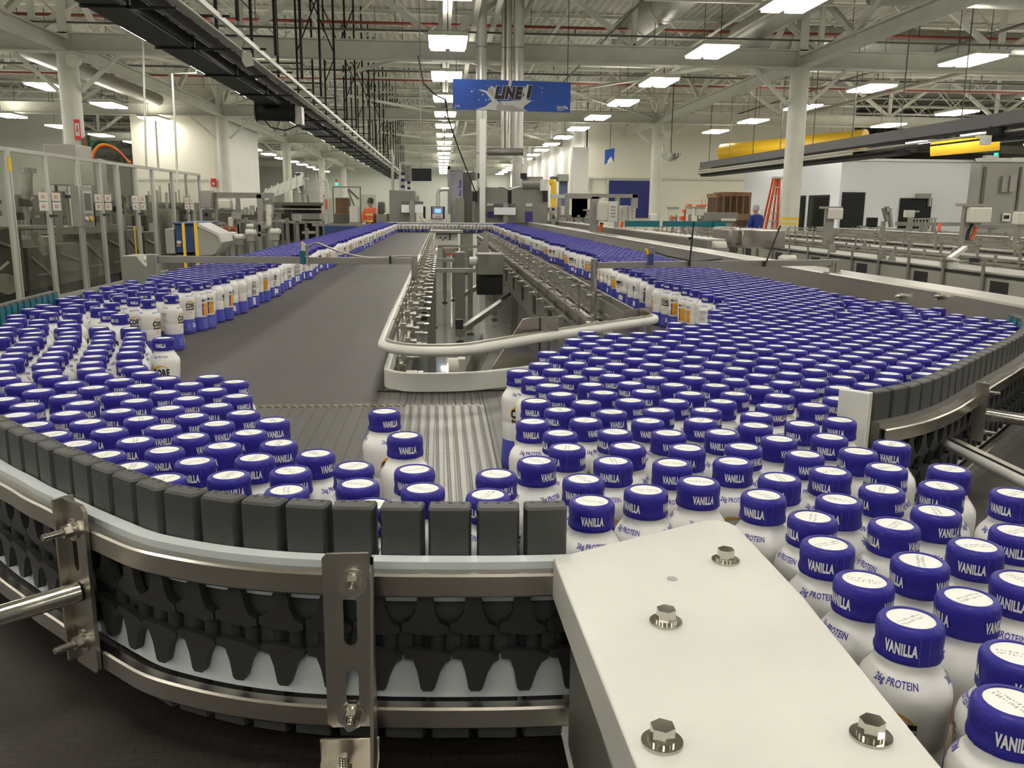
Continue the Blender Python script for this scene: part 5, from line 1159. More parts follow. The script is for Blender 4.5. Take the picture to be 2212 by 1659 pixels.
    me.shade_smooth(); me.set_sharp_from_angle(angle=radians(38))
    o = bpy.data.objects.new('bottle_crowd', me); scene.collection.objects.link(o)
    tag(o, 'mass of more distant white and blue vanilla bottles filling both long belts', 'bottles', None, 'stuff')

# ------------------------------------------------------------------ guard chains around the bend
GUARD_L = [(0.110, 0.698), (0.052, 0.698), (-0.03, 0.703), (-0.072, 0.708), (-0.113, 0.713), (-0.153, 0.722), (-0.193, 0.735), (-0.231, 0.752), (-0.265, 0.770), (-0.298, 0.799),
           (-0.328, 0.826), (-0.359, 0.855), (-0.39, 0.886), (-0.421, 0.914), (-0.453, 0.949), (-0.483, 0.978), (-0.514, 1.011), (-0.62, 1.130), (-0.72, 1.25), (-0.82, 1.38), (-0.90, 1.50),
           (-0.98, 1.64), (-1.04, 1.80), (-1.09, 1.97), (-1.125, 2.15), (-1.15, 2.40), (-1.165, 2.66)]
GUARD_R = [(0.612, 1.152), (0.654, 1.172), (0.698, 1.198), (0.746, 1.235), (0.792, 1.275), (0.83, 1.313), (0.87, 1.353), (0.913, 1.396), (0.984, 1.467), (1.10, 1.58), (1.228, 1.712), (1.34, 1.84), (1.42, 1.96), (1.46, 2.08)]


def walk(path, pitch, start=0.0):
    """points at equal steps along a path with the unit tangent"""
    out = []; s = start; acc = 0.0
    for a, b in zip(path[:-1], path[1:]):
        L = hypot(b[0]-a[0], b[1]-a[1])
        while s <= acc+L:
            t = (s-acc)/L; out.append(((a[0]+(b[0]-a[0])*t, a[1]+(b[1]-a[1])*t), ((b[0]-a[0])/L, (b[1]-a[1])/L))); s += pitch
        acc += L
    return out


def smooth_path(path, it=2):
    p = [tuple(q[:2]) for q in path]
    for _ in range(it):
        q = [p[0]]
        for a, b in zip(p[:-1], p[1:]):
            q += [(a[0]*.75+b[0]*.25, a[1]*.75+b[1]*.25), (a[0]*.25+b[0]*.75, a[1]*.25+b[1]*.75)]
        q.append(p[-1]); p = q
    return p


def hex_bolt(mb, o, d, s=1.0, shaft=0.0, mt=CHROME, nut=True):
    """washer, spring washer and hexagon on a face at o pointing along d"""
    o = Vector(o); d = Vector(d).normalized()
    mb.cyl(o, o+d*0.0018*s, 0.0118*s, mt, 28)
    mb.cyl(o+d*0.0018*s, o+d*0.0036*s, 0.0080*s, mt, 24)
    mb.cyl(o+d*0.0036*s, o+d*0.0110*s, 0.0072*s, mt, 6)
    if shaft:
        z = 0.0110*s; k = 0
        while z < 0.0110*s+shaft:
            r = 0.0040*s if k % 2 else 0.0034*s
            mb.cyl(o+d*z, o+d*(z+0.0011), r, mt, 14); z += 0.0011; k += 1
    return mb


def build_guard(path, side, name, label, ztop, strip):
    """side=+1: outer face lies to the LEFT of the path direction"""
    p0 = path[0]
    root = empty(name, (p0[0], p0[1], ZB), label, 'conveyor guard')
    zb = 1.078; wz = ztop
    sp = smooth_path(path, 2)
    sg = side
    items = walk(path, 0.0420, 0.022)
    # individual chain blocks, grey shell outside and teal pad inside
    for (x, y), (tx, ty) in items:
        nx, ny = -ty*sg, tx*sg          # outward
        O = Vector((x-nx*0.0205, y-ny*0.0205, 0)); U = Vector((tx, ty, 0)); Nn = Vector((nx, ny, 0))
        mb = MB()
        hw = 0.0184; prof = [(-hw, 0), (hw, 0), (hw, 0.0150), (hw-0.0022, 0.0200), (-hw+0.0022, 0.0200), (-hw, 0.0150)]
        vs = []
        for z, sh in ((zb, 0), (wz-0.0022, 0), (wz, 0.0016)):
            for (u, v) in prof:
                u2 = u*(1-sh/hw); v2 = 0.010+(v-0.010)*(1-sh/0.010)
                q = O+U*u2+Nn*v2; vs.append((q.x, q.y, z))
        k = 6
        fs = [tuple(range(k))[::-1], tuple(range(2*k, 3*k))]+[(j*k+i, j*k+(i+1) % k, (j+1)*k+(i+1) % k, (j+1)*k+i) for j in (0, 1) for i in range(k)]
        mb.add(vs, fs, GRYB)
        for e in (-0.011, 0, 0.011):     # pin holes seen on the top
            q = O+U*e+Nn*0.0045
            mb.cyl((q.x, q.y, wz-0.001), (q.x, q.y, wz+0.0003), 0.0022, RUB, 10)
        q = O+U*0+Nn*(-0.0012)
        mb.box((q.x, q.y, (zb+wz)/2-0.002), (0.030, 0.0024, wz-zb-0.010), TEAL, atan2(ty, tx))
        sub(mb, 'chain_block', root)
    # toothed links of the carrying chain between the rails
    for (x, y), (tx, ty) in walk(path, 0.0420, 0.001):
        nx, ny = -ty*sg, tx*sg
        O = Vector((x, y, 0)); U = Vector((tx, ty, 0))*(-sg); Nn = Vector((nx, ny, 0)); mb = MB()
        up = [(-0.020, 1.196), (-0.013, 1.199), (-0.0085, 1.206), (-0.0070, 1.2175), (-0.0045, 1.2215), (0.0045, 1.2215), (0.0068, 1.2185), (0.0088, 1.206), (0.013, 1.1965), (0.0205, 1.1925), (0.0205, 1.187), (0.010, 1.1845), (-0.010, 1.1865), (-0.020, 1.189)]
        mb.prism(up, 0.0034, 0.0115, GRYC, (O, U, Vector((0, 0, 1)), Nn))
        lo = [(-0.0205, 1.1650), (-0.0125, 1.1635), (-0.0088, 1.152), (-0.0062, 1.1360), (-0.0040, 1.1335), (0.0040, 1.1335), (0.0062, 1.1365), (0.0105, 1.151), (0.0150, 1.1600), (0.0205, 1.1640), (0.0205, 1.1670), (0.008, 1.1705), (-0.010, 1.1725), (-0.0205, 1.1715)]
        mb.prism(lo, 0.0064, 0.0145, GRYC, (O+U*0.002, U, Vector((0, 0, 1)), Nn))
        c1 = O+U*0.0105+Nn*0.0010
        mb.cyl((c1.x, c1.y, 1.166), (c1.x, c1.y, 1.192), 0.0072, GRYC, 14)
        c1 = O-U*0.0075-Nn*0.004
        mb.cyl((c1.x, c1.y, 1.166), (c1.x, c1.y, 1.190), 0.0060, GRYC, 12)
        sub(mb, 'chain_link', root)
    # rails
    d = sg
    def prof(lst): return [(o*d, z) for o, z in lst]
    a = MB(); a.sweep(sp, prof([(0.0006, 1.2130), (0.0030, 1.2130), (0.0030, 1.2262), (0.0145, 1.2262), (0.0145, 1.2545), (0.0006, 1.2545)]), strip); sub(a, 'wear_strip', root)
    a = MB(); a.sweep(sp, prof([(0.0005, 1.124), (0.0080, 1.124), (0.0062, 1.130), (0.0030, 1.162), (0.0005, 1.162)]), UHMWC); sub(a, 'wear_strip', root)
    for z0, z1 in ((1.2270, 1.2480), (1.1035, 1.1240)):
        a = MB()
        a.sweep(sp, prof([(0.0150, z0), (0.0245, z0), (0.0262, z0+0.002), (0.0262, z1-0.002), (0.0245, z1), (0.0150, z1), (0.0150, z1-0.0018), (0.0238, z1-0.0018), (0.0238, z0+0.0018), (0.0150, z0+0.0018)]), STEEL)
        sub(a, 'steel_rail', root)
    a = MB(); a.sweep(sp, prof([(-0.004, 1.16), (-0.001, 1.16), (-0.001, 1.20), (-0.004, 1.20)]), RUB); sub(a, 'backing_strip', root)
    return root


def build_guards():
    gl = build_guard(GUARD_L, 1, 'guide_chain', 'curved dark grey block guard chain with steel rails across the front left', 1.297, UHMWC)
    a = MB()
    for z in (1.2228, 1.1418):
        a.lathe([(0.0040, 0), (0.0038, 0.0012), (0.0022, 0.0022), (0.0001, 0.0025)], CHROME, n=16)
        n = 4*16; c = Vector(G(1148 if z > 1.2 else 1141, 1287 if z > 1.2 else 1462, z)); c.y = 0.6895
        a.v[-n:] = [(c.x+x, c.y-zz, z+y) for x, y, zz in a.v[-n:]]
    sub(a, 'link_screw', gl)
    gr = build_guard(GUARD_R, -1, 'guide_chain', 'curved dark grey block guard chain along the far right bend', 1.297, STEELP)
    # white end plate of the right chain
    pa, pb = Vector(G(1812, 842, 1.300)), Vector(G(1878, 852, 1.300)); pb.z = pa.z = 0
    u = (pb-pa).normalized(); n = Vector((u.y, -u.x, 0))
    a = MB(); q = [pa, pb, pb-n*0.014, pa-n*0.014]
    a.prism([(p.x, p.y) for p in q], ZB+0.002, 1.301, UHMW)
    o = a.build('end_plate', bevel=0.0012); tag(o, 'upright white plastic end plate capping the right guard chain', 'plastic plate')
    # bracket B: slotted angle in front of the left chain
    x0, z0, x1 = P(708, 1565, 0.664)[0], P(708, 1572, 0.664)[2], P(806, 1197, 0.664)[0]
    z1 = P(760, 1196, 0.664)[2]
    r = empty('slotted_bracket', ((x0+x1)/2, 0.664, z0), 'long slotted stainless angle bracket bolted across both rails in front', 'bracket')
    a = MB(); w = x1-x0; hh = z1-z0
    c = 0.0195
    a.plate(w, hh, 0.003, [(c+0.002, hh*0.515, hh*0.73, 0.0055), (c+0.002, hh*0.17, hh*0.30, 0.0055)], STEEL, ((x0, 0.664, z0), (1, 0, 0), (0, 0, 1), (0, 1, 0)))
    sub(a, 'face_plate', r)
    a = MB(); a.prism([(0.664, z1-0.003), (0.664, z1-0.010), (0.590, 0.985), (0.66, 0.96), (0.667, 0.985), (0.667, z1-0.003)], 0, 0.003, STEEL, ((x1-0.003, 0, 0), (0, 1, 0), (0, 0, 1), (1, 0, 0)))
    sub(a, 'side_flange', r, 0.0004)
    for px, py in ((762, 1259), (760, 1545)):
        q = P(px, py, 0.664); a = MB(); hex_bolt(a, q, (0, -1, 0), 1.02, 0.007); sub(a, 'bolt', r)
    # foot bracket under it
    fx, _, fz = P(745, 1600, 0.660)
    r2 = empty('foot_bracket', (fx, 0.64, fz-0.05), 'flat stainless foot bracket with an upright stud and nut, bottom edge', 'bracket')
    a = MB(); a.box((fx+0.004, 0.640, fz-0.020), (0.050, 0.050, 0.003), STEEL); a.box((fx+0.004, 0.662, fz-0.010), (0.050, 0.003, 0.022), STEEL); sub(a, 'foot_plate', r2, 0.0006)
    a = MB(); hex_bolt(a, (fx+0.002, 0.635, fz-0.0185), (0, 0, 1), 1.0, 0.010); sub(a, 'stud', r2)
    # bracket A: rounded plate carrying the round rod
    def bracket_a(path_dir, base, zt, zbm, name, lab, rod_to, sgn, s=1.0, wd=0.046):
        u = Vector((path_dir[0], path_dir[1], 0)).normalized(); n = Vector((-u.y, u.x, 0))*sgn
        O = Vector((base[0], base[1], zbm))
        r = empty(name, tuple(O), lab, 'bracket')
        a = MB(); hh = zt-zbm
        a.plate(wd, hh, 0.004, [(wd*0.5, hh*0.62, hh*0.76, 0.0045*s)], STEEL, (O-u*wd*0.5+n*0.0265, u, (0, 0, 1), n), 0.005)
        a.bar(O+u*sgn*wd*0.47+n*0.028+Vector((0, 0, hh*0.02)), O+u*sgn*wd*0.47+n*0.028+Vector((0, 0, hh)), 0.004, 0.020, STEEL, up=n)
        sub(a, 'mounting_plate', r)
        for fz in (0.84, 0.17):
            q = O+n*0.0305+Vector((0, 0, hh*fz)); a = MB(); hex_bolt(a, q, n, 0.92*s, 0.018*s); sub(a, 'bolt', r)
        q = O+n*0.0305+Vector((0, 0, hh*0.47)); rod = MB(); rod.cyl(q, rod_to, 0.0100, CHROME, 24)
        o = sub(rod, 'support_rod', r)
        return r
    i = min(range(len(GUARD_L)), key=lambda k: hypot(GUARD_L[k][0]+0.34, GUARD_L[k][1]-0.835))
    a_, b_ = GUARD_L[i-1], GUARD_L[i+1]
    bracket_a((b_[0]-a_[0], b_[1]-a_[1]), (-0.334, 0.831), 1.272, 1.100, 'rod_bracket', 'stainless bracket plate on the left bend holding a round rod to the left', Vector((-0.53, 0.68, 1.170)), 1)
    a_, b_ = GUARD_R[5], GUARD_R[7]
    bracket_a((b_[0]-a_[0], b_[1]-a_[1]), (0.895, 1.378), 1.268, 1.165, 'rod_bracket', 'stainless bracket plate on the right bend holding a round rod to the right', Vector((1.16, 1.12, 1.205)), -1, 0.8, 0.024)
    # small clamp on the rail joint of the right guard
    # white UHMW plate in front
    pts = [(0.091, 0.673), (0.243, 0.752), (0.256, 0.754), (0.266, 0.748), (0.271, 0.736), (0.272, 0.587), (0.262, 0.40), (0.258, 0.30), (0.098, 0.30), (0.100, 0.395), (0.093, 0.608)]
    r = empty('guide_plate', (0.18, 0.5, 1.236), 'thick white plastic plate with four hex bolts in the foreground', 'plastic plate')
    a = MB(); a.prism(pts, 1.226, 1.262, UHMW); sub(a, 'plastic_slab', r, 0.0012)
    for (px, py) in ((1430, 1605), (1881, 1592), (1438, 1345), (1567, 1212)):
        q = G(px, py, 1.262); a = MB(); hex_bolt(a, q, (0, 0, 1), 0.98); o = sub(a, 'hex_bolt', r)
    a = MB(); a.cyl(G(1452, 1250, 1.2622), Vector(G(1452, 1250, 1.2622))+Vector((0, 0, 0.0002)), 0.0042, INKG, 20); sub(a, 'plugged_hole', r)
    # steel gusset below the plate
    a = MB(); a.prism([(0.103, 0.60), (0.116, 0.655), (0.170, 0.66), (0.250, 0.60), (0.245, 0.34), (0.108, 0.34)], 1.205, 1.225, STEELD)
    a.bb((0.104, 0.34, 1.10), (0.109, 0.652, 1.205), STEELD); a.bb((0.240, 0.36, 1.115), (0.246, 0.60, 1.205), STEELD)
    tag(a.build('support_channel', bevel=0.001), 'dull stainless channel carrying the white plate in the foreground', 'metal channel')
    # white rail pointing in from the right edge
    e0, e1 = Vector(G(2052, 960, 1.190)), Vector(G(2260, 1062, 1.190))
    r = empty('guide_rail', tuple(e0), 'short white plastic guide rail with rounded tip entering from the right edge', 'guide rail')
    a = MB(); a.cyl(e0, e1, 0.0098, UHMW, 20); d = (e1-e0).normalized()
    a.cyl(e0-d*0.005, e0, 0.0060, UHMW, 20, r2=0.0098); sub(a, 'plastic_rod', r)
    a = MB(); a.bar(e0+Vector((0, 0, 0.0102))+d*0.004, e1+Vector((0, 0, 0.0102)), 0.012, 0.003, STEEL); sub(a, 'steel_strip', r)

# ------------------------------------------------------------------ conveyors and the open island between them
def round_path(pts, r=0.06, n=6):
    out = [Vector(pts[0])]
    for a, b, c in zip(pts[:-2], pts[1:-1], pts[2:]):
        a, b, c = Vector(a), Vector(b), Vector(c); d1 = (a-b); d2 = (c-b); q = min(r, d1.length*0.45, d2.length*0.45)
        p1 = b+d1.normalized()*q; p2 = b+d2.normalized()*q
        for k in range(n+1):
            t = k/n; out.append(p1*(1-t)**2+b*2*t*(1-t)+p2*t*t)
    out.append(Vector(pts[-1])); return out


def build_belts():
    a = MB(); a.bb((-1.20, 1.93, ZB-0.02), (-0.150, 15.62, ZB), BELT); thing('conveyor_belt', 'wide empty grey-brown modular belt running away on the left', 'conveyor belt', a)
    a = MB(); a.bb((0.635, 2.62, ZB-0.02), (1.485, 15.62, ZB), BELT); a.bb((1.0, 1.93, ZB-0.02), (1.485, 2.62, ZB), BELT); a.prism([(0.19, 2.05), (0.30, 1.93), (1.0, 1.93), (1.0, 2.62), (0.66, 2.62)], ZB-0.02, ZB, BELT)
    thing('conveyor_belt', 'grey modular belt on the right carrying the packed bottles', 'conveyor belt', a)
    a = MB(); a.bb((-1.20, 15.62, ZB-0.02), (1.45, 16.2, ZB), BELT); thing('conveyor_belt', 'grey cross belt joining the two long belts at their far end', 'conveyor belt', a)
    g = smooth_path(GUARD_L[:-3], 1); poly = [(x, y) for x, y in g if y < 1.93]
    poly = [(0.30, 0.20)]+[(0.118, 0.25), (0.118, 0.69)]+poly+[(-1.0, 1.93), (1.62, 1.93), (1.62, 0.20)]
    a = MB(); a.prism(poly[::-1], ZB-0.02, ZB, BELTF); a.bb((-0.15, 1.93, ZB-0.02), (0.30, 2.05, ZB), BELTF)
    o = empty('transfer_belt', (0, 1.2, ZB), 'grey transfer belt at the front with lengthwise lanes and a painted strip of light sheen', 'conveyor belt')
    sub(a, 'belt_surface', o)
    a = MB(); a.prism([(-0.085, 1.895), (-0.062, 0.70), (0.098, 0.70), (0.090, 1.895)], ZB+0.0002, ZB+0.0016, SHEENB); sub(a, 'sheen_strip', o)  # overlay standing in for the lamp reflection on the plastic belt
    a = MB()
    for i in range(9):
        x = -0.071+i*0.0187
        for y in np.arange(0.72, 1.88, 0.0100):
            xx = x+(0.009 if x < 0.02 else 0.004)*(1.9-y)*0.9
            a.add([(xx-0.0030, y, ZB+0.0020), (xx-0.0004, y, ZB+0.0020), (xx-0.0004, y+0.0052, ZB+0.0020), (xx-0.0030, y+0.0052, ZB+0.0020)], [(0, 1, 2, 3)], RUB)
            a.add([(xx+0.0004, y+0.005, ZB+0.0020), (xx+0.0030, y+0.005, ZB+0.0020), (xx+0.0030, y+0.0102, ZB+0.0020), (xx+0.0004, y+0.0102, ZB+0.0020)], [(0, 1, 2, 3)], RUB)
    s_ = sub(a, 'slot_row', o); s_['kind'] = 'stuff'
    a = MB()
    for i in range(10):
        x = -0.085+i*0.0187; a.bb((x-0.0011, 1.90, ZB+0.0003), (x+0.0011, 2.045, ZB+0.0022), RUB)
    a.bb((0.090, 0.72, ZB+0.0003), (0.0935, 2.05, ZB+0.0022), RUB); a.bb((-0.16, 2.045, ZB+0.0002), (0.22, 2.056, ZB+0.0030), RUB)
    sub(a, 'lane_gaps', o)
    a = MB()
    for i in range(30):
        x = -0.42+i*0.0176
        mt = mat('comb_tip', (0.55, 0.50, 0.16), 0.4)
        a.bb((x, 1.898, ZB), (x+0.0052, 1.9035, ZB+0.0016), mt); a.bb((x+0.006, 1.886, ZB), (x+0.010, 1.889, ZB+0.0012), mt)
    a.bb((-0.50, 1.892, ZB), (0.09, 1.8945, ZB+0.0006), RUB)
    sub(a, 'comb_teeth', o)
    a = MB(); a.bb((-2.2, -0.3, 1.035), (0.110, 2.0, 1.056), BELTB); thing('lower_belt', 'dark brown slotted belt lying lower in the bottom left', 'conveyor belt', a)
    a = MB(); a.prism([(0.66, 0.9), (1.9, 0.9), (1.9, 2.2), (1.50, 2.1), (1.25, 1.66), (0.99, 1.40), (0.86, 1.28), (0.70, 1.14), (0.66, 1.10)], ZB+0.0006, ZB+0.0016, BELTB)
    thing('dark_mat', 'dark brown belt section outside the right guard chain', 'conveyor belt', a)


def build_island():
    # white round bar and white flat bar around the nose of the island
    up = round_path([(-0.158, 6.0, 1.222), (-0.150, 2.35, 1.222), (-0.148, 2.06, 1.220), (-0.075, 1.985, 1.220), (0.046, 1.985, 1.220), (0.26, 2.205, 1.220), (0.640, 2.545, 1.220), (0.655, 2.60, 1.220), (0.640, 2.66, 1.220)], 0.055)
    r = empty('white_guide_bar', (-0.14, 2.1, 1.22), 'upper white round guide bar wrapping the nose of the open island', 'guide rail')
    a = MB(); a.tube(up, 0.0118, UHMW, 14); sub(a, 'round_bar', r)
    a = MB(); sp = [(p.x, p.y) for p in up]; a.sweep(sp, [(0.008, 1.214), (0.0145, 1.214), (0.0145, 1.236), (0.008, 1.236)], STEEL); sub(a, 'steel_backing', r)
    lo = round_path([(-0.145, 4.0, 1.14), (-0.142, 2.35, 1.14), (-0.140, 2.085, 1.14), (-0.085, 2.035, 1.14), (0.06, 2.035, 1.14), (0.21, 2.115, 1.14), (0.64, 2.55, 1.14)], 0.06)
    a = MB(); a.sweep([(p.x, p.y) for p in lo], [(-0.007, 1.113), (0.007, 1.113), (0.007, 1.160), (-0.007, 1.160)], UHMW)
    thing('white_guide_bar', 'lower flat white guide bar around the nose of the open island', 'guide rail', a, bevel=0.003)
    # gusset brackets holding the bars
    def gusset(name, x, y, s, lab):
        r = empty(name, (x, y, 1.10), lab, 'bracket'); a = MB()
        a.prism([(0, 0), (0.005, 0.012), (0.085, 0.135), (0.10, 0.138), (0.135, 0.138), (0.135, -0.01), (0.03, -0.02)], 0, 0.004, STEEL, ((x, y, 1.10), (s, 0.25*s, 0), (0, 0, s), (-0.25, 1, 0))); sub(a, 'gusset_plate', r)
        a = MB(); a.plate(0.040*s, 0.30*s, 0.004, [(0.020*s, 0.23*s, 0.255*s, 0.006*s)], STEEL, ((x+0.125*s, y+0.028, 1.10-0.16*s), (0.96, 0.26, 0), (0, 0, 1), (-0.26, 0.96, 0))); sub(a, 'slotted_face', r)
        a = MB(); hex_bolt(a, (x+0.145*s, y+0.02, 1.14), (0, -1, 0), 0.8, 0.01); sub(a, 'bolt', r)
    gusset('gusset_bracket', 0.105, 2.20, 1.22, 'triangular stainless gusset bracket behind the white bar, nearer one')
    gusset('gusset_bracket', 0.480, 2.60, 1.05, 'triangular stainless gusset bracket near the pointed end of the white bar, farther one')
    # side frames
    a = MB(); a.bb((-0.150, 2.6, 0.86), (-0.138, 15.3, 1.095), STEELP); a.bb((-0.152, 2.5, 1.088), (-0.120, 15.3, 1.098), STEEL)
    thing('conveyor_chassis', 'long stainless side frame under the left belt facing the island', 'conveyor frame', a)
    a = MB(); a.bb((0.612, 2.7, 0.80), (0.624, 15.3, 1.088), STEELP); a.bb((0.585, 2.7, 1.094), (0.630, 15.3, 1.104), STEEL); a.bb((0.585, 2.7, 1.028), (0.600, 15.3, 1.040), STEEL)
    r = empty('conveyor_chassis', (0.62, 2.7, 0.8), 'long stainless side frame with dark cut-outs on the right of the island', 'conveyor frame'); sub(a, 'frame_plate', r)
    for y in np.arange(3.1, 14.5, 0.85):
        a = MB(); a.bb((0.606, y, 0.86), (0.613, y+0.13, 0.975), RUB); sub(a, 'cut_out', r, 0.002)
    # rails along the right side of the island
    a = MB(); a.bb((0.628, 2.75, 1.204), (0.634, 12.5, 1.226), STEEL); a.bb((0.629, 2.75, 1.136), (0.633, 12.5, 1.196), STEELP); a.bb((0.618, 2.75, 1.120), (0.626, 12.5, 1.134), STEEL); a.bb((0.618, 2.75, 1.15), (0.626, 12.5, 1.158), CHROME)
    thing('side_rail', 'thin double steel rail between the island and the right belt', 'guide rail', a)
    a = MB(); a.bb((-0.166, 2.6, 1.204), (-0.160, 14.6, 1.222), STEEL); a.bb((-0.150, 2.6, 1.118), (-0.143, 14.6, 1.132), CHROME)
    thing('side_rail', 'thin double steel rail along the left side of the island', 'guide rail', a)
    # rail posts
    def post(x, s, first):
        r = empty('rail_post', (x, 0, 1.0), 'x', 'rail post', 'x')
        a = MB(); a.bb((x-0.007, -0.010, 0.95), (x-0.001, 0.010, 1.235), STEEL); a.bb((x-0.012, -0.016, 1.00), (x+0.004, 0.016, 1.05), STEELD); sub(a, 'flat_post', r)
        for z in (1.215, 1.128):
            a = MB(); a.cyl((x+s*0.020, 0, z), (x-s*0.028, 0, z), 0.006, STEELD, 10); a.cyl((x-s*0.028, 0, z), (x-s*0.040, 0, z), 0.008, STEELD, 6); a.box((x-s*0.012, 0, z), (0.016, 0.020, 0.020), STEELD)
            sub(a, 'rail_clamp', r)
        a = MB(); a.cyl((x-s*0.006, 0, 1.025), (x-s*0.040, 0, 1.025), 0.008, STEELD, 6); a.cyl((x-s*0.04, 0, 1.025), (x-s*0.06, 0, 1.025), 0.005, CHROME, 8); sub(a, 'bolt', r)
        return r
    pl = post(-0.125, -1, True); pr = post(0.606, 1, True)
    n = 0
    for y in np.arange(2.45, 13.5, 0.30):
        o = pl if n == 0 else copy_tree(pl); o.location.y = y; n += 1
        tag(o, 'steel rail post with clamps on the left edge of the island, number %d going away' % n, 'rail post', 'rail posts left of the island')
    n = 0
    for y in np.arange(3.35, 12.4, 0.42):
        o = pr if n == 0 else copy_tree(pr); o.location.y = y; n += 1
        tag(o, 'steel rail post with clamps on the right edge of the island, number %d going away' % n, 'rail post', 'rail posts right of the island')
    # legs
    def leg(x, y, w, ztop, lab, base=True):
        r = empty('frame_leg', (x, y, 0), lab, 'frame leg', 'legs under the conveyors')
        a = MB(); a.bb((x-w/2, y-w/2, 0.07), (x+w/2, y+w/2, ztop), STEELP); sub(a, 'leg_tube', r, 0.004)
        a = MB(); a.cyl((x, y, 0.02), (x, y, 0.08), 0.016, CHROME, 12); a.cyl((x, y, 0.0), (x, y, 0.022), 0.05, RUB, 20, r2=0.035); sub(a, 'levelling_foot', r)
    for k, (px, py, Y, w, zt) in enumerate(((933, 800, 7.6, 0.075, 0.98), (994, 739, 10.0, 0.115, 1.05), (961, 654, 14.2, 0.06, 1.08), (937, 640, 11.2, 0.06, 1.05), (1016, 720, 10.6, 0.06, 1.05), (980, 640, 14.6, 0.05, 1.05))):
        x = P(px, py, Y)[0]; leg(x, Y, w, zt, ['front left leg of the left conveyor frame', 'thick square leg in the middle of the island', 'slim far leg with a foot near the island centre', 'second leg along the left conveyor', 'slim leg right of the thick leg', 'farthest slim leg under the white box'][k]+', standing on the floor')
    for k, y in enumerate((5.2, 8.6, 12.0)):
        leg(0.72, y, 0.07, 1.08, 'leg under the right belt frame, number %d going away' % (k+1)); leg(-1.10, y, 0.07, 1.08, 'leg under the outer side of the left belt, number %d going away' % (k+1))
    for k, (y, z, w) in enumerate(((8.4, 0.93, 0.05), (10.6, 0.90, 0.05), (13.2, 0.95, 0.04))):
        a = MB(); a.bb((-0.14, y, z), (0.61, y+w, z+0.04), STEELD); thing('cross_member', 'stainless cross member bridging the island, %s' % ('nearest', 'middle', 'farthest')[k], 'frame bar', a, 'cross members in the island')
    a = MB(); a.bar((0.22, 9.0, 0.30), (0.95, 10.2, 0.62), 0.06, 0.06, STEELD); a.bar((0.22, 9.0, 0.10), (1.0, 9.4, 0.12), 0.05, 0.05, STEELD); a.bar((0.24, 10.5, 0.5), (0.9, 11.2, 0.8), 0.05, 0.05, STEELD)
    thing('diagonal_brace', 'slanting stainless braces low inside the island', 'brace', a)
    # drive box hanging on the right frame
    r = empty('drive_box', P(1060, 600, 6.9), 'grey drive box with a dark catch bin below it inside the island', 'machine box')
    a = MB(); pbx(a, 1031, 549, 1088, 594, 6.9, 0.32, STEELP); sub(a, 'housing', r, 0.004)
    a = MB(); pbx(a, 1031, 595, 1086, 637, 6.92, 0.26, BLKM); sub(a, 'catch_bin', r, 0.003)
    a = MB(); a.cyl(P(1014, 564, 7.0), P(1031, 564, 7.0), 0.035, UHMW, 20); sub(a, 'motor_cap', r)
    a = MB(); a.prism([(0, 0), (0.09, 0), (0.09, 0.14), (0.075, 0.155)], 0, 0.01, STEELD, (P(1030, 545, 6.8), (1, 0, 0), (0, 0, 1), (0, 1, 0)))
    thing('fin_plate', 'small upright triangular fin plate above the drive box', 'bracket', a)
    r = empty('junction_box', P(965, 516, 11.6), 'cream box with bolt heads across the far part of the island', 'machine box')
    a = MB(); pbx(a, 940, 503, 989, 530, 11.6, 0.25, WHT); sub(a, 'box_body', r, 0.004)
    a = MB(); pbx(a, 930, 498, 1000, 503, 11.5, 0.3, STEELD); sub(a, 'top_lip', r)
    a = MB()
    for x, y in ((951, 513), (957, 518), (962, 514), (972, 508), (972, 512), (972, 517)): q = P(x, y, 11.595); a.cyl(q, (q[0], q[1]-0.01, q[2]), 0.012, RUB, 10)
    sub(a, 'bolt_heads', r)
    a = MB(); a.prism([(-0.10, 0), (0.10, 0), (0.07, -0.07), (-0.07, -0.07)], 0, 0.25, STEEL, (P(975, 536, 11.0), (1, 0, 0), (0, 0, 1), (0, 1, 0))); a.prism([(-0.07, -0.07), (0.07, -0.07), (0.06, -0.09), (-0.06, -0.09)], 0, 0.24, RED, (P(975, 536, 11.0), (1, 0, 0), (0, 0, 1), (0, 1, 0)))
    thing('drip_tray', 'small stainless tray with a red underside below the cream box', 'tray', a)
    r = empty('gear_motor', P(990, 797, 4.2), 'cream gear motor with flange inside the nose of the island', 'motor')
    a = MB(); q = Vector(P(969, 797, 4.2)); a.cyl(q, q+Vector((0.05, 0, 0)), 0.055, BOXW, 24); sub(a, 'flange', r)
    a = MB(); a.box(q+Vector((0.065, 0, 0.01)), (0.035, 0.07, 0.09), BOXW); a.box(q+Vector((0.07, -0.03, -0.045)), (0.04, 0.02, 0.03), STEELD); sub(a, 'gearbox', r)
    a = MB(); a.bar((0.13, 4.3, 0.70), (0.20, 4.0, 0.93), 0.02, 0.10, STEELD); a.bb((-0.13, 4.1, 0.66), (0.60, 4.16, 0.70), STEELD); thing('motor_bracket', 'dull steel plate beside the cream gear motor', 'bracket', a)
    for k, (px, py, Y) in enumerate(((1273, 706, 6.2), (992, 700, 5.0), (915, 682, 5.6))):
        q = P(px, py, Y); a = MB(); a.box(q, (0.045, 0.04, 0.055), RUB); a.cyl(q, (q[0]+0.03, q[1], q[2]+0.03), 0.01, CHROME, 8); thing('sensor_block', 'small black sensor block in the island, %s' % ('by the right frame', 'beside the thick leg', 'by the left frame')[k], 'sensor', a, 'black sensor blocks')
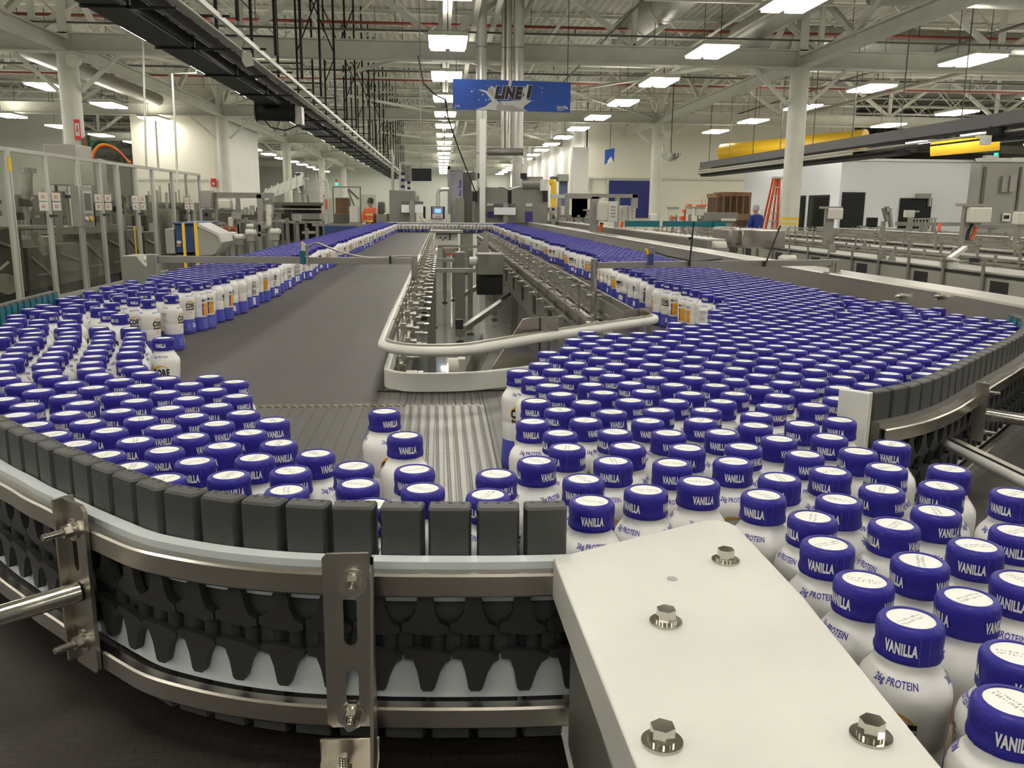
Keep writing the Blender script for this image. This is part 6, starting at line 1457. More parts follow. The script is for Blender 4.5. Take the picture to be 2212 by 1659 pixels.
    # raised white rail at the far end of the loop
    a = MB(); a.bb((-0.98, 15.50, 1.268), (1.12, 15.53, 1.290), WHT); a.bb((-0.17, 15.48, 1.17), (0.60, 15.50, 1.19), STEELD)
    for x in (-0.9, -0.2, 0.1, 0.3, 0.6, 1.0): a.bb((x-0.01, 15.5, 1.10), (x+0.01, 15.52, 1.27), STEELD)
    thing('far_rail', 'thin white rail across the far end of the bottle loop', 'guide rail', a)
    # outer guards of the left belt
    a = MB(); a.bb((-1.215, 2.75, 1.13), (-1.205, 15.6, 1.15), STEELD); a.bb((-1.215, 2.75, 1.19), (-1.205, 15.6, 1.205), STEELD); a.bb((-1.23, 2.75, 0.86), (-1.215, 16.2, 1.10), STEELP)
    thing('side_rail', 'steel rail along the outer left side of the left belt', 'guide rail', a)
    # sensor crossbar, left
    Y = 4.0; A = P(330, 560, Y); B = P(892, 564, Y)
    r = empty('sensor_bar', ((A[0]+B[0])/2, Y, A[2]), 'flat steel crossbar with a sensor bridging the left belt', 'sensor bar')
    a = MB(); a.bar(A, B, 0.02, 0.030, STEELD); sub(a, 'crossbar', r, 0.001)
    a = MB(); x, z = P(895, 560, Y)[0], P(895, 553, Y)[2]; a.bar((x, Y, z), (x, Y, 1.02), 0.030, 0.018, STEEL, up=(0, 1, 0)); a.cyl((x, Y-0.012, z-0.02), (x, Y-0.012, 1.03), 0.010, STEEL, 12); sub(a, 'right_post', r)
    a = MB(); x = A[0]; a.bb((x-0.022, Y-0.02, 0.9), (x+0.022, Y+0.02, P(330, 549, Y)[2]), STEELD); sub(a, 'left_post', r, 0.002)
    a = MB(); q = P(654, 556, Y-0.02); a.box(q, (0.020, 0.024, 0.060), TEAL); a.box((q[0]+0.006, q[1], q[2]+0.045), (0.016, 0.02, 0.035), BOXW); a.cyl((q[0], q[1], q[2]+0.03), (q[0], q[1], q[2]+0.07), 0.005, YEL, 8); a.box((q[0]+0.02, q[1], q[2]+0.01), (0.01, 0.02, 0.09), CHROME); sub(a, 'sensor', r)
    a = MB(); a.tube(round_path([P(656, 540, Y), P(680, 522, Y), P(735, 545, Y), P(790, 557, Y), P(845, 555, Y), P(885, 552, Y), P(897, 562, Y), P(899, 640, Y)], 0.06), 0.004, STEELD, 8); sub(a, 'cable', r)
    a = MB(); q = P(843, 561, Y-0.02); a.box(q, (0.008, 0.03, 0.036), RUB); sub(a, 'cable_clip', r)
    # sensor crossbar, right
    Y = 3.4; A = P(1290, 573, Y); B = P(1802, 567, Y)
    r = empty('sensor_bar', ((A[0]+B[0])/2, Y, A[2]), 'flat steel crossbar with a sensor bridging the right belt', 'sensor bar')
    a = MB(); a.bar(A, B, 0.02, 0.024, STEELD); sub(a, 'crossbar', r, 0.001)
    a = MB(); x, z = P(1284, 560, Y)[0], P(1284, 559, Y)[2]; a.bb((x-0.011, Y-0.012, 1.04), (x+0.011, Y+0.012, z), STEEL); a.cyl((x, Y-0.016, 1.05), (x, Y-0.016, z), 0.008, CHROME, 12)
    for z_ in (1.10, 1.07): a.cyl((x-0.03, Y-0.02, z_), (x+0.03, Y-0.02, z_), 0.008, CHROME, 10)
    sub(a, 'left_post', r)
    a = MB(); x = B[0]; a.bb((x-0.012, Y-0.015, 1.13), (x+0.022, Y+0.015, B[2]+0.012), STEELD); a.cyl((x+0.006, Y-0.02, 1.14), (x+0.006, Y-0.02, B[2]), 0.006, STEEL, 10); sub(a, 'right_post', r)
    a = MB(); q = P(1405, 560, Y-0.02); a.box(q, (0.020, 0.024, 0.045), BLUEB); a.box((q[0]+0.006, q[1], q[2]+0.032), (0.018, 0.02, 0.028), STEELD); a.cyl((q[0]-0.01, q[1], q[2]+0.02), (q[0]-0.02, q[1], q[2]+0.04), 0.006, YEL, 8); sub(a, 'sensor', r)
    a = MB(); a.tube([P(1415, 545, Y), P(1440, 553, Y), P(1500, 565, Y), P(1560, 560, Y)], 0.003, RUB, 6); sub(a, 'cable', r)
    for k, (x0, y0, x1, y1) in enumerate(((1499, 478, 1489, 575), (1686, 487, 1651, 576))):
        a = MB(); a.cyl(P(x0, y0, Y-0.02), P(x1, y1, Y-0.02), 0.0035, RUB, 8); a.cyl(P(x1, y1, Y-0.02), Vector(P(x1, y1, Y-0.02))+Vector((0, 0, 0.02)), 0.006, RUB, 8); m_ = [(x0+x1)/2, (y0+y1)/2]
        if k == 0: a.box(P(1492, 515, Y-0.02), (0.014, 0.01, 0.012), RUB)
        thing('thin_rod', ('upright' if k == 0 else 'tilted')+' thin black rod standing on the right crossbar', 'rod', a)
    # stainless outer wall of the right belt
    wall = [(1.50, 0.9), (1.50, 1.6), (1.52, 2.1), (1.545, 2.5), (1.53, 3.1), (1.52, 4.0), (1.53, 15.6)]
    r = empty('steel_side_wall', (1.6, 3, 1.1), 'wide stainless side wall with folded top along the right belt', 'side wall')
    a = MB(); a.sweep(smooth_path(wall, 1), [(0, 1.10), (0, 1.303), (-0.006, 1.309), (-0.135, 1.309), (-0.135, 1.303), (-0.012, 1.300), (-0.012, 1.10)], STEELW); sub(a, 'folded_sheet', r)
    a = MB(); a.sweep([(1.40, 2.75), (1.375, 3.3), (1.37, 5), (1.37, 15.6)], [(0, 1.17), (0, 1.187), (-0.16, 1.187), (-0.16, 1.17)], STEELP); sub(a, 'inner_ledge', r)
    for (px, py) in ((1940, 640), (2022, 640)):
        q = P(px, py, 2.45 if px < 2000 else 2.2); x = 1.54
        d = (x-0.012)/q[0]; q = tuple(float(CAM[i]+(q[i]-CAM[i])*((x-0.012)/q[0])) for i in range(3))
        a = MB(); a.cyl((q[0]+0.012, q[1], q[2]), (q[0]-0.01, q[1], q[2]), 0.006, CHROME, 6); a.cyl((q[0]+0.012, q[1], q[2]), (q[0], q[1], q[2]), 0.010, CHROME, 14); sub(a, 'bolt', r)


def conveyor_line(name, label, X, w, z, Y0, Y1, step, slots=True, railz=(0.06, 0.10), n_rails=2):
    r = empty(name, (X, Y0, 0), label, 'conveyor')
    a = MB(); a.bb((X-w/2, Y0, z-0.30), (X-w/2+0.01, Y1, z-0.02), STEELL); a.bb((X+w/2-0.01, Y0, z-0.30), (X+w/2, Y1, z-0.02), STEELL); a.bb((X-w/2-0.01, Y0, z-0.045), (X-w/2+0.0, Y1, z-0.02), RUB); sub_each(a, 'frame_side', r)
    a = MB(); a.bb((X-w/2+0.011, Y0, z-0.03), (X+w/2-0.011, Y1, z-0.008), mat('grey_chain_top', (0.40, 0.39, 0.35), 0.45, noise=(5, 0.1))); sub(a, 'chain_top', r)
    a = MB()
    for s in (-1, 1):
        for rz_ in railz: a.bb((X+s*(w/2+0.005)-0.006, Y0, z+rz_-0.006), (X+s*(w/2+0.005)+0.006, Y1, z+rz_+0.006), STEEL)
    sub_each(a, 'guide_rail', r)
    n = 0
    for y in np.arange(Y0+0.2, Y1, step):
        for s in (-1, 1):
            a = MB(); a.bb((X+s*(w/2+0.018)-0.005, y-0.018, z-0.22), (X+s*(w/2+0.018)+0.005, y+0.018, z+max(railz)+0.04), STEELD)
            a.cyl((X+s*(w/2+0.018), y, z+max(railz)), (X+s*(w/2+0.045), y, z+max(railz)), 0.011, CHROME, 8); sub(a, 'rail_post', r)
        n += 1
        if n > 30: break
    if slots:
        n = 0
        for y in np.arange(Y0+0.45, Y1, step*1.0):
            if n % 2 == 0:
                a = MB(); a.bb((X-w/2-0.003, y, z-0.17), (X-w/2, y+0.22, z-0.07), RUB); sub(a, 'cut_out', r)
            n += 1
    a = MB()
    for y in np.arange(Y0+0.5, Y1, 2.4):
        for s in (-1, 1): a.bb((X+s*w/2-0.03, y-0.03, 0), (X+s*w/2+0.03, y+0.03, z-0.2), STEELP)
    sub_each(a, 'leg', r)
    return r


def build_right_conveyors():
    conveyor_line('bottle_conveyor', 'nearest stainless bottle conveyor beyond the steel side wall, with dark cut-outs', 4.45, 0.42, 1.10, 4.6, 12.2, 0.55, True, (0.05,))
    conveyor_line('bottle_conveyor', 'second stainless bottle conveyor beyond the steel side wall', 5.55, 0.36, 1.12, 5.5, 18, 0.65, False)
    conveyor_line('bottle_conveyor', 'third stainless bottle conveyor, low single rails', 6.55, 0.40, 1.13, 6.5, 16.5, 0.8, False, (0.10,))
    conveyor_line('bottle_conveyor', 'fourth stainless bottle conveyor in front of the office', 8.7, 0.45, 1.13, 8, 17.5, 1.0, False, (0.08,))
    a = MB(); a.bb((7.5, 8.5, 1.0), (7.55, 17, 1.22), STEELP); a.bb((7.48, 8.5, 1.22), (7.65, 17, 1.23), ALU)
    thing('long_panel', 'long flat stainless panel behind the third conveyor', 'panel', a)
    # guide plates like fins standing on the conveyors
    for k, (px, py, Y) in enumerate(((1800, 535, 8.7), (1908, 548, 7.4), (1928, 552, 7.2), (2060, 545, 7.6), (1868, 528, 9.5))):
        q = P(px, py, Y); a = MB(); a.prism([(-0.045, 0), (0.035, 0), (0.018, 0.08), (0.0, 0.095), (-0.01, 0.08)], 0, 0.008, STEELD, ((q[0], Y, q[2]-0.05), (1, 0, 0), (0, 0, 1), (0, 1, 0)))
        thing('fin_plate', 'upright pointed steel fin on the right conveyors, %s from left' % ['first', 'third', 'fourth', 'fifth', 'second'][k], 'bracket', a, 'steel fins on the right conveyors')
    a = MB(); q = P(2050, 572, 7.0); a.box(q, (0.05, 0.2, 0.11), UHMW); a.bar(P(2050, 560, 7.0), P(2085, 535, 7.8), 0.04, 0.035, UHMW); thing('plastic_arm', 'forked white plastic arm across the nearest right conveyor', 'bracket', a)
    a = MB(); a.box(P(2104, 564, 7.0), (0.05, 0.06, 0.055), RUB); thing('sensor_block', 'small black sensor block on the nearest right conveyor', 'sensor', a)
    # motors between the wall and the conveyors
    for k, (px, py, Y, s) in enumerate(((1478, 522, 7.6, 1.0), (1537, 536, 6.6, 1.2), (1700, 560, 5.4, 0.6))):
        q = P(px, py, Y); r = empty('gear_motor', q, 'cream gear motor behind the steel side wall, %s' % ('leftmost', 'middle, lying flat', 'rightmost, mostly hidden')[k], 'motor', 'cream motors behind the side wall')
        a = MB(); a.cyl((q[0]-0.07*s, q[1], q[2]), (q[0]+0.09*s, q[1], q[2]), 0.045*s, BOXW, 20); a.cyl((q[0]-0.09*s, q[1], q[2]), (q[0]-0.07*s, q[1], q[2]), 0.035*s, BOXW, 20); sub(a, 'motor_body', r, 0.004)
        a = MB(); a.box((q[0]+0.05*s, q[1], q[2]-0.03*s), (0.10*s, 0.10*s, 0.07*s), STEELD); sub(a, 'gearbox', r)
        a = MB(); a.bb((q[0]-0.03, q[1]-0.03, 0), (q[0]+0.03, q[1]+0.03, q[2]-0.04), STEELP); sub(a, 'stand', r)
    # discharge hood
    r = empty('machine_hood', P(1620, 510, 9.2), 'scuffed stainless hood over the start of the nearest right conveyor', 'machine hood')
    a = MB(); pbx(a, 1603, 497, 1697, 536, 9.0, 0.8, STEEL); sub(a, 'hood', r, 0.01)
    a = MB(); pbx(a, 1575, 492, 1603, 530, 9.1, 0.6, STEELD); sub(a, 'round_end', r, 0.03)
    # sensor towers with white boxes
    for k, (x0, y0, x1, y1, bx0, by0, bx1, by1, Y) in enumerate(((1786, 446, 1800, 498, 1795, 450, 1822, 474, 11.5), (2086, 440, 2104, 520, 2100, 448, 2143, 482, 9.5), (1966, 455, 1972, 482, 1958, 454, 1977, 470, 16), (1268, 452, 1274, 472, 1404, 462, 1420, 478, 17), (2203, 455, 2207, 500, 2200, 458, 2230, 486, 9.6))):
        r = empty('control_post', (P(x0, y1, Y)[0], Y, 0), 'steel post carrying a white control box, %s' % ('left of the tall office door', 'big one in front of the grey panels', 'small one in front of the wide office window', 'far one left of the brown crates', 'cut off at the right edge')[k], 'control box', 'control posts on the right')
        a = MB(); p = P(x0, y0, Y); q = P(x1, y1, Y); a.bb((p[0], Y, 0.0), (q[0], Y+0.06, p[2]), STEELD); a.bb((p[0]-0.07, Y-0.02, p[2]-0.03), (q[0]+0.1, Y+0.08, p[2]), STEELD); sub(a, 'post', r)
        a = MB(); pbx(a, bx0, by0, bx1, by1, Y-0.12, 0.12, BOXW); sub(a, 'control_cabinet', r, 0.015)
        if k in (1,):
            a = MB(); a.tube([P(2108, 490, Y), P(2104, 505, Y), P(2096, 518, Y)], 0.02, ORR, 8); a.tube([P(2100, 484, Y), P(2092, 500, Y), P(2088, 518, Y)], 0.02, RUB, 8); sub(a, 'cable', r)
    a = MB(); a.cyl(P(1908, 449, 12), P(1916, 478, 12), 0.03, STEELD, 10); a.tube([P(1925, 448, 12), P(1920, 452, 12), P(1925, 490, 12)], 0.035, STEELD, 10); a.cyl(P(1912, 455, 12), P(1918, 455, 12), 0.06, STEELD, 16); foot(a, 1912, 478, 12, 0.05); thing('hand_wheel', 'hand wheel on a bent steel post between the office windows', 'hand wheel', a)
    a = MB(); pbx(a, 1873, 470, 1896, 490, 18, 0.05, BLKM); pbx(a, 1870, 488, 1900, 492, 18, 0.3, STEELD); foot(a, 1885, 490, 18, 0.08); thing('dark_screen', 'small dark screen right of the tall office door', 'screen', a)
    a = MB(); a.bar(P(2032, 482, 10.5), P(2026, 500, 10.5), 0.04, 0.02, ORR); foot(a, 2026, 499, 10.5, 0.02); thing('orange_flag', 'small orange marker leaning on a right conveyor', 'marker', a)
    a = MB()
    for x in range(1964, 2024, 7): a.cyl(P(x, 472, 14), P(x, 490, 14), 0.012, STEELD, 6)
    a.bar(P(1962, 473, 14), P(2024, 472, 14), 0.02, 0.02, STEELD); foot(a, 1966, 488, 14, 0.05); foot(a, 2020, 488, 14, 0.05); thing('small_fence', 'row of short steel rods on top of a conveyor before the wide office window', 'guard rail', a)
    # portal frames with cabinets, centre right
    Y = 9.4
    r = empty('portal_frame', (P(1290, 520, Y)[0], Y, 0), 'square steel portal with two white cabinets right of the loop', 'portal frame')
    a = MB(); pbx(a, 1277, 425, 1293, 524, Y, 0.1, STEELD); pbx(a, 1222, 418, 1300, 429, Y, 0.1, STEELD); pbx(a, 1222, 425, 1230, 470, Y+1.8, 0.1, STEELD); pbx(a, 1290, 419, 1378, 427, Y+0.8, 0.08, STEELD); pbx(a, 1366, 419, 1378, 450, Y+0.8, 0.08, STEELD); pbx(a, 1330, 425, 1338, 500, Y+0.6, 0.08, STEELD)
    p = P(1285, 524, Y); a.bb((p[0]-0.04, Y, 0), (p[0]+0.04, Y+0.1, p[2]), STEELD); sub(a, 'frame', r)
    for x0, y0, x1, y1, yy in ((1292, 436, 1314, 478, Y-0.1), (1314, 435, 1334, 479, Y-0.12), (1341, 444, 1358, 476, Y+1.0), (1358, 445, 1373, 476, Y+0.98)):
        a = MB(); pbx(a, x0, y0, x1, y1, yy, 0.25, BOXW)
        if x0 in (1314, 1358):
            for q in range(4): pbx(a, x0+6, y0+10+q*7, x1-4, y0+12+q*7, yy-0.012, 0.012, INKG)
        sub(a, 'cabinet', r, 0.01)
    a = MB(); a.tube([P(1300, 481, Y), P(1296, 500, Y), P(1293, 522, Y)], 0.02, RUB, 8); a.tube([P(1299, 484, Y-0.02), P(1296, 505, Y-0.02), P(1294, 524, Y-0.02)], 0.02, ORR, 8); a.tube([P(1345, 478, Y+0.6), P(1341, 500, Y+0.6)], 0.02, ORR, 8); sub(a, 'cable', r)
    r = empty('portal_frame', (P(1210, 500, 15)[0], 15, 0), 'farther steel portal with one white cabinet beside the grey machine', 'portal frame')
    a = MB(); pbx(a, 1204, 440, 1212, 500, 15, 0.1, STEELD); pbx(a, 1190, 420, 1225, 428, 15, 0.12, ALU); p = P(1208, 500, 15); a.bb((p[0]-0.05, 15, 0), (p[0]+0.05, 15.1, p[2]), STEELD); a.bb((p[0]-0.03, 15.02, p[2]-0.1), (p[0]+0.03, 15.08, P(1208, 421, 15)[2]), STEELD); sub(a, 'frame', r)
    a = MB(); pbx(a, 1212, 445, 1228, 465, 14.9, 0.2, BOXW); sub(a, 'cabinet', r, 0.01); a = MB(); a.tube([P(1215, 467, 15), P(1212, 480, 15), P(1210, 492, 15)], 0.02, ORR, 8); sub(a, 'cable', r)
    # conveyors beyond the loop
    conveyor_line('bottle_conveyor', 'stainless conveyor just right of the bottle loop, far part', 2.35, 0.36, 1.17, 8.2, 16.5, 0.6, False)
    a = MB(); a.bb((1.92, 6.2, 0.8), (1.96, 16, 1.33), STEELP); a.bb((1.92, 6.2, 1.33), (2.06, 16, 1.34), ALU); thing('long_panel', 'long stainless panel continuing behind the steel side wall', 'panel', a)
    a = MB(); pbx(a, 1352, 477, 1425, 490, 15.0, 0.1, TEAL); thing('teal_guard_strip', 'teal guard strip on a far conveyor, left piece', 'guard strip', a, 'teal strips')
    a = MB(); pbx(a, 1434, 478, 1540, 490, 15.0, 0.1, TEAL); thing('teal_guard_strip', 'teal guard strip on a far conveyor, middle piece', 'guard strip', a, 'teal strips')
    a = MB(); pbx(a, 1543, 479, 1568, 491, 14.9, 0.1, TEAL); thing('teal_guard_strip', 'teal guard strip on a far conveyor, short right piece', 'guard strip', a, 'teal strips')
    r = conveyor_line('bottle_conveyor', 'conveyor with close upright rods under the teal strips', 4.45, 0.5, 1.10, 12.6, 17.2, 0.32, False, (0.05, 0.12))

# ------------------------------------------------------------------ machines, people and goods around the line
def skin_body(joints, bones, radii, name, parent, mt):
    """one continuous surface grown over a skeleton"""
    me = bpy.data.meshes.new(name); me.from_pydata(joints, bones, []); me.update(); me.materials.append(mt)
    o = bpy.data.objects.new(name, me); scene.collection.objects.link(o); o.parent = parent
    s = o.modifiers.new('skin', 'SKIN'); s.use_smooth_shade = True
    for i, rr in enumerate(radii):
        me.skin_vertices[0].data[i].radius = rr if isinstance(rr, tuple) else (rr, rr)
    me.skin_vertices[0].data[0].use_root = True
    d = o.modifiers.new('subdivision', 'SUBSURF'); d.levels = 2; d.render_levels = 2
    return o


def person(loc, rz, label, top, bottom, hairm, height=1.72, arms=((0.25, 0.05), (0.22, 0.12)), vest=False, lean=0.0):
    k = height/1.75
    r = empty('person', loc, label, 'person', None, rz)
    L = lean
    # torso clothing is the body surface; head and hands are skin
    J = [(0, 0, 0.95), (0, L*0.3, 1.15), (0, L*0.6, 1.35), (0, L*0.8, 1.46), (0, L, 1.54),
         (-0.17, L*0.75, 1.43), (-0.235, L*0.8+arms[0][1]*0.5, 1.20), (-arms[0][0], L+arms[0][1]+0.20, 1.04),
         (0.17, L*0.75, 1.43), (0.235, L*0.8+arms[1][1]*0.5, 1.20), (arms[1][0], L+arms[1][1]+0.20, 1.04),
         (-0.09, 0, 0.88), (-0.10, 0.02, 0.50), (-0.105, -0.02, 0.09), (-0.11, 0.10, 0.04),
         (0.09, 0, 0.88), (0.10, 0.02, 0.50), (0.105, -0.02, 0.09), (0.11, 0.10, 0.04)]
    J = [(x*k, y*k, z*k) for x, y, z in J]
    Bn = [(0, 1), (1, 2), (2, 3), (3, 4), (2, 5), (5, 6), (6, 7), (2, 8), (8, 9), (9, 10), (0, 11), (11, 12), (12, 13), (13, 14), (0, 15), (15, 16), (16, 17), (17, 18)]
    R = [(0.15, 0.11), (0.15, 0.11), (0.18, 0.12), (0.10, 0.09), (0.055, 0.055), 0.075, 0.055, 0.040, 0.075, 0.055, 0.040, 0.10, 0.068, 0.045, 0.045, 0.10, 0.068, 0.045, 0.045]
    R = [tuple(q*k for q in rr) if isinstance(rr, tuple) else rr*k for rr in R]
    skin_body(J, Bn, R, 'body', r, TROU)
    # shirt shell over the upper body, slightly larger
    Js = J[:11]; Bs = Bn[:10]; Rs = [tuple(q*1.09 for q in rr) if isinstance(rr, tuple) else rr*1.16 for rr in R[:11]]; Rs[4] = (0.05*k, 0.05*k)
    skin_body(Js, Bs, Rs, 'shirt', r, top)
    # head with face
    hz = 1.655*k; hy = L*k+0.015
    a = MB()
    prof = [(0.0005, -0.118), (0.040, -0.112), (0.058, -0.085), (0.068, -0.045), (0.076, 0.0), (0.080, 0.045), (0.074, 0.085), (0.050, 0.112), (0.0005, 0.122)]
    a.lathe([(q*k, z*k) for q, z in prof], SKIN, (0, hy, hz), 20)
    a.cyl((0, hy-0.01, hz-0.16*k), (0, hy, hz-0.08*k), 0.052*k, SKIN, 14)
    a.cyl((0, hy+0.072*k, hz+0.01*k), (0, hy+0.098*k, hz-0.022*k), 0.008*k, SKIN, 8, r2=0.014*k)
    for s in (-1, 1):
        a.cyl((s*0.078*k, hy, hz), (s*0.092*k, hy-0.006, hz+0.004), 0.026*k, SKIN, 10); a.cyl((s*0.028*k, hy+0.070*k, hz+0.012*k), (s*0.028*k, hy+0.0775*k, hz+0.012*k), 0.009*k, RUB, 8)
    a.box((0, hy+0.071*k, hz-0.05*k), (0.04*k, 0.008, 0.008), mat('lip', (0.3, 0.1, 0.08), 0.6))
    o = a.build('head', r)
    a = MB(); a.lathe([(0.0835*k, -0.02*k), (0.089*k, 0.02*k), (0.087*k, 0.06*k), (0.076*k, 0.105*k), (0.045*k, 0.130*k), (0.001, 0.138*k)], hairm, (0, hy-0.008, hz), 20); a.build('hair_cover', r)
    for s, j in ((-1, 7), (1, 10)):
        h = J[j]; Jh = [h, (h[0], h[1]+0.05, h[2]-0.02)]; Bh = [(0, 1)]; Rh = [0.026, 0.030]
        for q in range(4):
            dx = (q-1.5)*0.016; n = len(Jh); ln = (0.060, 0.070, 0.066, 0.052)[q]
            Jh += [(h[0]+dx, h[1]+0.085, h[2]-0.03), (h[0]+dx*1.1, h[1]+0.085+ln*0.55, h[2]-0.055), (h[0]+dx*1.1, h[1]+0.085+ln*0.7, h[2]-0.085)]; Bh += [(1, n), (n, n+1), (n+1, n+2)]; Rh += [0.0105, 0.009, 0.007]
        n = len(Jh); Jh += [(h[0]-s*0.035, h[1]+0.055, h[2]-0.02), (h[0]-s*0.048, h[1]+0.085, h[2]-0.035)]; Bh += [(1, n), (n, n+1)]; Rh += [0.011, 0.009]
        skin_body(Jh, Bh, Rh, 'hand', r, SKIN)
    if vest:
        a = MB()
        for z in (1.12, 1.30): a.lathe([(0.001, z*k), (0.19*k, z*k), (0.19*k, (z+0.05)*k), (0.001, (z+0.05)*k)], VESTY, (0, 0, 0), 20)
        a.v = [(x, y*0.76+L*0.4, z) for x, y, z in a.v]; a.build('reflective_band', r)
    return r


def build_enclosure():
    X = -5.4
    r = empty('machine_enclosure', (X, 14, 0), 'tall aluminium-framed guard enclosure with clear panels on the left', 'machine guard')
    ys = [unx for unx in (10.2, 11.5, 12.55, 13.6, 14.45, 15.2, 16.1, 17.0, 18.2, 19.2, 20.2)]
    zt, zb = 2.24, 0.26
    for k, y in enumerate(ys):
        a = MB(); w = 0.10 if k in (1, 3, 5) else 0.055
        a.bb((X-0.04, y-w/2, 0.0), (X+0.02, y+w/2, zt), ALU)
        if w > 0.06: a.bb((X+0.0201, y-0.012, 0.3), (X+0.0215, y+0.012, zt-0.1), STEELD)
        o = sub(a, 'post', r)
    a = MB(); a.bb((X-0.03, ys[0], zt-0.05), (X+0.018, ys[-1], zt), ALU); sub(a, 'top_rail', r)
    a = MB(); a.bb((X-0.03, ys[0], zb-0.03), (X+0.018, ys[-1], zb+0.03), ALU); sub(a, 'bottom_rail', r)
    for y0, y1 in zip(ys[:-1], ys[1:]):
        a = MB(); a.bb((X-0.012, y0+0.03, zb+0.03), (X-0.006, y1-0.03, zt-0.05), GLASS); sub(a, 'clear_panel', r)
    for y in (12.55, 14.45, 16.1, 19.2):
        a = MB()
        for dy in (-0.34, 0.06):
            for dz in (0.0, 0.13): a.bb((X+0.02, y+dy, 1.46+dz), (X+0.026, y+dy+0.27, 1.575+dz), BOXW); a.bb((X+0.0262, y+dy+0.06, 1.49+dz), (X+0.027, y+dy+0.17, 1.54+dz), mat('label_pink', (0.55, 0.30, 0.26), 0.6))
        sub(a, 'warning_labels', r)
        a = MB(); a.box((X+0.05, y, 1.39), (0.05, 0.16, 0.03), RUB); sub(a, 'door_latch', r)
    a = MB(); a.bb((X+0.02, 11.46, 1.95), (X+0.03, 11.54, 2.12), YEL); sub(a, 'yellow_marker', r)
    r2 = empty('operator_terminal', (X+0.05, 13.4, 1.3), 'grey operator panel with a screen hanging on the enclosure posts', 'control panel')
    a = MB(); a.bb((X+0.03, 13.2, 1.22), (X+0.16, 13.68, 1.82), STEELD); sub(a, 'terminal_box', r2, 0.01)
    a = MB(); a.bb((X+0.16, 13.30, 1.42), (X+0.17, 13.60, 1.74), ALU); a.bb((X+0.17, 13.33, 1.46), (X+0.175, 13.57, 1.71), GREYD); sub(a, 'screen', r2)
    a = MB(); a.cyl((X+0.16, 13.36, 1.34), (X+0.19, 13.36, 1.34), 0.03, BOXW, 12); a.cyl((X+0.16, 13.52, 1.34), (X+0.19, 13.52, 1.34), 0.03, YEL, 12); sub(a, 'push_button', r2)
    # what stands inside the enclosure
    specs = [('grey_cabinet', 'grey electrical cabinet inside the enclosure behind the operator panel', 108, 418, 176, 500, 20.8, 0.8, GREYP),
             ('grey_cabinet', 'tall pale grey cabinet behind the enclosure top, left of the hoses', 96, 311, 168, 400, 16.2, 0.7, GREYP), ('vertical_duct', 'vertical grey duct inside the enclosure below the hoses', 190, 342, 216, 440, 17.5, 0.4, STEELP),
             ('low_beam', 'long steel beam low in the enclosure', 0, 486, 110, 497, 12.9, 0.1, STEELD), ('packaging_unit', 'blue-grey tank shape inside the enclosure', 36, 430, 92, 480, 20.6, 0.7, BLUEB)]
    for n, lab, x0, y0, x1, y1, Y, dp, mt in specs:
        a = MB(); pbx(a, x0, y0, x1, y1, Y, dp, mt)
        if n == 'packaging_unit':
            p = P((x0+x1)/2, y1, Y); a.bb((p[0]-0.1, Y+0.2, 0), (p[0]+0.1, Y+0.6, p[2]), GREYD); pbx(a, x0+8, y0-6, (x0+x1)/2, y0, Y+0.2, 0.4, STEELP); a.cyl(P((x0+x1)/2, y0+20, Y), Vector(P((x0+x1)/2, y0+20, Y))+Vector((0, -0.12, 0)), 0.10, STEELD, 18)
        thing(n, lab, 'machine', a, bevel=0.02)
    a = MB(); a.cyl(P(12, 612, 11.9), Vector(P(12, 612, 11.9))+Vector((0.1, -0.15, 0)), 0.13, STEEL, 24); a.bar(P(0, 582, 11.8), P(18, 566, 11.8), 0.03, 0.03, ALU); thing('round_drive', 'round metal drive cover low at the left edge', 'machine', a)
    a = MB(); a.prism([(0, 0), (0.13, 0.02), (0.30, -0.30), (0.18, -0.32)], 0, 0.03, STEEL, (P(60, 502, 12.6), (1, 0, 0), (0, 0, 1), (0, 1, 0))); thing('chute_plate', 'tilted bright plate inside the enclosure', 'machine', a)
    a = MB(); a.cyl(P(60, 365, 13.6), P(58, 430, 13.6), 0.07, STEELD, 14); a.bar(P(58, 420, 13.6), P(72, 432, 13.6), 0.05, 0.05, STEELD); a.cyl(P(60, 362, 13.6), P(60, 372, 13.6), 0.12, CHROME, 14); thing('valve_column', 'upright steel valve column inside the enclosure', 'machine', a)
    rg = random.Random(77)
    for k in range(9):
        y = 10.6+k*1.05; hgt = 0.85+rg.uniform(0, 0.35); a = MB(); mt = MACH if k % 3 != 1 else GREYD
        a.bb((-7.3, y, 0.25), (-6.3, y+0.92, hgt), mt); a.bb((-7.2, y+0.1, 0), (-6.4, y+0.8, 0.25), RUB); a.bb((-7.2, y+0.1, hgt), (-6.5, y+0.6, hgt+0.12), STEELD)
        for q in range(4):
            px_, py_ = rg.uniform(-7.2, -6.4), y+rg.uniform(0.1, 0.8); zz = hgt+rg.uniform(0.2, 0.75); a.cyl((px_, py_, hgt), (px_, py_, zz), rg.uniform(0.015, 0.05), (STEELD, RUB, GREYP, STEELD)[q], 8); a.box((px_, py_, zz), (rg.uniform(0.05, 0.2), rg.uniform(0.05, 0.2), rg.uniform(0.05, 0.15)), (GREYD, STEELD, RUB, BLUEB)[q])
        a.bar((-6.29, y+0.1, hgt-0.15), (-6.29, y+0.8, hgt-0.3-0.2*(k % 2)), 0.03, 0.04, STEELD); a.bb((-6.30, y+0.2, 0.45), (-6.27, y+0.7, 0.47), STEELD)
        thing('packaging_unit', 'dark low unit with small fittings on top behind the clear panels, %s going away' % ['first', 'second', 'third', 'fourth', 'fifth', 'sixth', 'seventh', 'eighth', 'ninth'][k], 'machine', a, 'dark units inside the enclosure')
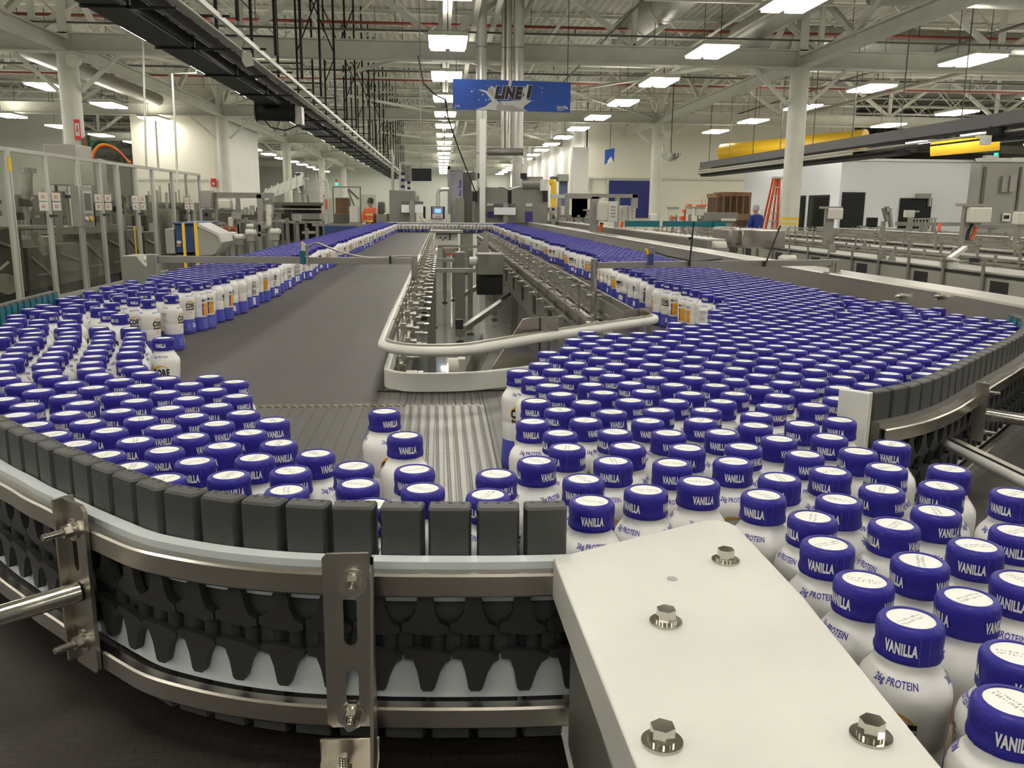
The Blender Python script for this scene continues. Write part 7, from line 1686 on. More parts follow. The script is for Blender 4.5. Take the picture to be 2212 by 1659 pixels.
    for k in range(7):
        y = 20.5+1.35*k; x = -9.6+0.25*(k % 3); hgt = 1.25+rg.uniform(-0.2, 0.6); a = MB()
        a.bb((x, y, 0), (x+1.5, y+1.0, hgt), (GREYD, STEELP, MACH)[k % 3]); a.bb((x+1.5, y+0.1, 0.5), (x+1.52, y+0.5, hgt-0.2), STEELD)
        for q in range(5):
            xx = x+0.2+0.28*q; a.cyl((xx, y+0.5, hgt), (xx, y+0.5, hgt+rg.uniform(0.15, 0.6)), rg.uniform(0.02, 0.06), (STEELD, GREYP, RUB)[q % 3], 8); a.bb((xx-0.05, y+0.4, hgt-0.5), (xx+0.08, y-0.01, hgt-0.35-0.1*(q % 2)), (RUB, STEELD, BOXW)[q % 3])
        thing('filling_unit', 'tall grey machine unit seen beyond the clear panels, %s going away' % ['first', 'second', 'third', 'fourth', 'fifth', 'sixth', 'seventh'][k], 'machine', a, 'machine units beyond the enclosure')
    # bundles of coloured hoses over the enclosure
    rg = random.Random(4); cols = [GREEN, GREEN, RUB, RED, RUB, GREEN, YEL, RUB, ORR, GREEN]
    for k, mt in enumerate(cols):
        a = MB(); o = k*2.1
        pts = [P(176+o*0.9, 300-k, 18.0+0.05*k), P(180+o, 345, 18.0+0.05*k), P(188+o*0.7, 440, 18.0+0.05*k)]
        if k % 2 == 0:
            pts = [P(188+o, 372, 18.0), P(190+o*0.6, 330, 18.0), P(205+o, 303+k, 18.1), P(235+o, 305+k*2, 18.2), P(258+o, 330+k*2, 18.3), P(266+o, 352, 18.3)]
        a.tube(round_path(pts, 0.25), 0.022, mt, 8)
        thing('hose', '%s hose in the bundle looping above the enclosure, strand %d' % ({'hose_green': 'green', 'black_rubber': 'black', 'safety_red': 'red', 'safety_yellow': 'yellow', 'orange_red': 'orange'}[mt.name], k+1), 'hose', a, 'coloured hose bundle')
    # red sign on the column, red sign on the wall
    a = MB(); y = 18.4-0.20; q = P(168, 280, y); a.bb((q[0]-0.055, y-0.02, q[2]-0.19), (q[0]+0.055, y, q[2]+0.19), RED); a.bb((q[0]-0.04, y-0.022, q[2]-0.12), (q[0]+0.04, y-0.0205, q[2]+0.12), BOXW); a.prism([(-0.03, 0), (0.03, 0), (0, -0.06)], 0, 0.002, RED, ((q[0], y-0.025, q[2]), (1, 0, 0), (0, 0, 1), (0, 1, 0)))
    a.bb((q[0]-0.012, y-0.0235, q[2]), (q[0]+0.012, y-0.023, q[2]+0.08), RED); thing('extinguisher_sign', 'red and white arrow sign on the first left column', 'sign', a)
    a = MB(); q = P(461, 394, 30.9); a.bb((q[0]-0.085, 30.9, q[2]-0.13), (q[0]+0.085, 30.98, q[2]+0.13), RED); a.cyl((q[0], 30.9, q[2]-0.04), (q[0], 30.89, q[2]-0.04), 0.045, BOXW, 16); thing('alarm_sign', 'small red sign with a white disc on the cream wall', 'sign', a)
    # white conduits dropping down in front of the room wall
    for k, (x0, y0, x1, y1, Y) in enumerate(((308, 60, 316, 360, 17), (372, 158, 384, 372, 16.5), (336, 260, 342, 365, 18))):
        a = MB(); pts = [P(x0, y0, Y), P(x1, y1, Y)]
        if k == 1: pts = [P(423, 120, Y), P(424, 158, Y), P(372, 159, Y), P(384, 400, Y)]
        a.tube(pts, 0.020, BEAM, 8); thing('drop_pipe', 'thin white pipe dropping in front of the cream room wall, %s' % ('left one', 'right one with a bend', 'middle one under a lamp')[k], 'pipe', a, 'thin drop pipes')


def build_left_machines():
    # grey sloped console by the left belt
    a = MB(); q = P(272, 600, 6.2); a.prism([(0.0, 0.20), (0.10, 0.20), (0.155, 0.13), (0.155, -0.25), (0.0, -0.25)], 0, 0.25, STEELP, ((q[0]-0.02, 6.2, P(272, 553, 6.2)[2]-0.20), (1, 0, 0), (0, 0, 1), (0, 1, 0)))
    r = empty('sloped_console', (q[0], 6.2, 0.8), 'grey console with a sloping face beside the left belt', 'console'); a.bb((q[0]+0.03, 6.3, 0), (q[0]+0.10, 6.4, 1.0), STEELP); sub(a, 'console_body', r, 0.004)
    a = MB(); p = P(317, 563, 6.15); a.cyl(p, Vector(p)+Vector((0.01, -0.02, 0.02)), 0.02, BOXW, 14); sub(a, 'button', r)
    # yellow bollard posts
    for k, (x0, x1, y0, y1, Y) in enumerate(((392, 402, 482, 585, 10.5), (418, 429, 480, 580, 10.9), (289, 294, 490, 560, 15.0))):
        a = MB(); p = P(x0, y0, Y); q = P(x1, y1, Y); a.bb((p[0], Y, 0), (q[0], Y+0.06, p[2]), YEL)
        thing('yellow_post', ('left one of the two bright yellow posts before the blue machine', 'right one of the two bright yellow posts before the blue machine', 'yellow post seen through the enclosure panels')[k], 'post', a, 'yellow posts')
    r = empty('blue_machine', P(390, 520, 13), 'dark blue box-shaped machine behind the yellow posts', 'machine')
    a = MB(); pbx(a, 378, 484, 418, 546, 13, 1.2, BLUEB); pbx(a, 372, 480, 425, 485, 12.95, 1.3, BLUEB); sub(a, 'blue_housing', r, 0.02)
    a = MB(); pbx(a, 357, 494, 377, 548, 12.98, 0.9, GREYP); sub(a, 'grey_door', r, 0.01); a = MB(); pbx(a, 382, 520, 391, 526, 12.98, 0.01, BOXW); pbx(a, 381, 527, 391, 533, 12.98, 0.01, BROWN); sub(a, 'labels', r)
    a = MB(); p, q = P(360, 550, 13), P(410, 590, 13); a.bb((p[0], 13, 0), (q[0], 14.0, p[2]), GREYD); sub(a, 'base', r, 0.02)
    a = MB(); pts = [(432, 490), (470, 507), (481, 524), (478, 530), (462, 550), (428, 552), (421, 500)]
    Y = 12.2; l = [P(x, y, Y) for x, y in pts]; a.prism([(p[0], p[2]) for p in l], Y, Y+0.6, GREYP, ((0, 0, 0), (1, 0, 0), (0, 0, 1), (0, 1, 0)))
    l2 = [P(x, y, Y-0.01) for x, y in ((428, 482), (474, 505), (481, 523), (477, 524), (470, 509), (427, 489))]; a.prism([(p[0], p[2]) for p in l2], Y-0.02, Y+0.62, ALU, ((0, 0, 0), (1, 0, 0), (0, 0, 1), (0, 1, 0)))
    p = P(440, 552, Y); a.bb((p[0]-0.05, Y+0.2, 0), (p[0]+0.05, Y+0.4, p[2]), STEELD); thing('angled_hood', 'grey angled steel hood with a bright edge right of the yellow posts', 'machine hood', a)
    # frames and motors between 440 and 700
    Y = 16.5
    r = empty('steel_gantry', (P(520, 460, Y)[0], Y, 0), 'open stainless machine frame with crossbeam left of the loop', 'machine frame')
    a = MB(); pbx(a, 465, 416, 590, 428, Y, 0.15, STEELP); pbx(a, 511, 428, 518, 520, Y, 0.12, STEELP); pbx(a, 466, 416, 470, 540, Y, 0.1, STEELD); pbx(a, 556, 420, 566, 500, Y, 0.1, STEELD); pbx(a, 466, 505, 590, 510, Y, 0.1, STEELD)
    for x in (468, 514, 561): p = P(x, 520, Y); a.bb((p[0]-0.03, Y, 0), (p[0]+0.03, Y+0.1, p[2]+0.3), STEELD)
    sub(a, 'frame', r); a = MB(); pbx(a, 470, 431, 497, 451, Y-0.1, 0.2, BOXW); sub(a, 'white_box', r, 0.02)
    a = MB(); pbx(a, 431, 410, 456, 450, Y-0.2, 0.3, GREYP); sub(a, 'grey_box', r, 0.02); a = MB(); pbx(a, 465, 460, 600, 502, Y+0.5, 0.4, GREYD); sub(a, 'dark_body', r)
    a = MB()
    for x in range(502, 545, 8): pbx(a, x, 452, x+5, 464, Y+0.3, 0.05, BOXW)
    sub(a, 'paper_labels', r)
    for k, (x, y, s, Yy) in enumerate(((500, 508, 0.9, 13.5), (517, 512, 0.8, 13.3), (541, 502, 0.85, 13.2), (540, 488, 0.6, 13.9), (581, 455, 0.8, 14.2), (594, 500, 0.85, 13.4), (581, 478, 0.7, 14.0), (498, 480, 0.7, 14.4))):
        q = P(x, y, Yy); r = empty('gear_motor', q, 'cream motor among the frames left of the loop, %s' % ('low left', 'low left second', 'low middle', 'small upper middle', 'upright upper right', 'low right', 'upright lower right', 'upright red-cabled left')[k], 'motor', 'cream motors left of the loop')
        a = MB()
        if k in (4, 6, 7): a.cyl((q[0], q[1], q[2]-0.10*s), (q[0], q[1], q[2]+0.10*s), 0.055*s, BOXW, 16); a.cyl((q[0], q[1], q[2]+0.10*s), (q[0], q[1], q[2]+0.12*s), 0.04*s, BOXW, 16)
        else: a.cyl((q[0]-0.08*s, q[1], q[2]), (q[0]+0.08*s, q[1], q[2]), 0.055*s, BOXW, 16); a.cyl((q[0]+0.08*s, q[1], q[2]), (q[0]+0.1*s, q[1], q[2]), 0.04*s, BOXW, 16)
        sub(a, 'motor_body', r, 0.004); a = MB(); a.box((q[0], q[1]+0.03, q[2]-0.10*s), (0.12*s, 0.1, 0.10*s), STEELD); a.bb((q[0]-0.03, q[1]+0.02, 0), (q[0]+0.03, q[1]+0.08, q[2]-0.1), STEELD); sub(a, 'mount', r)
    a = MB(); a.tube([P(484, 486, 14.3), P(488, 500, 14.3), P(497, 495, 14.3), P(505, 490, 14.3), P(512, 500, 14.3)], 0.015, ORR, 8); thing('orange_cable', 'orange cable around the upright motor left of the loop', 'cable', a)
    rg = random.Random(21)
    for k in range(12):                     # low legs and shelves of the conveyors behind the left belt
        x = 440+k*22; Yy = 14.8+rg.uniform(-0.8, 1.5); a = MB(); top = 478+rg.uniform(-10, 18)
        p = P(x, top, Yy); q = P(x+rg.uniform(5, 9), 530, Yy); a.bb((p[0], Yy, 0), (q[0], Yy+0.08, p[2]), STEELP); pbx(a, x-8, top+6, x+18, top+11, Yy+0.02, 0.2, STEELD)
        if k % 3 == 0: pbx(a, x-6, top-9, x+9, top+5, Yy-0.1, 0.2, GREYP)
        thing('steel_stand', 'grey steel stand behind the left belt, %s from left' % ['first', 'second', 'third', 'fourth', 'fifth', 'sixth', 'seventh', 'eighth', 'ninth', 'tenth', 'eleventh', 'twelfth'][k], 'stand', a, 'grey stands behind the left belt')
    for k, (x0, x1, y0, y1, Yy) in enumerate(((436, 520, 452, 535, 18.0), (522, 590, 456, 520, 21.5), (592, 640, 480, 512, 20.5))):
        a = MB(); p, q = P(x0, y0, Yy), P(x1, y1, Yy); a.bb((p[0], Yy, 0), (q[0], Yy+0.8, p[2]), GREYD)
        for j in range(5):
            xx = x0+(x1-x0)*(j+0.3)/5; pbx(a, xx, y0-8-4*(j % 2), xx+7, y0, Yy+0.1, 0.2, (STEELD, GREYP, RUB)[j % 3]); pbx(a, xx, y0+8, xx+8, y0+15+5*(j % 2), Yy-0.02, 0.02, (RUB, STEELD, GREYP)[j % 3])
        thing('dark_machine', 'dark machine block behind the grey frames left of the loop, %s' % ('left one', 'middle one', 'right one')[k], 'machine', a, 'dark machine blocks')
    # packer with dark tunnel
    Y = 19
    r = empty('case_packer', (P(640, 470, Y)[0], Y, 0), 'long dark packing machine with steel rails left of centre', 'machine')
    a = MB(); pbx(a, 590, 437, 696, 444, Y, 1.0, GREYD); pbx(a, 588, 450, 694, 453, Y-0.1, 0.2, STEEL); pbx(a, 605, 461, 690, 474, Y-0.2, 1.0, STEELP); pbx(a, 605, 461, 628, 474, Y-0.22, 0.02, RUB); pbx(a, 590, 476, 694, 480, Y-0.1, 1.0, STEELD); pbx(a, 592, 444, 694, 476, Y+1.0, 0.2, GREYD); sub(a, 'tunnel', r)
    a = MB()
    for x in (608, 634, 658, 682, 697): pbx(a, x, 478, x+5, 530, Y, 0.1, STEELP); p = P(x+2, 530, Y); a.bb((p[0]-0.03, Y, 0), (p[0]+0.03, Y+0.1, p[2]), STEELD)
    sub(a, 'frame_legs', r); a = MB(); pbx(a, 600, 482, 700, 520, Y+0.8, 0.2, RUB); sub(a, 'dark_underside', r)
    # stair conveyor and platform behind it
    a = MB(); a.bar(P(570, 425, 28), P(655, 390, 28), 0.1, 0.25, FARW); a.bar(P(572, 414, 28), P(656, 378, 28), 0.06, 0.08, ALU)
    for t in np.linspace(0, 1, 7): p = Vector(P(575, 424, 27.9)).lerp(Vector(P(652, 390, 27.9)), t); a.bar(p, p+Vector((0, 0, 0.25)), 0.04, 0.04, BEAM)
    a.bar(P(640, 392, 28), P(648, 417, 28), 0.08, 0.06, ALU); foot(a, 590, 418, 28, 0.1); foot(a, 640, 398, 28, 0.1); thing('inclined_conveyor', 'pale inclined conveyor rising to the right in front of the far wall', 'inclined conveyor', a)
    a = MB(); pbx(a, 634, 358, 656, 385, 28.5, 0.8, GREYD); pbx(a, 638, 372, 656, 374, 28.4, 0.1, ALU); pbx(a, 634, 384, 660, 386, 28.3, 0.9, ALU); pbx(a, 655, 372, 657, 410, 28.3, 0.08, ALU); pbx(a, 645, 386, 656, 418, 28.6, 0.3, RUB); foot(a, 636, 386, 28.5, 0.1); foot(a, 652, 386, 28.5, 0.1); thing('dark_hopper', 'dark hopper with railing on top of the inclined conveyor', 'hopper', a)
    a = MB()
    for x in (664, 683, 701): pbx(a, x, 376, x+2, 425, 30, 0.06, ALU)
    for y in (392, 400, 414): pbx(a, 660, y, 706, y+2, 30, 0.06, ALU)
    a.bar(P(704, 385, 30), P(712, 425, 30), 0.06, 0.06, ALU); foot(a, 665, 420, 30, 0.08); foot(a, 700, 420, 30, 0.08); thing('access_platform', 'pale access platform with railings before the far wall', 'platform', a)
    # signal light
    r = empty('signal_light', P(726, 396, 21), 'stack light glowing green left of the far end of the loop', 'signal light')
    a = MB(); pbx(a, 724, 388, 729, 394, 21, 0.08, RED); sub(a, 'red_lens', r); a = MB(); pbx(a, 724, 394, 729, 400, 21, 0.08, GREENL); sub(a, 'green_lens', r); a = MB(); pbx(a, 725, 400, 728, 440, 21, 0.05, ALU); foot(a, 726.5, 438, 21, 0.04); sub(a, 'pole', r)
    # carton stack and stretch wrapper
    r = empty('carton_stack', (P(738, 460, 18)[0], 18, 0.7), 'tan stack of flat cartons on a dark base left of centre', 'carton stack')
    a = MB(); pbx(a, 725, 427, 752, 462, 18, 0.5, BROWN)
    for y in range(430, 462, 4): pbx(a, 724, y, 753, y+1, 17.99, 0.5, BROWND)
    sub(a, 'cartons', r); a = MB(); pbx(a, 722, 462, 756, 482, 18, 0.6, GREYD); p = P(738, 482, 18); a.bb((p[0]-0.25, 18, 0), (p[0]+0.25, 18.5, p[2]), GREYD); sub(a, 'lift_table', r)
    a = MB()
    for x in (719, 778): pbx(a, x, 405, x+2, 484, 17.8, 0.05, GREYD)
    pbx(a, 718, 403, 780, 405, 17.8, 0.06, GREYD); a.bar(P(752, 408, 17.8), P(775, 430, 17.8), 0.04, 0.04, GREYD); a.bar(P(765, 445, 17.8), P(752, 410, 17.8), 0.03, 0.03, GREYD); foot(a, 720, 484, 17.8, 0.05); foot(a, 779, 484, 17.8, 0.05); thing('wrapper_frame', 'thin dark open frame over the carton stack', 'machine frame', a)
    a = MB(); pbx(a, 755, 446, 773, 480, 17.5, 0.3, BOXW); foot(a, 764, 480, 17.5, 0.2); thing('white_box', 'white box right of the carton stack', 'box', a)
    a = MB(); pbx(a, 700, 426, 709, 484, 18.4, 0.1, ALU); pbx(a, 702, 430, 706, 452, 18.38, 0.02, ORR); pbx(a, 710, 428, 718, 482, 18.5, 0.02, GLASS); foot(a, 704, 484, 18.4, 0.1, ALU); thing('guard_door', 'narrow guard door with an orange label left of the cartons', 'machine guard', a)
    a = MB(); pbx(a, 778, 420, 812, 482, 19.5, 0.03, GLASS); pbx(a, 776, 418, 779, 484, 19.5, 0.05, ALU); pbx(a, 812, 424, 814, 484, 19.5, 0.05, ALU); foot(a, 777, 484, 19.5, 0.05, ALU); foot(a, 813, 484, 19.5, 0.05, ALU); thing('guard_panel', 'clear guard panel in front of the worker in the orange vest', 'machine guard', a)
    a = MB(); pbx(a, 806, 462, 840, 482, 18.6, 0.4, BROWN); a.bar(P(822, 480, 18.4), P(829, 466, 18.4), 0.05, 0.05, RED); foot(a, 823, 480, 18.6, 0.4, GREYD); thing('brown_boxes', 'low brown cartons with a red tool left of the grey cabinet', 'boxes', a)
    a = MB(); pbx(a, 816, 436, 830, 462, 18.2, 0.4, GREYD); foot(a, 823, 460, 18.2, 0.2); thing('dark_equipment', 'dark rounded equipment between the worker and the grey cabinet', 'machine', a, bevel=0.03)
    a = MB(); pbx(a, 700, 484, 836, 500, 17.0, 0.3, STEELP); pbx(a, 700, 488, 770, 510, 16.9, 0.1, BLUEB); foot(a, 720, 498, 17.0, 0.1); foot(a, 820, 498, 17.0, 0.1); thing('low_conveyor', 'low grey conveyor side behind the left belt near its far end', 'conveyor', a)
    person((P(801, 450, 25)[0], 25, 0), pi*0.9, 'worker in an orange high-visibility vest standing far off, left of centre', VEST, None, BLKM, 1.76, vest=True)


def build_centre():
    Y = 17.2
    r = empty('shrink_machine', (P(1100, 480, Y)[0], Y, 0), 'big grey stainless machine with steel stacks at the end of the line', 'machine')
    a = MB(); pbx(a, 1026, 405, 1184, 482, Y, 1.6, STEELP); p = P(1105, 482, Y); q0 = P(1026, 480, Y); q1 = P(1184, 480, Y); a.bb((q0[0]+0.1, Y+0.1, 0), (q1[0]-0.1, Y+1.5, q0[2]), STEELD); pbx(a, 1097, 410, 1105, 440, Y-0.01, 0.02, BLKM); sub(a, 'housing', r, 0.01)
    for k, (x0, x1) in enumerate(((1053, 1067), (1135, 1150))):
        a = MB(); pbx(a, x0, 457, x1, 470 if k == 0 else 480, Y-0.03, 0.04, mat('purple_curtain', (0.05, 0.03, 0.22), 0.5)); sub(a, 'purple_window', r)
    a = MB(); pbx(a, 1068, 448, 1114, 464, Y-0.42, 0.2, OFFW); pbx(a, 1052, 439, 1066, 445, Y-0.02, 0.02, BOXW); pbx(a, 1136, 439, 1150, 446, Y-0.02, 0.02, BOXW); sub(a, 'white_panels', r)
    a = MB(); pbx(a, 1087, 438, 1097, 484, Y-0.35, 0.1, STEELD); pbx(a, 1068, 440, 1114, 446, Y-0.32, 0.3, GREYD); sub(a, 'post', r)
    a = MB(); a.tube([P(1078, 403, Y), P(1088, 404, Y), P(1101, 410, Y), P(1112, 406, Y), P(1124, 403, Y)], 0.02, WHT, 8); sub(a, 'white_lip', r)
    stack = mat('stack_steel', (0.60, 0.58, 0.52), 0.34, 0.9, noise=(2, 0.08), stretch=(12, 12, 0.4))
    for k, (x0, x1, y1, z1) in enumerate(((1029, 1051, 405, 6.3), (1082, 1090, 330, 6.3), (1090, 1104, 330, 6.3), (1106, 1129, 405, 6.3))):
        a = MB(); c = P((x0+x1)/2, y1, Y+0.5); rr = (P(x1, 300, Y+0.5)[0]-P(x0, 300, Y+0.5)[0])/2; a.cyl((c[0], c[1], c[2]), (c[0], c[1], z1), rr, stack if k in (1, 2) else mat('stack_painted', (0.62, 0.61, 0.55), 0.35, 0.4), 24)
        for z in (2.6, 3.6, 4.6): a.cyl((c[0], c[1], z), (c[0], c[1], z+0.03), rr*1.03, STEELD, 24)
        o = a.build('exhaust_stack'); tag(o, 'vertical exhaust stack rising from the grey machine, %s from left' % ['first, broad', 'second, thin', 'third, shiny', 'fourth, broad'][k], 'exhaust stack', 'exhaust stacks')
    a = MB(); c = P(1045, 405, Y-0.2); a.bb((c[0]-0.08, Y-0.22, 0), (c[0]+0.03, Y-0.12, 3.2), WHT); sub(a, 'white_post', r)
    a = MB(); a.cyl(P(1052, 328, Y), P(1130, 328, Y), 0.07, STEELP, 16); a.cyl(P(1128, 395, Y), P(1172, 395, Y), 0.12, DUCT, 18); sub_each(a, 'cross_duct', r)
    a = MB(); a.cyl(P(1026, 390, Y-0.1), P(1026, 412, Y-0.1), 0.07, WHT, 14); a.cyl(P(1175, 388, Y-0.1), P(1175, 412, Y-0.1), 0.08, WHT, 14); a.cyl(P(1026, 415, Y-0.12), P(1026, 435, Y-0.12), 0.05, RUB, 10); a.cyl(P(1178, 412, Y-0.12), P(1178, 436, Y-0.12), 0.05, RUB, 10); a.box(P(1131, 380, Y-0.1), (0.12, 0.1, 0.1), RUB); a.box(P(1038, 380, Y-0.1), (0.12, 0.1, 0.1), RUB); sub(a, 'valve', r)
    a = MB(); pbx(a, 1148, 330, 1150, 334, Y, 0.1, RED); pbx(a, 1131, 334, 1139, 400, Y, 0.1, WHT); sub(a, 'pipe_riser', r)
    # cable sagging from the lights to the machine
    a = MB(); a.tube([P(903, 120, 13), P(915, 180, 13), P(940, 205, 13.2), P(962, 215, 13.5), P(968, 255, 14), P(990, 320, 15), P(1026, 412, 16.9)], 0.012, RUB, 8); thing('sagging_cable', 'thin black cable sagging down to the grey machine', 'cable', a)
    # grey cabinet left of centre
    Y = 16.9
    r = empty('grey_machine_cabinet', (P(870, 470, Y)[0], Y, 0), 'square grey stainless cabinet with two white panels left of the loop end', 'cabinet')
    a = MB(); pbx(a, 841, 411, 896, 482, Y, 0.9, STEELP); p, q = P(841, 482, Y), P(896, 482, Y); a.bb((p[0], Y, 0), (q[0], Y+0.9, p[2]), STEELD); sub(a, 'cabinet_body', r, 0.01)
    a = MB(); pbx(a, 867, 442, 884, 459, Y-0.25, 0.1, OFFW); pbx(a, 896, 442, 914, 459, Y-0.25, 0.1, OFFW); sub(a, 'white_panels', r)
    a = MB(); pbx(a, 885, 434, 895, 484, Y-0.2, 0.1, STEELD); pbx(a, 867, 435, 914, 441, Y-0.18, 0.2, GREYD); pbx(a, 898, 423, 905, 435, Y, 0.2, GREYP); pbx(a, 914, 446, 919, 472, Y, 0.2, RUB); sub(a, 'post', r)
    a = MB(); a.bar(P(903, 470, Y-0.2), P(908, 480, Y-0.2), 0.06, 0.01, BOXW); a.bar(P(906, 468, Y-0.2), P(914, 480, Y-0.2), 0.06, 0.01, RED); a.bar(P(912, 468, Y-0.2), P(920, 478, Y-0.2), 0.06, 0.01, WHT); foot(a, 912, 479, 16.7, 0.15); thing('leaning_boards', 'leaning red and white boards right of the grey cabinet', 'boards', a)
    a = MB(); pbx(a, 889, 364, 932, 391, 18, 0.06, RUB); pbx(a, 890, 365, 931, 389, 17.99, 0.01, DARKG); q = P(910, 364, 18); a.bb((q[0]-0.01, 18.02, q[2]), (q[0]+0.01, 18.04, 6.4), GREYP); thing('hanging_monitor', 'black flat monitor hanging from the roof left of centre', 'monitor', a)
    r = empty('bottle_elevator', (P(872, 390, 19)[0], 19, 1.9), 'tall blue and white banded conveyor column above the grey cabinet', 'conveyor')
    a = MB()
    for x0, x1, ys in ((866, 874, range(372, 410, 7)), (880, 886, range(392, 410, 6))):
        for j, y in enumerate(ys): pbx(a, x0, y, x1, y+(6 if x0 == 866 else 5), 19, 0.2, NAVY if j % 2 == 0 else BOXW); 
    pbx(a, 862, 352, 866, 412, 19, 0.1, ALU); pbx(a, 875, 358, 888, 392, 19.1, 0.1, GREYP); pbx(a, 862, 350, 895, 354, 19, 0.1, ALU); foot(a, 868, 410, 19, 0.1); sub(a, 'column', r)
    a = MB(); a.tube([P(845, 325, 19), P(848, 340, 19), P(848, 412, 19)], 0.03, ALU, 8); pbx(a, 845, 335, 850, 412, 19.2, 0.1, ALU); foot(a, 847, 410, 19.2, 0.05); thing('riser_pipe', 'pale vertical riser left of the blue and white column', 'pipe', a)
    # operator pendant
    Y = 16.6
    r = empty('operator_pendant', P(945, 455, Y), 'operator pendant with a lit blue screen hanging from a bent arm', 'control panel')
    a = MB(); pbx(a, 931, 446, 961, 473, Y, 0.12, NAVY); pbx(a, 934, 447, 957, 462, Y-0.02, 0.14, GREYP); pbx(a, 934, 462, 957, 472, Y-0.02, 0.14, BOXW); sub(a, 'housing', r, 0.005)
    a = MB(); pbx(a, 939, 451, 953, 460, Y-0.03, 0.012, SCREEN); sub(a, 'screen', r)
    a = MB()
    for x in (942, 945, 948, 951): q = P(x, 467.5, Y-0.02); a.cyl(q, (q[0], q[1]-0.02, q[2]), 0.009, RED, 8)
    sub(a, 'push_button', r)
    a = MB(); a.tube(round_path([P(970, 409, Y), P(946, 409, Y), P(946, 446, Y)], 0.1), 0.035, ALU, 12); sub(a, 'support_arm', r)
    a = MB(); pbx(a, 957, 462, 973, 482, Y, 0.3, BOXW); pbx(a, 925, 473, 957, 482, Y+0.02, 0.3, BOXW); p, q = P(925, 480, Y), P(973, 480, Y); a.bb((p[0], Y+0.02, 0), (q[0], Y+0.3, p[2]), BOXW); thing('white_cabinet', 'white cabinet below the operator pendant', 'cabinet', a)
    # clear strip enclosure with lettering
    r = empty('air_seal_door', (P(990, 440, 20)[0], 20, 0), 'tall grey framed clear door with small vertical Air Seal lettering', 'machine door')
    a = MB(); pbx(a, 967, 358, 973, 484, 20, 0.12, STEELD); pbx(a, 967, 360, 1024, 366, 20, 0.12, STEELD); sub(a, 'frame', r)
    a = MB(); pbx(a, 973, 368, 1000, 484, 20.1, 0.05, mat('smoky_sheet', (0.42, 0.43, 0.46), 0.3, 0.2, noise=(2, 0.2))); pbx(a, 1000, 372, 1024, 484, 20.2, 0.05, GREYD); pbx(a, 986, 428, 1003, 484, 19.9, 0.2, GREYP); sub(a, 'sheet', r)
    a = MB(); c = Vector(P(993.5, 407, 20.05)); s = 20/1854.0
    V, Fc = text_tris('Air Seal', 34*s, 6.5*s, 0.03); a.add([c+Vector((-y, 0, x))*1.0 for x, y in V], Fc, mat('blue_lettering', (0.05, 0.05, 0.35), 0.5)); sub(a, 'lettering', r)
    a = MB(); a.prism([(0, 0), (0.25, 0.02), (0.55, -0.2), (0.60, -0.75), (0.35, -0.75), (0.3, -0.3)], 0, 0.5, STEELP, (P(1000, 370, 20.5), (1, 0, 0), (0, 0, 1), (0, 1, 0))); foot(a, 1008, 380, 20.6, 0.3); thing('curved_hood', 'rounded grey hood behind the broad left stack', 'machine hood', a, bevel=0.05)
    # dock door, yellow pipe
    a = MB(); pbx(a, 1208, 388, 1226, 470, 30, 0.2, mat('dock_blue', (0.10, 0.13, 0.22), 0.6)); pbx(a, 1205, 376, 1229, 392, 29.8, 0.5, GREYP); pbx(a, 1190, 381, 1206, 387, 29.8, 0.4, GREYD); foot(a, 1216, 470, 30, 0.5); thing('dock_leveller', 'blue-grey dock door with a rounded grey housing above, right of the machine', 'door', a, bevel=0.03)
    a = MB(); q = P(1196, 450, 26); a.tube(round_path([P(1186, 395, 26), P(1196, 392, 26), (q[0], 26, 0.0)], 0.15), 0.085, YEL, 14); thing('yellow_pipe', 'upright bright yellow pipe with an elbow right of the grey machine', 'pipe', a)
    a = MB(); pbx(a, 1183, 448, 1204, 462, 18.5, 0.3, BOXW); a.cyl(P(1183, 452, 18.4), P(1183, 452, 18.3), 0.03, RUB, 10); a.cyl(P(1195, 452, 18.4), P(1195, 452, 18.3), 0.03, RUB, 10); foot(a, 1193, 460, 18.5, 0.1); thing('white_fittings', 'pair of white fittings right of the grey machine', 'machine', a)
    for k in range(6):
        a = MB(); x = 1190+k*18; pbx(a, x, 470, x+13, 480, 14.5+0.3*k, 0.2, STEELD); a.cyl(P(x+3, 468, 14.4+0.3*k), P(x+9, 468, 14.4+0.3*k), 0.03, CHROME, 10); q = P(x+6, 480, 14.5+0.3*k); a.bb((q[0]-0.03, 14.5+0.3*k, 0.9), (q[0]+0.03, 14.6+0.3*k, q[2]), STEELD)
        thing('roller_unit', 'small steel roller unit behind the right belt, %s from left' % ['first', 'second', 'third', 'fourth', 'fifth', 'sixth'][k], 'machine', a, 'roller units')
    # small blue banner and mirror dome
    a = MB(); Y = 33; l = [P(x, y, Y) for x, y in ((1307, 324), (1328, 320), (1326, 350), (1314, 350), (1306, 356))]; a.prism([(p[0], p[2]) for p in l], Y, Y+0.02, mat('banner_blue', (0.022, 0.085, 0.42), 0.55), ((0, 0, 0), (1, 0, 0), (0, 0, 1), (0, 1, 0)))
    l = [P(x, y, Y-0.01) for x, y in ((1312, 348), (1320, 338), (1325, 350), (1314, 352))]; a.prism([(p[0], p[2]) for p in l], Y-0.01, Y, WHT, ((0, 0, 0), (1, 0, 0), (0, 0, 1), (0, 1, 0))); q = P(1318, 322, Y); a.cyl((q[0], Y, q[2]), (q[0], Y, 5.4), 0.01, BLKM, 6)
    thing('small_banner', 'small faded blue banner above the navy roll-up door', 'banner', a)
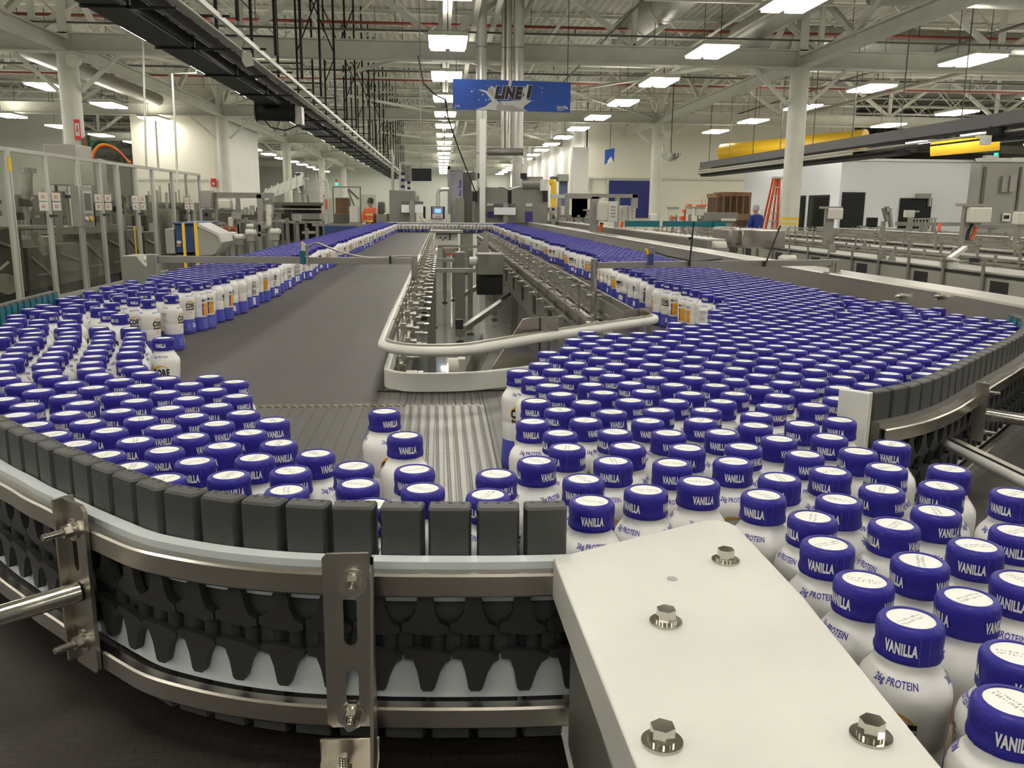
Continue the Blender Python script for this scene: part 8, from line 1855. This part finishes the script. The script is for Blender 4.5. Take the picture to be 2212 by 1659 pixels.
    a = MB(); q = P(1449, 332, 27); a.lathe([(0.001, -0.24), (0.16, -0.21), (0.28, -0.11), (0.32, 0.0)], mat('mirror_dome', (0.7, 0.7, 0.65), 0.05, 1.0), q, 24); a.cyl(q, (q[0], q[1], 5.4), 0.012, BLKM, 6); a.cyl(q, (q[0], q[1], 6.4), 0.012, BLKM, 6); thing('mirror_dome', 'round mirrored safety dome right of the second right column', 'mirror', a)
    for x, y in ((1438, 290), (166, 132)):
        a = MB(); q = P(x, y, 18.1 if x < 500 else 30.2); a.cyl(q, (q[0], q[1]-0.2, q[2]-0.02), 0.10, BEAM, 14, r2=0.13); a.bb((q[0]-0.14, q[1]-0.02, q[2]-0.02), (q[0]+0.02, q[1]+0.02, q[2]+0.02), BEAM)
        thing('speaker_horn', 'small round speaker beside the head of the %s' % ('second right column' if x > 500 else 'first left column'), 'speaker', a)


def build_right_background():
    # brown crates
    Y = 27
    for k, (x0, y0, x1, y1) in enumerate(((1547, 418, 1560, 470), (1562, 415, 1622, 470))):
        a = MB(); pbx(a, x0, y0, x1, y1, Y-0.2*k, 0.9, BROWND); pbx(a, x0, y0, x1, y0+9, Y-0.2*k-0.04, 0.98, BROWN)
        for x in np.linspace(x0, x1-4, 3 if k == 0 else 5): pbx(a, x, y0+9, x+3, y1, Y-0.2*k-0.03, 0.03, BROWN)
        p = P((x0+x1)/2, y1, Y); a.bb((p[0]-0.3, Y, 0), (p[0]+0.3, Y+0.8, p[2]), BROWND)
        thing('slatted_crate', ('narrow brown slatted crate, left of the pair', 'wide brown slatted crate with a lid before the cream wall')[k], 'crate', a, 'brown crates')
    a = MB(); pbx(a, 1590, 462, 1622, 476, 25, 0.6, BROWN); foot(a, 1606, 475, 25, 0.5, BROWND); thing('cardboard_box', 'tan cardboard box beside the worker in blue', 'box', a)
    a = MB(); pbx(a, 1531, 459, 1594, 478, 19.3, 0.4, STEELP); pbx(a, 1560, 472, 1590, 478, 19.2, 0.1, BOXW); q0, q1 = P(1540, 478, 19.3), P(1585, 478, 19.3); a.bb((q0[0], 19.4, 0), (q1[0], 19.6, q0[2]), STEELD); thing('grey_console', 'low grey console in front of the brown crates', 'console', a, bevel=0.01)
    # orange trays and white boxes left of the crates
    for k, (x0, y0, x1, y1) in enumerate(((1446, 452, 1466, 465), (1486, 451, 1496, 464), (1504, 451, 1523, 466))):
        Y = 20; r = empty('control_box', (P(x0, y1, Y)[0], Y, 0), 'small cream control box on a stand before the cream wall, %s from left' % ['first', 'second', 'third'][k], 'control box', 'cream control boxes')
        a = MB(); pbx(a, x0, y0, x1, y1, Y, 0.15, BOXW); sub(a, 'box_body', r, 0.01); a = MB(); pbx(a, x0-1, y0-5, x1+1, y0, Y, 0.2, STEELD); pbx(a, x0+3, y1, x0+5, 482, Y+0.05, 0.05, STEELD); pbx(a, x1-5, y1, x1-3, 482, Y+0.05, 0.05, STEELD); q = P((x0+x1)/2, 482, Y); a.bb((q[0]-0.03, Y, 0), (q[0]+0.03, Y+0.1, q[2]+0.1), STEELD); sub(a, 'stand', r)
    for k, (x0, y0, x1, y1) in enumerate(((1450, 468, 1464, 477), (1472, 467, 1482, 476), (1486, 441, 1496, 445), (1508, 442, 1527, 446), (1478, 452, 1483, 460))):
        a = MB(); pbx(a, x0, y0, x1, y1, 20.4, 0.2, ORR)
        if k == 3:
            for x in (1516, 1524): pbx(a, x, 429, x+1, 442, 20.4, 0.02, ORR)
        foot(a, (x0+x1)/2, y1, 20.45, 0.04)
        thing('orange_tray', 'small orange-red tray before the cream wall, %s' % ('lower left', 'lower right', 'upper left', 'upper right with two rods', 'upright middle')[k], 'tray', a, 'orange trays', 0.005)
    # red step ladder
    Y = 27.5
    r = empty('step_ladder', (P(1680, 480, Y)[0], Y, 0), 'tall orange-red step ladder leaning open before the cream wall', 'ladder')
    def lad(x, y): return P(x, y, Y)
    a = MB(); top = lad(1680, 384)
    for x0, x1 in ((1676, 1656), (1684, 1679)):
        p = Vector(lad(x0, 386)); q = Vector(lad(x1, 482)); d = (q-p); q2 = p+d*((p.z)/(p.z-q.z)); a.bar(p, q2, 0.07, 0.05, ORR)
    sub(a, 'front_rails', r)
    a = MB()
    for t in (0.12, 0.24, 0.36, 0.48, 0.60, 0.72):
        p = Vector(lad(1676, 386)); q = Vector(lad(1656, 482)); p2 = Vector(lad(1684, 386)); q2 = Vector(lad(1679, 482)); a.bar(p+(q-p)*t*1.6, p2+(q2-p2)*t*1.6, 0.09, 0.03, ALU)
    sub(a, 'steps', r)
    a = MB(); p = Vector(lad(1680, 386)); a.bar(p, (p.x+0.25, p.y+1.0, 0), 0.05, 0.04, ORR); a.bar(p-Vector((0.15, 0, 0)), (p.x-0.2, p.y+1.0, 0), 0.05, 0.04, ORR); sub(a, 'rear_rails', r)
    a = MB(); a.box(p+Vector((0, 0, 0.03)), (0.32, 0.22, 0.06), ALU); sub(a, 'top_cap', r)
    # worker in blue
    q = P(1637, 449, 22.0)
    person((q[0], 22.0, 0), pi*0.15, 'worker in a dark blue shirt and grey hair net seen from behind, near the ladder', SHIRT, None, HAIR, 1.66, lean=0.05)
    # grey panelled cold room at the right edge
    r = empty('cold_room', (P(2130, 470, 18)[0], 18, 0), 'grey panelled room face with a sign at the right edge', 'room')
    a = MB(); p = P(2120, 350, 20); a.bb((p[0], 20, 0), (24, 20.4, P(2120, 352, 20)[2]), GREYP); pbx(a, 2120, 360, 2126, 486, 19.96, 0.04, GREYD); pbx(a, 2198, 360, 2202, 486, 19.96, 0.04, GREYD); sub(a, 'wall_panel', r)
    a = MB(); pbx(a, 2166, 380, 2184, 415, 19.9, 0.1, GREYP); pbx(a, 2182, 380, 2196, 414, 19.85, 0.14, STEELD); sub(a, 'vent_box', r)
    a = MB(); pbx(a, 2167, 460, 2183, 478, 19.93, 0.05, WHT)
    for x in (2169, 2173, 2177): pbx(a, x, 465, x+3, 473, 19.92, 0.01, BLKM)
    sub(a, 'sign', r)
    a = MB(); pbx(a, 1985, 418, 2012, 428, 23.6, 0.2, GREYP); pbx(a, 2008, 426, 2012, 446, 23.8, 0.1, ALU); thing('camera_box', 'grey box fitting above the wide office window', 'fixture', a)
    a = MB(); pbx(a, 2100, 486, 2212, 494, 13.5, 0.1, STEELP); pbx(a, 1940, 480, 2076, 488, 14.5, 0.1, STEELP); foot(a, 2150, 492, 13.5, 0.1); foot(a, 2000, 487, 14.5, 0.1); thing('long_panel', 'pair of stainless covers in front of the office', 'panel', a)
    a = MB(); q0 = P(2140, 340, 15.5); a.box(q0, (0.25, 0.1, 0.07), BOXW); a.box((q0[0]+0.1, q0[1], q0[2]+0.06), (0.05, 0.05, 0.04), GREENL); a.box(P(2205, 345, 15.5), (0.3, 0.1, 0.07), BOXW); thing('emergency_light', 'white emergency light units with a green lamp at the right edge', 'emergency light', a)
    a = MB(); a.bb((15.0, 23.5, zt_off()-0.08), (22, 23.9, zt_off()+0.02), ALU); a.bb((15.0, 23.85, 2.5), (15.1, 23.9, zt_off()), ALU); thing('roof_edge_tray', 'pale cable tray along the top of the white office', 'cable tray', a)


def zt_off(): return P(1900, 340, 23.7)[2]


build_hall()
build_belts()
build_guards()
build_bottles()
build_island()
build_right_conveyors()
build_enclosure()
build_left_machines()
build_centre()
build_right_background()
